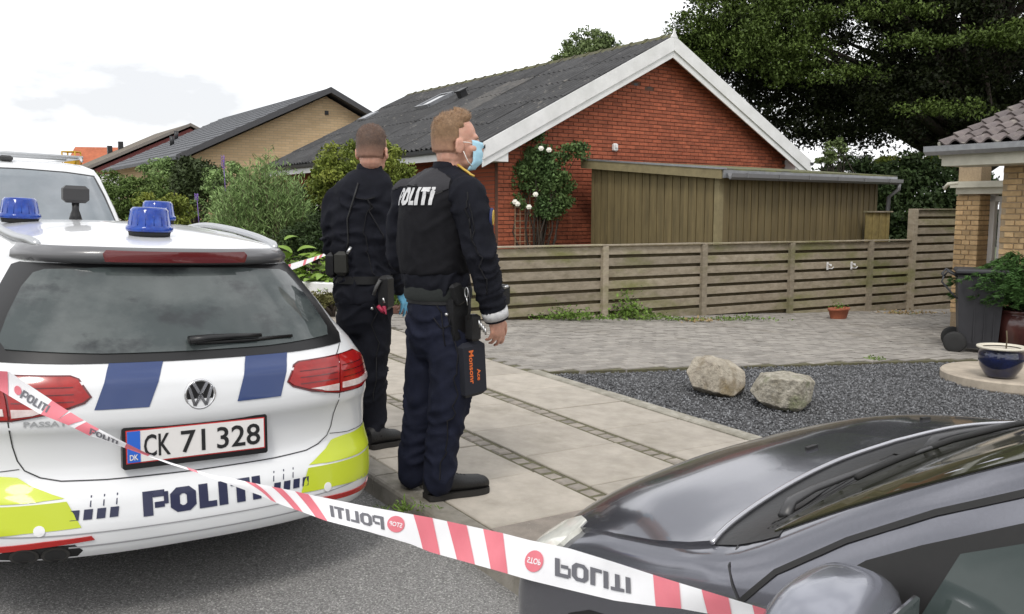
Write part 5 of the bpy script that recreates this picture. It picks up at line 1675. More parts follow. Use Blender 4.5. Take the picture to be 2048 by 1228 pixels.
# mask with ear loops
mk = MB(); P = []
for i in range(13):
    v = i / 12
    row = []
    for j in range(17):
        u = (j / 16 - .5) * 2
        th = u * 1.20
        zz = -.008 - .115 * v
        bul = .012 * math.sin(v * math.pi) + .002 * math.sin(v * 6 * math.pi)
        x = math.sin(th) * (.068 + bul * .3)
        y = .022 + math.cos(th) * (.082 + bul) + (.010 if v < .25 and abs(u) < .25 else 0) - .022 * max(0, v - .7) / .3
        zz += .012 * abs(u) * (v - .5) * -1.2 * 1
        row.append(tuple(hc + RH @ (Vector((x, y, zz)) * s)))
    P.append(row)
mk.grid(P)
mask = mk.build('face_mask', m_mask, root)
sm_ = mask.modifiers.new('thickness', 'SOLIDIFY'); sm_.thickness = .002
q = MB()
for sx in (-1, 1):
    for (z0, z1) in ((-.016, -.012), (-.112, -.050)):
        q.tube([hc + RH @ (Vector(v) * s) for v in ((sx * .064, .052, z0), (sx * .074, .03, z0 * .7 + z1 * .3 + .002), (sx * .084, .008, z1))], .0022, 5)
q.build('mask_loops', m_loop, mask)
# belt and gear at his right hip
bl_ = MB(); P = []
for dz in (-.018, .022):
    c = lp(877, 596, 0)
    P.append([tuple(c + L * (.176 * math.cos(t)) + H * (.148 * math.sin(t)) + Vector((0, 0, dz))) for t in np.linspace(0, 2 * math.pi, 33)[:-1]])
bl_.grid(P, closed_j=True); belt = bl_.build('belt', m_gear, root)
RG = Matrix((L, H, Vector((0, 0, 1)))).transposed()
rh = lp(915, 640, -.14)
pouch('holster', rh + Vector((0, 0, .0)), (.055, .10, .24), RG, m_gear, belt, .02)
pouch('pistol_grip', rh + H * -.03 + L * .035 + Vector((0, 0, .13)), (.035, .05, .11), RG @ Matrix.Rotation(.35, 3, 'X'), m_gear, belt, .012)
pouch('radio', lp(946, 655, -.17), (.05, .055, .13), RG, m_gear, belt, .012)
q = MB(); q.tube([lp(936, 640, -.22), lp(940, 600, -.21), lp(937, 575, -.2)], .006, 6); q.build('radio_cable', m_gear, belt)
q = MB(); cc = lp(933, 585, -.23)
q.tube([tuple(cc + L * (.012 * math.cos(t)) + Vector((0, 0, .024 * math.sin(t)))) for t in np.linspace(0, 2 * math.pi, 17)], .0028, 5, caps=False)
q.tube([cc + Vector((0, 0, -.024)), cc + Vector((.005, 0, -.06))], .003, 5); q.build('snap_hook', m_steel, belt)
q = MB()
for k in range(4):
    a = lp(958 + 4 * k, 640 + 5 * k, -.22); q.tube([a, a + Vector((.004, -.004, -.035))], .005, 5)
q.build('keys', m_steel, belt)
pouch('belt_case', lp(1002, 590, .12), (.07, .06, .11), RG, m_gear, belt, .012)
q = MB(); q.tube([lp(1003, 577, .08), lp(1017, 572, .08)], .008, 6); q.build('case_clip', m_steel, belt)
# thigh pocket with orange print, left leg pocket
tp_ = pouch('thigh_pocket', lp(944, 738, -.155), (.045, .14, .27), RG @ Matrix.Rotation(.06, 3, 'X'), pmat('dark_nylon', (0.0078, 0.0093, 0.0168), .75), root, .02)
pouch('pocket', lp(836, 722, .04), (.03, .10, .17), RG, m_trou, root, .012)
V, Tt = text_tris('Monsonr', .02)
Mp = tp_.matrix_local
q = MB(); xs = [v[0] for v in V]; k_ = .165 / max(xs)
q.add([tuple(Mp @ Vector((.0238, -.035 + v[1] * k_ * .9, .10 - v[0] * k_))) for v in V], Tt)
V2, T2_ = text_tris('Ace', .02)
q.build('orange_lettering', m_oran, root); q = MB()
q.add([tuple(Mp @ Vector((.0238, .012 + v[1] * k_ * .7, -.0 - v[0] * k_ * .8))) for v in V2], T2_)
q.build('orange_lettering', m_oran, root)
q = MB(); ell(q, tuple(lp(893, 629, -.235)), (.009, .009, .009), n1=10, n2=8); q.build('pocket_button', m_steel, root)

def seam(name, pts, bv, mat, parent, r=.003, out=.0015):
    q = MB(); c = catmull([tuple(p) for p in pts], len(pts) * 5); o = []
    for p in c:
        h, n_, _, _ = bv.find_nearest(Vector(p)); o.append(h + n_ * out)
    q.tube(o, r, 5); return q.build(name, mat, parent)
m_seamc = pmat('seam_thread', (.004, .004, .006), .9)
TB1 = BVHTree.FromPolygons([v.co.copy() for v in tme.vertices], [tuple(p.vertices) for p in tme.polygons])
seam('side_seam', [lp(x, y, -.35) for x, y in ((922, 610), (926, 680), (922, 760), (912, 840), (898, 920), (892, 970))], TB1, m_seamc, root)
seam('seat_seam', [lp(x, y, -.35) for x, y in ((862, 605), (864, 650), (870, 700))], TB1, m_seamc, root)
seam('pocket_flap', [lp(x, y, -.35) for x, y in ((845, 632), (868, 640), (892, 634))], TB1, m_seamc, root)
seam('sleeve_seam', [lp(x, y, -.45) for x, y in ((925, 385), (934, 450), (946, 520), (964, 590), (980, 625))], JB, m_seamc, root)
seam('armhole_seam', [lp(x, y, -.45) for x, y in ((930, 352), (912, 385), (908, 430), (916, 470))], JB, m_seamc, root, .004)
wb = MB(); P = []
for dz, k in ((-.03, 1.0), (-.015, 1.035), (.0, 1.03), (.015, 1.035), (.035, 1.0)):
    c = lp(876, 584, 0)
    P.append([tuple(c + L * (.180 * k * math.cos(t)) + H * (.152 * k * math.sin(t)) + Vector((0, 0, dz))) for t in np.linspace(0, 2 * math.pi, 41)[:-1]])
wb.grid(P, closed_j=True); wb.build('waistband', pmat('rib_knit', (.014, .017, .016), .9, None, 40, .2), root)

# ---------------------------------------------------------------- officer further off
sp2 = dict(heading=14, seed=23, fold_z=(0, 2), trousers=m_trou2, hs=1.09, hyaw=12, hands=1.02, hair=m_haird, hairp=(.007, .0025, .0, 4, -.095), jfold=.013,
    joints=dict(head=(745, 296, 0), neckm=(742, 325, .0), neckb=(738, 344, .0),
        shR=(768, 396, -.02), uaR=(772, 440, -.03), elR=(766, 490, -.04), faR=(782, 530, .05), wrR=(798, 572, .12),
        shL=(678, 400, .03), uaL=(670, 440, .04), elL=(668, 488, .08), faL=(690, 520, .16), wrL=(710, 540, .2),
        hipR=(752, 610, -.01), thR=(748, 680, -.02), knR=(746, 750, -.03), caR=(748, 810, -.03), anR=(750, 866, -.03),
        hipL=(706, 610, .03), thL=(708, 680, .03), knL=(712, 750, .03), caL=(714, 810, .03), anL=(716, 858, .03)),
    torso=[(738, 338, 0, .085, .07), (734, 350, 0, .13, .09), (728, 368, 0, .175, .11), (722, 396, 0, .188, .13), (718, 440, 0, .178, .135), (718, 490, 0, .165, .13), (722, 535, 0, .16, .13), (726, 565, 0, .175, .14), (728, 590, 0, .185, .15), (730, 606, 0, .175, .145)],
    hips=[(728, 570, 0, .15, .125), (729, 600, 0, .165, .14), (729, 630, 0, .165, .14), (729, 665, 0, .13, .11)],
    arm_r=[.082, .078, .070, .064, .055], leg_r=[.098, .098, .086, .070, .062],
    handR=((.35, .3, -1), (.5, .9, .2), (.9, -.3, .2)), handL=((.7, .7, -.3), (.2, .3, 1), (-.8, .5, 0)),
    bootR=(737, 898, 799, 886), bootL=(690, 884, 730, 870))
root2, lp2, J, H, L, hc, RH, s, jme2, tme2, P02 = make_officer(752, 890, 'police officer with short brown hair seen from behind, in plain dark jacket', sp2)
# glove on the right hand
gq = MB(); d = (J['wrR'] - J['faR']).normalized()
hand(gq, J['wrR'] + d * .02, Vector(sp2['handR'][0]), Vector(sp2['handR'][1]), Vector(sp2['handR'][2]), 1.12, (8, 18, 30))
gme = remesh('glove', gq, .0055, m_glove, 2); link('glove', gme, root2)
bl_ = MB(); P = []
for dz in (-.02, .025):
    c = lp2(726, 558, 0)
    P.append([tuple(c + L * (.178 * math.cos(t)) + H * (.145 * math.sin(t)) + Vector((0, 0, dz))) for t in np.linspace(0, 2 * math.pi, 33)[:-1]])
bl_.grid(P, closed_j=True); belt = bl_.build('belt', m_gear, root2)
RG = Matrix((L, H, Vector((0, 0, 1)))).transposed()
pouch('radio_pouch', lp2(684, 527, -.12), (.075, .05, .14), RG, pmat('olive_gear', (.018, .018, .014), .6), belt, .02)
pouch('pouch', lp2(663, 530, -.05), (.05, .06, .15), RG, m_gear, belt, .022)
q = MB(); q.tube([lp2(694, 508, -.17), lp2(702, 494, -.16)], .010, 6); q.build('pouch_clip', m_steel, belt)
pouch('holster', lp2(772, 585, -.12), (.06, .09, .20), RG, m_gear, belt, .02)
q = MB(); q.tube([lp2(760, 560, -.17), lp2(752, 575, -.18), lp2(747, 590, -.17)], .010, 6); q.build('baton_tip', pmat('grey_rubber', (.08, .08, .08), .6), belt)
q = MB(); q.tube([lp2(756, 612, -.17), lp2(764, 622, -.18), lp2(770, 628, -.17), lp2(768, 612, -.17)], .012, 6); q.build('tourniquet', m_redk, belt)
q = MB(); q.tube([lp2(766, 596, -.19), lp2(769, 606, -.19)], .006, 6); ell(q, tuple(lp2(744, 617, -.16)), (.010, .010, .010), n1=8, n2=6); q.build('key_ring', m_steel, belt)
JB2 = BVHTree.FromPolygons([v.co.copy() for v in jme2.vertices], [tuple(p.vertices) for p in jme2.polygons])
q = MB(); pts = []
for x, y in ((702, 358), (694, 400), (688, 440), (684, 480), (683, 510)):
    h, n_, _, _ = JB2.find_nearest(lp2(x, y, -.2)); pts.append(h + n_ * .004)
q.tube(pts, .005, 6); q.build('radio_cable', m_gear, root2)
seam('back_seam', [lp2(x, y, -.45) for x, y in ((738, 352), (733, 420), (730, 500), (730, 560))], JB2, m_seamc, root2)
seam('armhole_seam', [lp2(x, y, -.45) for x, y in ((762, 358), (750, 395), (748, 430), (756, 465))], JB2, m_seamc, root2, .004)
seam('yoke_seam', [lp2(x, y, -.45) for x, y in ((672, 385), (705, 378), (738, 376), (766, 382))], JB2, m_seamc, root2, .003)
TB2_ = BVHTree.FromPolygons([v.co.copy() for v in tme2.vertices], [tuple(p.vertices) for p in tme2.polygons])
seam('side_seam', [lp2(x, y, -.35) for x, y in ((768, 620), (766, 700), (760, 770), (756, 840))], TB2_, m_seamc, root2)
# ================================================================== plants
def leafmat(name, c, c2, isl=.35, rough=.6, spec=.2):
    return pmat(name, c, rough, c2, 1.3, .12, island=isl, spec=spec, world=True)
m_beech = leafmat('shaded_tree_leaf', (0.00966, 0.01428, 0.0042), (0.01554, 0.02184, 0.00462), .45)  # shade inside the crown put into a near-black leaf colour
m_hedge = leafmat('hedge_leaf', (0.08352, 0.1354, 0.03312), (0.1152, 0.1685, 0.04608))
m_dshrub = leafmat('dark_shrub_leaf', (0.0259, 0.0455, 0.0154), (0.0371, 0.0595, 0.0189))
m_will = leafmat('grey_green_leaf', (0.2257, 0.3229, 0.121), (0.1663, 0.2549, 0.08748), .4)
m_round = leafmat('yellow_green_leaf', (0.1403, 0.1895, 0.03655), (0.2167, 0.2389, 0.0425), .4)
m_hosta = leafmat('hosta_leaf', (0.2125, 0.3187, 0.05865), (0.1598, 0.255, 0.0476), .25, .45)
m_yew = leafmat('yew_leaf', (0.04725, 0.105, 0.027), (0.06825, 0.1417, 0.03675), .4)
m_rose = leafmat('rose_leaf', (0.062, 0.109, 0.037), (0.102, 0.156, 0.050), .45)
m_weed = leafmat('weed_leaf', (0.1011, 0.1785, 0.02975), (0.1428, 0.2142, 0.0476), .4)
m_bark = pmat('bark', (.055, .042, .032), .9, (.035, .028, .022), 6, .2, .9, 40, world=True)
m_twig = pmat('twig', (.11, .085, .05), .85)
m_petal = pmat('white_petal', (.85, .83, .74), .6, None, 10, .05)
m_purple = pmat('purple_flower', (.22, .13, .42), .7, None, 20, .2)

def leaf_mesh(name, P, D, Nn, size, mat, aspect=.5, fold=.25):
    """P positions, D directions, Nn normals (n,3), size (n,)"""
    D = D / np.linalg.norm(D, axis=1, keepdims=True)
    S = np.cross(Nn, D); S /= np.linalg.norm(S, axis=1, keepdims=True) + 1e-9
    U2 = np.cross(D, S)
    s = size[:, None]
    base, tip = P - D * s * .5, P + D * s * .5
    l = P + S * s * aspect * .5 + U2 * s * fold * .4 - D * s * .05
    r = P - S * s * aspect * .5 + U2 * s * fold * .4 - D * s * .05
    V = np.stack([base, r, tip, l], 1).reshape(-1, 3)
    i = np.arange(len(P)) * 4
    F = np.concatenate([np.stack([i, i + 1, i + 2], 1), np.stack([i, i + 2, i + 3], 1)], 1).reshape(-1, 3)
    return np_mesh(name, V, F, mat)
def rdir(n, rg): 
    v = rg.normal(size=(n, 3)); return v / np.linalg.norm(v, axis=1, keepdims=True)
def in_ell(n, rg, c, r, shell=.0):
    d = rdir(n, rg); k = (shell + (1 - shell) * rg.random(n)) ** (1 / 3.0)
    return np.array(c) + d * k[:, None] * np.array(r)
def clumps(n, rg, ells, shell, rmin, rmax, per, keep=None):
    vol = np.array([e[1][0] * e[1][1] * e[1][2] for e in ells]) ** .75; vol /= vol.sum()
    C_ = []
    for e, v in zip(ells, vol): C_.append(in_ell(max(1, int(n * v)), rg, e[0], e[1], shell))
    C_ = np.concatenate(C_)
    if keep is not None: C_ = C_[[bool(keep(c)) for c in C_]]
    R_ = rg.uniform(rmin, rmax, len(C_))
    P = (C_[:, None, :] + rdir(len(C_) * per, rg).reshape(len(C_), per, 3) * (rg.random((len(C_), per, 1)) ** .5) * R_[:, None, None] * np.array([1, 1, .62])).reshape(-1, 3)
    return C_, P
def foliage(name, parent, mat, P, rg, size, aspect=.5, up=.6, var=.3, D=None):
    n = len(P)
    Nn = rdir(n, rg) + np.array([0, 0, up]); Nn /= np.linalg.norm(Nn, axis=1, keepdims=True)
    if D is None: D = rdir(n, rg) + np.array([0, 0, -.15])
    o = link(name, leaf_mesh(name, P, D, Nn, size * (1 - var + 2 * var * rg.random(n)), mat, aspect), parent)
    o['kind'] = 'stuff'
    return o
def branches(name, parent, base, tips, r0, mat, rg, fork=.45, sub=.35):
    mb = MB()
    for t in tips:
        t = Vector(t); b = Vector(base)
        m = b.lerp(t, fork) + Vector(rg.normal(size=3) * .08 * (t - b).length) + Vector((0, 0, .05 * (t - b).length))
        mb.tube([b, m, t], [r0, r0 * .6, r0 * .2], 6)
    return mb.build(name, mat, parent)

# ---- large dark tree behind the houses
rg = np.random.default_rng(11)
TB = at(1948, 420, 25.0); TB.z = gz(TB.x, TB.y, -.15)
tree = empty('broadleaf_tree', upright(TB), 'huge dark broadleaf tree rising behind the shed and the yellow brick house', 'tree')
def tl(x, y, d): p = at(x, y, d) - TB; return np.array(p)
E_ = [(tl(1830, 60, 25.5), (4.3, 4.2, 3.2)), (tl(1640, 85, 25), (2.9, 3.2, 2.3)), (tl(1500, 30, 24.5), (1.6, 2.0, 1.7)), (tl(2010, 100, 25), (4.2, 4.2, 3.2)), (tl(1700, -130, 25), (4.4, 4.5, 2.8)), (tl(1950, -200, 25), (5, 4.5, 3.5)), (tl(1700, 205, 24.5), (1.7, 2.4, 1.1)), (tl(1830, 225, 24.5), (2.2, 2.8, 1.1)), (tl(2060, 220, 25), (3.0, 3.0, 1.5))]
C_, P = clumps(1350, rg, E_, .34, .42, .9, 160)
# thinner fringe on the left, where the sky sparkles through
C3, P3_ = clumps(170, rg, [(tl(1560, 180, 24), (1.3, 1.6, 1.1)), (tl(1510, 130, 24), (1.3, 1.6, 1.1)), (tl(1600, 250, 24), (1.2, 1.4, .6)), (tl(1405, 70, 24), (.9, 1.0, .55)), (tl(1450, 110, 24), (.9, 1.0, .6)), (tl(1690, 268, 24), (1.3, 1.2, .35))], 0, .28, .6, 95)
P = np.concatenate([P, P3_])
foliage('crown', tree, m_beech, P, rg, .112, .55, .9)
mb = MB(); mb.tube([(0, 0, -.5), (.05, 0, .8), (.0, .1, 2.4), (-.2, .1, 4.5), (-.5, 0, 8)], [.62, .5, .46, .38, .2], 12)
for c in C_[::14]:
    c = Vector(c); b = Vector((-.15, .1, 3.0 + rnd.random() * 3.5)); m = b.lerp(c, .5) + Vector((0, 0, .4))
    mb.tube([b, m, c], [.16, .09, .02], 6)
mb.build('trunk', m_bark, tree)
# outer sprays, the daylight on them put into a paler leaf colour
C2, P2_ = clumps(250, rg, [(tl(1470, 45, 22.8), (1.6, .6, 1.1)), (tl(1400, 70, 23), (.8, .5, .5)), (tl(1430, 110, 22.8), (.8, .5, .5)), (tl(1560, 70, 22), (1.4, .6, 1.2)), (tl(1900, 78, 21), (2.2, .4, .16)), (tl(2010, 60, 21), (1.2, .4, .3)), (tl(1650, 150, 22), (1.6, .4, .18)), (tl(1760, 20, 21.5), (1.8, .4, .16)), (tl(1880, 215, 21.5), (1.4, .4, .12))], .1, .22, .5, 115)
foliage('outer_leaves', tree, leafmat('sunlit_tree_leaf', (.062, .095, .020), (.085, .125, .026), .4), P2_, rg, .098, .5, 1.2)

# ---- small tree far behind the roof
TB2 = at(1180, 420, 44); TB2.z = gz(TB2.x, TB2.y)
t2 = empty('broadleaf_tree', upright(TB2), 'distant tree top showing above the ridge of the red house', 'tree')
def tl2(x, y, d=44): return np.array(at(x, y, d) - TB2)
C_, P = clumps(330, rg, [(tl2(1180, 98), (1.35, 1.4, .95)), (tl2(1160, 120), (1.2, 1.2, .8)), (tl2(1215, 112), (.8, 1, .75)), (tl2(1125, 118), (.5, .6, .3)), (tl2(1180, 170), (1.5, 1.5, 1.4))], .2, .2, .42, 55)
foliage('crown', t2, leafmat('far_tree_leaf', (0.126, 0.168, 0.067), (0.160, 0.210, 0.084)), P, rg, .16, .55, .5)
mb = MB(); mb.tube([(0, 0, 0), (0, 0, 5), (.1, 0, 8.5)], [.3, .22, .08], 8); mb.build('trunk', m_bark, t2)

# ---- bushes in front of the dark tree
def bush(name, label, cat, spots, mat, n, per, size, rmin, rmax, aspect=.5, up=.5, seed=1, shell=.2, group=None, stem=True, base=None):
    """spots: (x, y, depth, rx, ry, rz) in photograph place and metres"""
    rg = np.random.default_rng(seed)
    x, y, d = spots[0][:3]
    B = base if base is not None else at(x, y, d)
    if base is None: B.z = gz(B.x, B.y)
    o = empty(name, upright(B), label, cat, group)
    E_ = [(np.array(at(s[0], s[1], s[2]) - B), s[3:6]) for s in spots]
    C_, P = clumps(n, rg, E_, shell, rmin, rmax, per)
    g0 = gz(B.x, B.y) - B.z
    P = P[P[:, 2] > g0 + .02]
    foliage('foliage', o, mat, P, rg, size, aspect, up)
    if stem: branches('stems', o, (0, 0, g0), [c for c in C_[::max(1, len(C_) // 14)]], .03, m_bark, rg)
    return o
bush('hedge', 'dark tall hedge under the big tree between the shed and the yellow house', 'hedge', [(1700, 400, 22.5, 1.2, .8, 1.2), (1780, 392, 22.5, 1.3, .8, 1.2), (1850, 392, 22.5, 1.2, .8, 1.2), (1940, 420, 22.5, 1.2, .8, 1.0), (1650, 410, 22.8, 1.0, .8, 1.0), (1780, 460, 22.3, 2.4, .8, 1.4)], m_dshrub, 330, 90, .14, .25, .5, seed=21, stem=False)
bush('shrub', 'sunlit yellow green shrub above the dark hedge, under the big tree', 'shrub', [(1795, 330, 23.3, .7, .4, .26), (1850, 328, 23.3, .6, .4, .26), (1885, 326, 23.3, .4, .4, .22)], m_round, 75, 60, .10, .15, .3, seed=22)
bush('conifer', 'feathery grey green conifer top seen past the end of the red gable', 'conifer', [(1700, 328, 27, .4, .4, .35), (1735, 332, 27, .4, .4, .3)], leafmat('grey_conifer', (0.120, 0.160, 0.096), (0.096, 0.136, 0.080)), 40, 60, .12, .15, .3, .2, seed=23)
bush('shrub', 'pale leafy spray at the foot of the right bargeboard of the red house', 'shrub', [(1668, 300, 21.5, .25, .3, .32), (1655, 315, 21.5, .2, .3, .2)], leafmat('pale_leaf', (.13, .17, .06), (.10, .14, .05)), 24, 40, .10, .1, .22, seed=24)

# ---- left garden
bush('hedge', 'clipped green hedge beside the white van along the road', 'hedge', [(230, 398, 20, .5, .9, .42), (265, 398, 20, .5, .9, .46), (300, 396, 20, .5, .9, .50), (335, 398, 20, .5, .9, .50), (280, 430, 19.8, 1.2, .9, .7), (212, 380, 21, .3, .6, .5), (350, 430, 19.5, .7, .8, .6)], m_hedge, 330, 80, .075, .14, .26, seed=31, up=.7, stem=False)
bush('shrub', 'small light green rounded shrub in front of the clipped hedge', 'shrub', [(315, 408, 16.5, .42, .4, .2), (350, 412, 16.5, .3, .3, .18), (330, 440, 16.5, .5, .4, .3)], m_round, 90, 60, .06, .1, .2, seed=32)
bush('shrub', 'dark rounded shrub between the clipped hedge and the willowy shrub', 'shrub', [(388, 368, 18.5, .42, .5, .45), (410, 355, 18.5, .3, .5, .32), (385, 340, 18.5, .25, .4, .22)], leafmat('mid_dark_leaf', (0.06225, 0.084, 0.03375), (0.045, 0.06525, 0.02475)), 150, 70, .085, .15, .3, seed=33)
bush('shrub', 'low pale green bush below the far slate roof, next to the hedge', 'shrub', [(320, 340, 24, .5, .5, .28), (355, 335, 24, .4, .5, .28), (335, 370, 24, .7, .5, .5)], m_will, 70, 60, .10, .15, .3, seed=34)
bb = bush('butterfly_bush', 'straggly bush with purple flower spikes in front of the tan brick gable', 'bush', [(452, 385, 17, .42, .4, .5), (438, 420, 17, .5, .4, .5), (470, 360, 17, .25, .3, .35)], m_will, 80, 60, .09, .12, .25, .35, seed=35)
for (x, y, h_) in ((446, 322, .24), (393, 393, .12)):
    p = at(x, y, 16.4) - Vector(bb.location)
    fl = MB()
    fl.tube([p + Vector((0, 0, -h_ * .6)), p + Vector((.01, 0, -.1 * h_)), p + Vector((.02, 0, h_ * .5))], [.006, .012, .003], 6)
    for j in range(26):
        a_ = j * 2.4; z_ = (j / 26 - .55) * h_; ell(fl, (p.x + .03 * math.cos(a_), p.y + .03 * math.sin(a_), p.z + z_), (.011, .011, .011), n1=6, n2=4)
    fl.tube([p + Vector((.01, 0, -h_ * .5)), p + Vector((0, .1, -.8))], .008, 5)
    fl.build('flower_spike', m_purple, bb)

# willow-like shrub: long narrow leaves on upright shoots
def shoots(name, label, cat, px0, py0, depth, shoots_, mat, leaf, aspect, seed, spread=.5, per=60, lean=.3, base_r=.3):
    rg = np.random.default_rng(seed)
    B = at(px0, py0, depth); B.z = gz(B.x, B.y)
    o = empty(name, upright(B), label, cat)
    Ps, Ds = [], []
    mb = MB()
    for (tx, ty, dd) in shoots_:
        tip = at(tx, ty, depth + dd) - B
        b = Vector((tip.x * .30 + rg.normal() * .05, tip.y * .3, -.02))
        m = b.lerp(tip, .55) + Vector((tip.x * .08, 0, .10))
        c = catmull([tuple(b), tuple(m), tuple(tip)], 14)
        mb.tube([tuple(p) for p in c], [.012 * (1 - i / 16) for i in range(14)], 5)
        k = per
        t = rg.random(k) ** .7
        idx = np.clip((t * 13).astype(int), 0, 12); f = (t * 13 - idx)[:, None]
        pp = c[idx] * (1 - f) + c[idx + 1] * f
        ax = c[idx + 1] - c[idx]; ax /= np.linalg.norm(ax, axis=1, keepdims=True)
        out = rdir(k, rg) * np.array([1, 1, .4])
        dd_ = ax * (1 - lean) + out * (.55 + lean)
        Ps.append(pp + dd_ * leaf * .5 + rg.normal(size=(k, 3)) * spread * .1); Ds.append(dd_)
    P = np.concatenate(Ps); D = np.concatenate(Ds)
    mb.build('stems', m_twig, o)
    foliage('foliage', o, mat, P, rg, leaf, aspect, .4, .3, D)
    return o
rs = random.Random(5)
sh = []
for k in range(300):
    a = rs.uniform(-1, 1); yy = rs.uniform(0, 1)
    cx = 530 + a * 118 * (1 - .45 * (yy ** 1.5)); cy = 478 - 165 * yy + abs(a) * 50 * yy + rs.uniform(-10, 10)
    sh.append((cx, cy, rs.uniform(-.7, .5)))
sh += [(537, 296, 0), (512, 318, .1), (575, 325, -.1), (490, 330, 0), (455, 350, .1), (600, 345, 0), (548, 315, .2)]
shoots('willow_shrub', 'large loose willow-like shrub with narrow grey green leaves behind the police car', 'shrub', 535, 500, 13.6, sh, m_will, .095, .17, 41, per=85)
sh = [(rs.uniform(425, 520), rs.uniform(385, 470), rs.uniform(-.3, .3)) for k in range(70)]
shoots('shrub', 'lower loose shrub at the left foot of the willow-like shrub', 'shrub', 465, 500, 14.6, sh, m_will, .08, .22, 42, per=60)

# clipped ball on a stem behind the officers
rg = np.random.default_rng(51)
B = at(726, 420, 14.2); B.z = gz(B.x, B.y)
ball = empty('ball_bush', upright(B), 'round yellow green bush on a short stem behind the two officers', 'bush')
cc = np.array(at(726, 352, 14.2) - B)
C_, P = clumps(330, rg, [(cc, (.80, .75, .62)), (cc + np.array([-.1, 0, -.2]), (.78, .7, .5)), (cc + np.array([.3, 0, .1]), (.5, .5, .45))], .45, .12, .22, 78)
foliage('foliage', ball, m_round, P, rg, .062, .5, .6)
mb = MB(); mb.tube([(0, 0, 0), (.02, 0, .5), (0, 0, cc[2])], [.05, .045, .04], 8)
for c in C_[::25]: mb.tube([(0, 0, cc[2] - .4), tuple(c)], [.02, .006], 5)
mb.build('stem', m_bark, ball)
# low dark shrubs under it
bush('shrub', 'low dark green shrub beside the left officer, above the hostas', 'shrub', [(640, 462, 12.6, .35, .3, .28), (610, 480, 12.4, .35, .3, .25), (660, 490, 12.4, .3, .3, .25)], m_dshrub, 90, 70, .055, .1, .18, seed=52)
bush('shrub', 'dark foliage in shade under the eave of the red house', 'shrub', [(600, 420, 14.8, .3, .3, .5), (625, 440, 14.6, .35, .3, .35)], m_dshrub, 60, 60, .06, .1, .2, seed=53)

# hostas: big leaves one by one
def big_leaf(w_, l_):
    P = []
    for i in range(7):
        t = i / 6; ww = w_ * math.sin(math.pi * min(1, t * .93 + .06)) ** .7 * (1 - .25 * t)
        z = .06 * l_ * math.sin(t * 2.6) - .25 * l_ * t * t
        P.append([(sx * ww, t * l_, z + abs(sx) * ww * .35) for sx in (-1, -.5, 0, .5, 1)])
    s = MB(); s.grid(P); return s.mesh('leaf', m_hosta)
hl_ = [big_leaf(.068, .22), big_leaf(.080, .25), big_leaf(.055, .19)]
for q, (hx, hy, n, lab) in enumerate(((590, 520, 60, 'pale green hosta clump nearest the tail of the police car'), (625, 555, 80, 'pale green hosta clump above the white kerb, beside the left officer'), (655, 530, 60, 'pale green hosta clump partly behind the left officer'), (565, 500, 34, 'small hosta clump at the roof edge of the police car'))):
    B = at(hx, hy + 22, 11.6 - q * .0); gzz = gz(B.x, B.y); B.z = gzz
    ho = empty('hosta', upright(B), lab, 'hosta')
    rg2 = random.Random(60 + q)
    top = (at(hx, hy, 11.6) - B).z
    for k in range(n):
        a = rg2.uniform(0, 2 * math.pi); r = rg2.uniform(.03, .42); z = max(.08, top * rg2.uniform(.2, 1.2) - r * .3)
        M = Matrix.Translation((r * math.cos(a), r * math.sin(a), z)) @ Matrix.Rotation(a - math.pi / 2, 4, 'Z') @ Matrix.Rotation(rg2.uniform(-.1, .6), 4, 'X') @ Matrix.Rotation(rg2.uniform(-.3, .3), 4, 'Y')
        inst('leaf', rg2.choice(hl_), ho, M)
    mb = MB()
    for k in range(8):
        a = k * .8; mb.tube([(0, 0, 0), (.12 * math.cos(a), .12 * math.sin(a), top * .7)], .008, 5)
    mb.build('stalks', m_weed, ho)
mb = MB(); a = at(628, 584, 11.2); b = at(700, 586, 10.9); 
d = (b - a); ang = math.atan2(d.y, d.x)
MBk = MB().box((0, 0, 0), (1.5, .12, .22), bev=.012)
kb = MBk.build('garden_kerb', m_white, None, Matrix.Translation(at(655, 582, 11.1)) @ Matrix.Rotation(ang, 4, 'Z'))
tag(kb, 'low white garden kerb below the hostas, left of the officers', 'kerb')
bush('ground_cover', 'brownish ground cover plants below the white garden kerb', 'ground cover', [(665, 603, 10.7, .3, .15, .08), (640, 600, 10.7, .3, .15, .08)], leafmat('brown_green_leaf', (.13, .12, .045), (.10, .105, .035)), 40, 50, .04, .05, .1, seed=54)
bush('shrub', 'low leafy plants between the two officers at the end of the fence', 'shrub', [(805, 596, 12.2, .25, .2, .16), (785, 560, 12.6, .3, .2, .3)], m_weed, 50, 50, .06, .08, .15, seed=55)

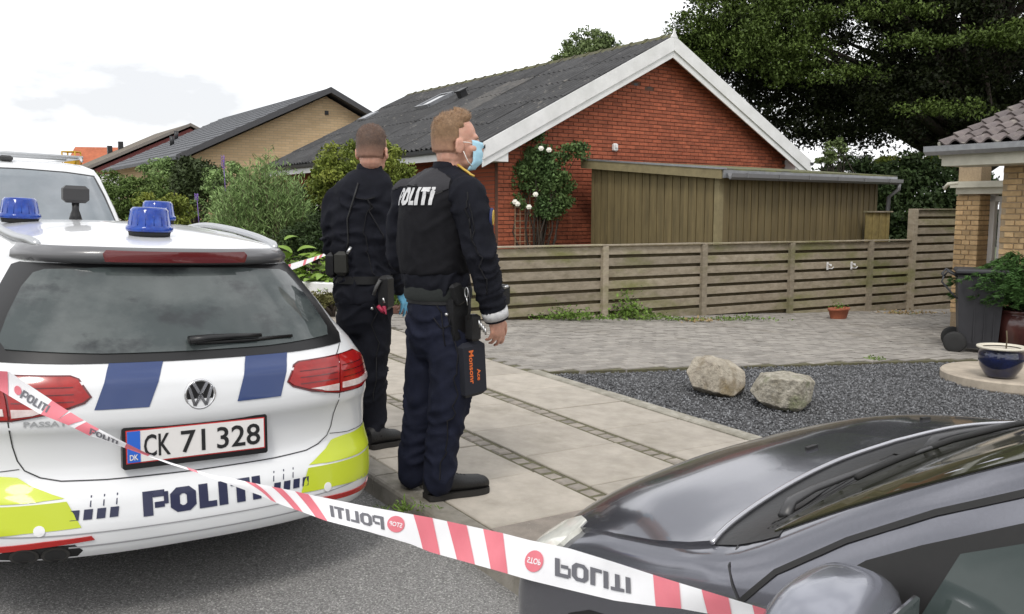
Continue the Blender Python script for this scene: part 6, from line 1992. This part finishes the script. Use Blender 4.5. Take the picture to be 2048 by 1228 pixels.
# ---- climbing rose on the gable with its trellis
trel = empty('trellis', HM, 'rusty wire trellis standing against the red brick gable under the rose', 'trellis')
mb = None
m_rust = pmat('rusty_wire', (.34, .25, .16), .7)
for k in range(8):
    MB().box((-1.27 + k * .112, .27, 1.05), (.012, .012, 1.3)).build('upright_bar', m_rust, trel)
for k in range(9):
    MB().box((-.88, .258, .55 + k * .125), (.80, .010, .010)).build('cross_bar', m_rust, trel)
rg = np.random.default_rng(71)
RB = HM @ Vector((-.9, .16, 0)); RB.z = gz(RB.x, RB.y)
rose = empty('climbing_rose', upright(RB), 'dark leafy climbing rose with white flowers on the red brick gable', 'climbing rose')
def rl_(x, y, d=15.45): return np.array(at(x, y, d) - RB)
E_ = [(rl_(1085, 330), (.38, .16, .30)), (rl_(1050, 345), (.32, .16, .2)), (rl_(1110, 385), (.30, .16, .42)), (rl_(1095, 420), (.22, .14, .22)), (rl_(1140, 305), (.28, .14, .12)), (rl_(1165, 290), (.14, .1, .07)), (rl_(1070, 300), (.3, .12, .14)), (rl_(1035, 410), (.2, .12, .1)), (rl_(1130, 380), (.15, .12, .25)), (rl_(1078, 275), (.06, .08, .14))]
E_ += [(rl_(1040, 370), (.26, .12, .22)), (rl_(1025, 335), (.2, .12, .14)), (rl_(1095, 350), (.34, .14, .3))]
C_, P = clumps(230, rg, E_, .1, .09, .19, 48)
foliage('foliage', rose, m_rose, P, rg, .07, .55, .4)
branches('stems', rose, (0, 0, 0), [c for c in C_[::9]], .022, m_bark, rg)
for (x, y) in ((1082, 297), (1071, 389), (1035, 408), (1058, 414), (1030, 404), (973, 424), (1098, 300)):
    p = Vector(rl_(x, y, 15.15)); 
    for k in range(1):
        q = MB()
        for j in range(6):
            a = j * 1.05; ell(q, (p.x + .025 * math.cos(a), p.y - .01, p.z + .025 * math.sin(a)), (.028, .016, .022), n1=8, n2=6)
        ell(q, (p.x, p.y - .02, p.z), (.022, .018, .022), n1=8, n2=6)
        q.build('flower', m_petal, rose)

# ---- weeds along the fence
def ground_bush(name, label, cat, x, y, w_, h_, mat, n, size, seed, dep=.25, group=None, aspect=.5):
    rg = np.random.default_rng(seed)
    B = ung(x, y)
    o = empty(name, upright(B), label, cat, group)
    P = rg.normal(size=(n, 3)) * np.array([w_ / 3, dep / 3, 0]); P[:, 2] = np.abs(rg.normal(size=n)) * h_ / 2.2 * np.exp(-(P[:, 0] / w_ * 2) ** 2 * .8) + .015
    foliage('foliage', o, mat, P, rg, size, aspect, .8)
    mb = MB()
    for k in range(10):
        c = P[rg.integers(n)]; mb.tube([(c[0] * .3, c[1] * .3, 0), tuple(c)], .004, 4)
    mb.build('stems', m_weed, o)
    return o
ground_bush('weed', 'light green leafy weed growing at the fence foot by the second post', 'weed', 1258, 637, .62, .34, m_weed, 420, .065, 81)
ground_bush('weed', 'low ivy-like weeds along the fence foot nearest the officer', 'weed', 1120, 640, 1.2, .16, m_weed, 700, .05, 82)
ground_bush('weed', 'thin weeds at the fence foot right of the leafy weed', 'weed', 1330, 641, .8, .07, m_weed, 220, .04, 83)
ground_bush('weed', 'thin weeds at the fence foot by the third post', 'weed', 1470, 641, .9, .07, m_weed, 260, .04, 84)
ground_bush('dead_leaves', 'small heap of dry leaves at the foot of the third fence post', 'dry leaves', 1395, 643, .35, .05, pmat('dry_leaf', (.36, .26, .13), .8, island=.3), 90, .05, 85)
ground_bush('dead_leaves', 'dry leaves and litter in the corner by the tall fence', 'dry leaves', 1810, 628, .9, .06, pmat('dry_leaf', (.36, .26, .13)), 160, .05, 86)
ground_bush('weed', 'tiny yellow green weed at the edge of the gravel', 'weed', 1752, 720, .14, .04, m_weed, 40, .03, 87)
ground_bush('weed', 'grass tuft growing at the foot of the kerb behind the police car', 'weed', 812, 1022, .22, .04, m_weed, 90, .03, 88, .08, aspect=.2)
# ================================================================== boulders, pots, bin
m_rock = pmat('pale_rock', (0.442, 0.3995, 0.323), .9, (0.289, 0.2507, 0.1997), 7, .2, .9, 45, col3=(.20, .155, .085), c3scale=3.2, c3lo=.52, c3hi=.66, bdist=.02)
m_rock2 = pmat('lichen_rock', (0.425, 0.3952, 0.3315), .9, (0.2295, 0.2082, 0.1615), 16, .25, 1.0, 40, col3=(.175, .185, .105), c3scale=5, c3lo=.52, c3hi=.66, bdist=.02)
def boulder(label, px, py, depth, pts, mat, seed):
    B = ung(px, py)
    bm = bmesh.new()
    for x, y, dd in pts:
        p = at(x, y, depth + dd) - B
        bm.verts.new(p)
    bmesh.ops.convex_hull(bm, input=bm.verts)
    for v in [v for v in bm.verts if not v.link_faces]: bm.verts.remove(v)
    bmesh.ops.bevel(bm, geom=bm.edges[:] + bm.verts[:], offset=.006, segments=1, affect='EDGES', profile=.6)
    bmesh.ops.triangulate(bm, faces=bm.faces)
    for _ in range(3):
        bmesh.ops.subdivide_edges(bm, edges=[e for e in bm.edges if e.calc_length() > .03], cuts=1)
        bmesh.ops.triangulate(bm, faces=bm.faces)
    bm.normal_update()
    for v in bm.verts:
        p = v.co * 9 + Vector((seed, 0, 0))
        v.co += v.normal * (.006 * mnoise.noise(p) + .006 * mnoise.noise(p * 3) + .005 * mnoise.noise(p * 8))
    me = bpy.data.meshes.new('boulder'); bm.to_mesh(me); bm.free(); me.materials.append(mat)
    o = link('boulder', me, None, upright(B))
    tag(o, label, 'boulder', 'boulders on the gravel')
boulder('pale angular boulder on the gravel, left of the pair, with a smooth light face', 1430, 783, 7.15,
    [(1373, 742, .1), (1384, 773, 0), (1428, 784, -.12), (1468, 793, -.1), (1491, 772, .02), (1490, 742, .12), (1457, 720, .15), (1420, 711, .15), (1388, 714, .15), (1428, 726, -.10), (1480, 790, .35), (1390, 785, .35), (1430, 715, .35), (1440, 800, .1)], m_rock, 3)
boulder('rough lichen-spotted boulder on the gravel, right of the pair', 1568, 812, 6.78,
    [(1499, 780, .05), (1516, 803, -.06), (1560, 814, -.12), (1602, 819, -.10), (1622, 802, 0), (1631, 764, .05), (1622, 752, .12), (1580, 743, .15), (1520, 746, .1), (1545, 757, -.14), (1604, 762, -.14), (1620, 800, .35), (1510, 790, .35), (1560, 742, .35), (1560, 830, .1), (1600, 826, .1)], m_rock2, 9)

# stone disc, blue pot, brown pot with its conifer
m_disc = pmat('disc_concrete', (.46, .40, .32), .9, (.36, .31, .25), 6, .1, .6, 70, world=True)
m_glaze = pmat('blue_glaze', (.008, .014, .065), .14, (.004, .006, .02), 7, .3, coat=.9)
m_ox = pmat('oxblood_glaze', (.095, .032, .026), .22, (.06, .02, .018), 4, .2, coat=.6)
m_rim = pmat('pale_rim', (.62, .58, .48), .6)
m_terra = pmat('terracotta', (.36, .11, .055), .8, (.28, .085, .045), 9, .1, .4, 80)
B = ung(2020, 762)
o = MB().lathe([(0, -.02), (.62, -.02), (.63, .0), (.63, .075), (.615, .09), (0, .09)], 48, smooth=False).build('stone_disc', m_disc, None, upright(B)); tag(o, 'round flat stone disc lying on the gravel under the small blue pot', 'stone disc')
B = ung(2000, 752, .09)
pot = empty('flower_pot', upright(B), 'small glossy dark blue pot with pale rim on the stone disc', 'flower pot')
MB().lathe([(0, 0), (.125, 0), (.135, .015), (.15, .04), (.185, .10), (.20, .17), (.198, .225), (.185, .25), (.19, .262), (.212, .272), (.212, .285), (.19, .285), (.18, .25), (.0, .24)], 40).build('bowl', m_glaze, pot)
MB().lathe([(.214, .274), (.219, .280), (.217, .292), (.178, .292), (.17, .276)], 40, caps=False).build('rim', m_rim, pot)
MB().lathe([(0, .268), (.19, .266)], 30, caps=False).build('fill', pmat('pale_grit', (.55, .51, .43), .9, (.40, .36, .30), 60, .2), pot)
tw = MB(); tw.tube([(.04, 0, .26), (.045, 0, .36), (.04, .01, .44)], .007, 5); tw.build('dry_stalk', m_twig, pot)
B = ung(2044, 709)
bp_ = empty('flower_pot', upright(B), 'big reddish brown glazed pot behind the blue pot', 'flower pot')
MB().lathe([(0, 0), (.22, 0), (.25, .03), (.31, .14), (.36, .28), (.375, .37), (.36, .45), (.325, .50), (.32, .515), (.35, .53), (.355, .555), (.33, .56), (.31, .53), (.30, .48), (0, .47)], 48).build('bowl', m_ox, bp_)
MB().lathe([(0, .49), (.31, .49)], 30, caps=False).build('soil', m_soil, bp_)
rg = np.random.default_rng(91)
con = empty('conifer', upright(B), 'spreading dark green feathery conifer growing in the big brown pot', 'conifer')
Ps, Ds = [], []
mb = MB()
for k in range(230):
    tx = rg.uniform(-1, 1); ang = rg.uniform(0, 2 * math.pi)
    r = rg.uniform(.25, 1.02); h = .56 + rg.uniform(.05, .62) * (1 - .45 * r)
    tip = np.array([r * math.cos(ang), r * math.sin(ang) * .8, h + .05])
    c = catmull([(0, 0, .48), tuple(tip * np.array([.45, .45, 1]) + np.array([0, 0, .06])), tuple(tip + np.array([0, 0, -.06 * r]))], 12)
    if k % 3 == 0: mb.tube([tuple(p) for p in c], [.010 * (1 - i / 14) for i in range(12)], 4)
    n = 150
    t = .25 + .75 * rg.random(n); idx = np.clip((t * 11).astype(int), 0, 10)
    ax = c[idx + 1] - c[idx]; ax /= np.linalg.norm(ax, axis=1, keepdims=True) + 1e-9
    side = np.cross(ax, np.array([0, 0, 1.0])); side /= np.linalg.norm(side, axis=1, keepdims=True) + 1e-9
    sg = rg.choice([-1, 1], n)[:, None]
    d = ax * .8 + side * sg * .7 + rg.normal(size=(n, 3)) * .12 + np.array([0, 0, .1])
    Ps.append(c[idx] + d * .028 + rg.normal(size=(n, 3)) * .012); Ds.append(d)
foliage('foliage', con, m_yew, np.concatenate(Ps), rg, .068, .18, .5, .3, np.concatenate(Ds))
mb.build('stems', m_bark, con)

# wheeled bin
m_bin = pmat('bin_plastic', (0.0315, 0.0315, 0.036), .5, None, 6, .08, .15, 90)
B = ung(1950, 702)
BM = Matrix.Translation(B) @ Matrix.Rotation(math.radians(-24), 4, 'Z')
bn = empty('wheelie_bin', BM, 'dark grey wheeled bin standing beside the big brown pot', 'wheelie bin')
mb = MB()
P = []
for z, x0, x1, yh_ in ((.06, -.16, .20, .20), (.12, -.20, .215, .215), (.5, -.225, .235, .235), (.93, -.25, .26, .255), (.95, -.265, .28, .27)):
    P.append([(x0, -yh_, z), (x1, -yh_, z), (x1, yh_, z), (x0, yh_, z)])
for i in range(len(P) - 1):
    for j in range(4):
        j2 = (j + 1) % 4; mb.add([P[i][j], P[i][j2], P[i + 1][j2], P[i + 1][j]], [(0, 1, 2, 3)])
mb.add(P[0], [(3, 2, 1, 0)]); mb.add(P[-1], [(0, 1, 2, 3)])
for xx in (-.05, .06, .16): mb.box((xx, -.232, .5), (.012, .02, .7))
mb.build('body', m_bin, bn)
MB().box((.01, 0, .99), (.57, .56, .06), bev=.02).build('lid', m_bin, bn)
q = MB(); q.tube([(-.25, -.2, .93), (-.36, -.2, .99), (-.40, -.2, .93), (-.40, .2, .93), (-.36, .2, .99), (-.25, .2, .93)], .016, 8); q.tube([(-.40, -.2, .93), (-.42, -.2, .86), (-.30, -.21, .72), (-.24, -.21, .66)], .012, 6); q.build('handle', m_bin, bn)
for yy in (-.25, .25):
    wq = MB().lathe([(.05, -.03), (.11, -.03), (.13, -.02), (.13, .02), (.11, .03), (.05, .03)], 24).build('wheel', m_rubber, bn, Matrix.Translation((-.245, yy, .13)) @ Matrix.Rotation(math.pi / 2, 4, 'X'))
    MB().lathe([(0, -.022), (.06, -.022), (.085, -.026), (.085, .026), (.06, .022), (0, .022)], 18).build('hub', pmat('hub_plastic', (.07, .07, .075), .5), wq)
# terracotta trough by the fence
B = ung(1677, 637)
tr = empty('plant_trough', upright(B, math.radians(28)), 'terracotta oval trough on the ground at the fence foot', 'plant trough')
q = MB(); P = []
for z, a, b in ((0, .155, .075), (.02, .165, .08), (.13, .20, .10), (.135, .215, .115), (.17, .215, .115), (.17, .195, .095), (.13, .18, .085)):
    P.append([(a * math.cos(t), b * math.sin(t), z) for t in np.linspace(0, 2 * math.pi, 25)[:-1]])
q.grid(P, closed_j=True); q.add(P[-1], [list(range(24))]); q.add(P[0], [list(range(24))[::-1]]); q.build('bowl', m_terra, tr)
rg = np.random.default_rng(95)
PP = rg.normal(size=(60, 3)) * np.array([.07, .03, .0]); PP[:, 2] = .16 + np.abs(rg.normal(size=60)) * .04
foliage('plant', tr, m_weed, PP, rg, .045, .4, .6)
# wooden trough edge between the officers
B = ung(795, 626)
tr = empty('plant_trough', upright(B, math.radians(20)), 'long low reddish brown trough at the end of the fence, between the officers', 'plant trough')
MB().box((0, 0, .05), (.62, .2, .10), bev=.01).build('box', pmat('red_brown_wood', (.13, .06, .045), .8), tr)
rg = np.random.default_rng(96)
PP = rg.normal(size=(120, 3)) * np.array([.18, .05, 0]); PP[:, 2] = .1 + np.abs(rg.normal(size=120)) * .08
foliage('plant', tr, m_weed, PP, rg, .05, .4, .6)

# ================================================================== white van ahead of the police car, facing us
VM = gframe(8.35, .86, -KERB) @ Matrix.Diagonal((1, 1, .945, 1))
van = empty('van', VM, 'white van facing us, parked ahead of the police car', 'van')
m_vanw = pmat('white_van_paint', (0.6808, 0.69, 0.6992), .3, coat=.6)
m_vang = pmat('van_windscreen', (0.154, 0.182, 0.203), .05, (0.21, 0.231, 0.252), 1.6, .1, coat=.5, spec=.7)  # reflected sky put into the pale base colour
VF = np.array([[.30, .08], [.5, .0], [.85, .02], [.98, .16], [1.06, .62], [1.10, .80], [1.78, 1.42], [1.86, 1.52], [1.91, 1.75], [1.945, 2.2], [1.955, 2.8]])
VWd = np.array([[.30, .90], [.6, .945], [1.0, .945], [1.10, .935], [1.45, .86], [1.78, .765], [1.86, .725], [1.91, .64], [1.945, .45], [1.955, .1]])
P = []
for c in sorted(set(list(VF[:, 0]) + [.7, 1.2, 1.3, 1.45, 1.6, 1.7, 1.82])):
    f0 = np.interp(c, VF[:, 0], VF[:, 1]); w_ = np.interp(c, VWd[:, 0], VWd[:, 1])
    half = []
    for t in np.linspace(0, math.pi / 2, 14): half.append((w_ * math.sin(t) ** (2 / 3.4), f0 + .42 * (1 - math.cos(t) ** (2 / 3.4))))
    e_ = 4.9 - max(0, c - 1.8) * 6
    for y in np.linspace(f0 + .6, e_ - .2, 8): half.append((w_, y))
    for t in np.linspace(math.pi / 2, 0, 6)[1:]: half.append((w_ * math.sin(t) ** (2 / 5), e_ - .2 * (1 - math.cos(t) ** (2 / 5))))
    P.append([(-x, y, c) for x, y in half[::-1]][:-1] + [(x, y, c) for x, y in half])
mb = MB(); mb.grid(P); mb.add(P[0], [list(range(len(P[0])))[::-1]]); mb.add(P[-1], [list(range(len(P[0])))], 0, True)
vme_ = mb.mesh('body', m_vanw)
bmm = bmesh.new(); bmm.from_mesh(vme_); bmesh.ops.recalc_face_normals(bmm, faces=bmm.faces); bmm.to_mesh(vme_); bmm.free()
link('body', vme_, van)
VD = Drape(vme_, 1, 1)
ws_ = [(-.86, 1.11), (0, 1.09), (.86, 1.11), (.80, 1.30), (.735, 1.56), (.665, 1.775), (.4, 1.80), (0, 1.81), (-.4, 1.80), (-.665, 1.775), (-.735, 1.56), (-.80, 1.30)]
VD.patch([(x * 1.03, z + (.018 if z > 1.5 else -.015)) for x, z in ws_], .004, .06, .003).build('windscreen_seal', m_black, van)
VD.patch(ws_, .009, .06, .004).build('windscreen', m_vang, van)
q = MB()
for (a0, a1) in ((-.6, -.02), (.05, .62)):
    pts = []
    for t in np.linspace(0, 1, 6):
        h, nr = VD.hit(a0 + (a1 - a0) * t, 1.13 + .02 * t); pts.append(h + nr * .025)
    q.tube(pts, .014, 6)
q.build('wiper', m_black, van)
VR = Drape(vme_, 0, -1); VL = Drape(vme_, 0, 1)
for D_, s in ((VR, 1), (VL, -1)):
    D_.patch([(1.22, 1.12), (2.5, 1.12), (2.5, 1.74), (1.72, 1.74)], .004, .1, .003).build('side_window', m_glassd, van)
    mq = MB().box((0, 0, 0), (.19, .12, .25), bev=.04).build('door_mirror', pmat('charcoal_plastic', (.035, .034, .035)), van, Matrix.Translation((s * 1.07, 1.25, 1.28)))
    MB().tube([(s * .92, 1.28, 1.05), (s * 1.05, 1.25, 1.2)], .03, 6).build('mirror_arm', m_black, van)
    q = MB(); q.tube([(s * .62, 1.9, 1.955), (s * .62, 2.0, 1.99), (s * .62, 4.4, 1.99), (s * .62, 4.5, 1.94)], .016, 6); q.build('roof_rail', m_silver, van)
    VD.patch([(s * .62, .70), (s * .90, .72), (s * .90, .92), (s * .66, .90)][::s], .004, .05, .004).build('headlight', m_clear, van)
    for y in (.95, 4.0):
        MB().lathe([(.2, -.1), (.31, -.1), (.33, -.07), (.33, .07), (.31, .1), (.2, .1)], 24).build('wheel', m_rubber, van, Matrix.Translation((s * .82, y, .33)) @ Matrix.Rotation(math.pi / 2, 4, 'Y'))
for yy in (2.1, 3.0): MB().tube([(-.66, yy, 2.0), (.66, yy, 2.0)], .02, 8).build('roof_bar', m_silver, van)
q = MB(); q.box((-.1, 1.72, 1.93), (.12, .14, .06), bev=.02); q.build('roof_marker', pmat('charcoal_plastic', (.035, .034, .035)), van)
VD.patch([(-.5, .55), (.5, .55), (.5, .75), (-.5, .75)], .004, .08).build('grille', m_black, van)

# small car half hidden beyond the hedge
CM = gframe(19.0, 1.0, -KERB)
oc = empty('parked_car', CM, 'small white car with red stripe, half hidden beyond the hedge', 'car')
SF = np.array([[.25, .1], [.5, 0], [.9, .05], [1.0, .35], [1.38, .75], [1.45, 1.1]]); SB = np.array([[.25, 3.9], [.7, 4.0], [.85, 3.7], [.95, 3.1], [1.38, 2.3], [1.45, 1.9]]); SW_ = np.array([[.25, .78], [.6, .85], [.95, .80], [1.38, .6], [1.45, .3]])
P = []
for c in (.25, .4, .6, .8, .9, .95, 1.0, 1.15, 1.3, 1.38, 1.42, 1.45):
    f0, f1, w_ = (np.interp(c, A_[:, 0], A_[:, 1]) for A_ in (SF, SB, SW_))
    P.append([(w_ * math.copysign(abs(math.sin(t)) ** .5, math.sin(t)), (f0 + f1) / 2 - (f1 - f0) / 2 * math.copysign(abs(math.cos(t)) ** .45, math.cos(t)), c) for t in np.linspace(0, 2 * math.pi, 41)[:-1]])
mb = MB(); mb.grid(P, closed_j=True); mb.add(P[-1], [list(range(40))], 0, True); mb.add(P[0], [list(range(40))[::-1]])
cme = mb.mesh('body', m_vanw)
bmm = bmesh.new(); bmm.from_mesh(cme); bmesh.ops.recalc_face_normals(bmm, faces=bmm.faces); bmm.to_mesh(cme); bmm.free()
link('body', cme, oc)
CD = Drape(cme, 1, 1)
CD.patch([(-.62, 1.02), (.62, 1.02), (.52, 1.34), (-.52, 1.34)], .006, .08).build('rear_window', m_glassd, oc)
CD.patch([(-.80, .62), (.80, .62), (.80, .80), (-.80, .80)], .005, .06).build('red_stripe', m_refl, oc)
for s in (1, -1):
    CD.patch([(s * .62, .78), (s * .78, .78), (s * .76, .95), (s * .64, .95)][::s], .008, .05).build('tail_light', m_red, oc)
    for y in (.7, 3.2): MB().lathe([(.18, -.09), (.28, -.09), (.3, -.06), (.3, .06), (.28, .09), (.18, .09)], 20).build('wheel', m_rubber, oc, Matrix.Translation((s * .72, y, .3)) @ Matrix.Rotation(math.pi / 2, 4, 'Y'))

# ================================================================== barrier tapes
m_tape = pmat('white_tape', (.88, .88, .90), .3, None, 6, .03, coat=.3)
m_tred = pmat('tape_red', (0.792, 0.225, 0.27), .35, (0.738, 0.18, 0.225), 5, .05, coat=.2)
m_tblk = pmat('tape_black', (.15, .15, .17), .4)
XT = np.array([[-120, 742], [0, 742], [19, 743], [28, 750], [124, 814], [150, 830], [183, 850], [234, 877], [288, 904], [340, 924.5], [394, 941], [427, 951], [457, 955], [488, 962], [540, 972.5], [584, 981], [614, 988], [732, 1012.5], [821, 1028], [860, 1035], [1000, 1065], [1058, 1080], [1140, 1097], [1228, 1124], [1299, 1147], [1360, 1166], [1560, 1227], [1800, 1300]])
XB = np.array([[-120, 735], [0, 781], [80, 828], [138, 851], [178, 871], [253, 897], [291, 910.5], [340, 928.5], [394, 945], [427, 957.5], [457, 968], [490, 980], [525, 992.5], [558, 1008], [605, 1024], [650, 1041], [732, 1062], [821, 1088], [860, 1104], [1000, 1143], [1061, 1161], [1127, 1177], [1228, 1201], [1316, 1213], [1360, 1217], [1420, 1228], [1800, 1330]])
ZX = np.array([[-120, 2.35], [0, 2.4], [300, 2.5], [500, 2.45], [732, 2.2], [860, 1.98], [1060, 1.74], [1228, 1.56], [1360, 1.42], [1560, 1.27], [1800, 1.1]])
def TS(x, t, lift=0.0):
    yt, yb, z = (np.interp(x, A_[:, 0], A_[:, 1]) for A_ in (XT, XB, ZX))
    sh_ = (yb - yt) * .22 * (.5 - t)
    xx = x + sh_
    yt, yb = np.interp(xx, XT[:, 0], XT[:, 1]), np.interp(xx, XB[:, 0], XB[:, 1])
    y = yt + (yb - yt) * t
    z = z + .006 * math.sin(x * .021 + t * 2.0) + (.012 * (t - .5) if x > 1200 else 0)
    return at(xx, y, z - lift)
TO = at(700, 1025, 2.25)
tape = empty('barrier_tape', Matrix.Translation(TO), 'red and white police barrier tape stretched across in front of both cars', 'barrier tape')
def tgrid(x0a, x0b, x1a, x1b, lift, mb, nx=6, nt=6):      # edges: top x0a..x1a, bottom x0b..x1b
    P = []
    for i in range(nx + 1):
        s = i / nx
        P.append([tuple(TS((x0a + (x1a - x0a) * s) * (1 - t) + (x0b + (x1b - x0b) * s) * t, t, lift) - TO) for t in np.linspace(0, 1, nt + 1)])
    mb.grid(P)
mb = MB(); tgrid(-110, -110, 1780, 1780, 0, mb, 260, 6); mb.build('ribbon', m_tape, tape)
for (a, b, c, d) in ((-60, -34, -30, -4), (-18, 3, 10, 22), (100, 86, 134, 118), (138, 118, 165, 140), (170, 152, 196, 182), (252, 250, 300, 296), (372, 380, 392, 398), (488, 545, 508, 556), (540, 592, 560, 610), (586, 636, 612, 660), (820, 853, 857, 888), (886, 922, 925, 958), (958, 990, 997, 1024), (1299, 1318, 1352, 1368), (1398, 1420, 1452, 1470), (1500, 1520, 1550, 1570)):
    mb = MB(); tgrid(a, b, c, d, .0022, mb, 5, 8); mb.build('red_stripe', m_tred, tape)
def tword(x0, x1, t0, t1, lift=.003, slant=0.0):           # P at x0; letters stand from t0 (foot) to t1 (top)
    qs, wd = word('POLITI', .26)
    mb = MB()
    for q in qs:
        n = 4
        g = []
        for i in range(n + 1):
            row = []
            for j in range(n + 1):
                a, b = i / n, j / n
                p = [(q[0][k] * (1 - a) + q[1][k] * a) * (1 - b) + (q[3][k] * (1 - a) + q[2][k] * a) * b for k in (0, 1)]
                x = x0 + (x1 - x0) * p[0] / wd + slant * (p[1] - .5); t = t0 + (t1 - t0) * p[1]
                row.append(tuple(TS(x, t, lift) - TO))
            g.append(row)
        mb.grid(g)
    mb.build('tape_lettering', m_tblk, tape)
tword(768, 660, .76, .28, slant=-8); tword(1110, 1262, .30, .74, slant=8); tword(44, 98, .80, .36, slant=4); tword(180, 236, .85, .3)
for (x, t, rx, rt) in ((791, .45, 17, .30), (1068, .50, 18, .28), (36, .55, 7, .2)):
    mb = MB(); n = 24
    V = [tuple(TS(x, t, .003) - TO)] + [tuple(TS(x + rx * math.cos(a), t + rt * math.sin(a), .003) - TO) for a in np.linspace(0, 2 * math.pi, n, endpoint=False)]
    mb.add(V, [(0, 1 + i, 1 + (i + 1) % n) for i in range(n)])
    cq = mb.build('round_mark', m_tred, tape)
    if x > 500:
        vt, tt_ = text_tris('STOP', .02); mx = max(v[0] for v in vt)
        mb = MB(); sg = -1 if x < 1000 else 1
        mb.add([tuple(TS(x + sg * (v[0] / mx - .5) * rx * 1.5, t + (-1 if x < 1000 else 1) * (v[1] - .36) * rt * .75, .0036) - TO) for v in vt], tt_); mb.build('mark_lettering', m_tape, tape)
# second tape in the background, from the car to beyond the left officer
a, b = at(545, 545, 9.6), at(760, 452, 9.0)
bt = empty('barrier_tape', Matrix.Translation(a), 'thin red and white barrier tape sloping up behind the left officer', 'barrier tape')
n = 40; P = []
for i in range(n + 1):
    s = i / n; c = (b - a) * s + Vector((0, 0, -.05 * math.sin(math.pi * s)))
    tw_ = .028 + .010 * math.sin(s * 9)
    P.append([tuple(c + Vector((.01, 0, tw_))), tuple(c - Vector((.01, 0, tw_)))])
MB().grid(P).build('ribbon', m_tape, bt)
for k in (4, 6, 12, 16, 18, 26, 30):
    MB().add([tuple(Vector(p) + Vector((0, -.002, 0))) for p in (P[k][0], P[k + 1][0], P[k + 1][1], P[k][1])], [(0, 1, 2, 3)]).build('red_stripe', m_tred, bt)
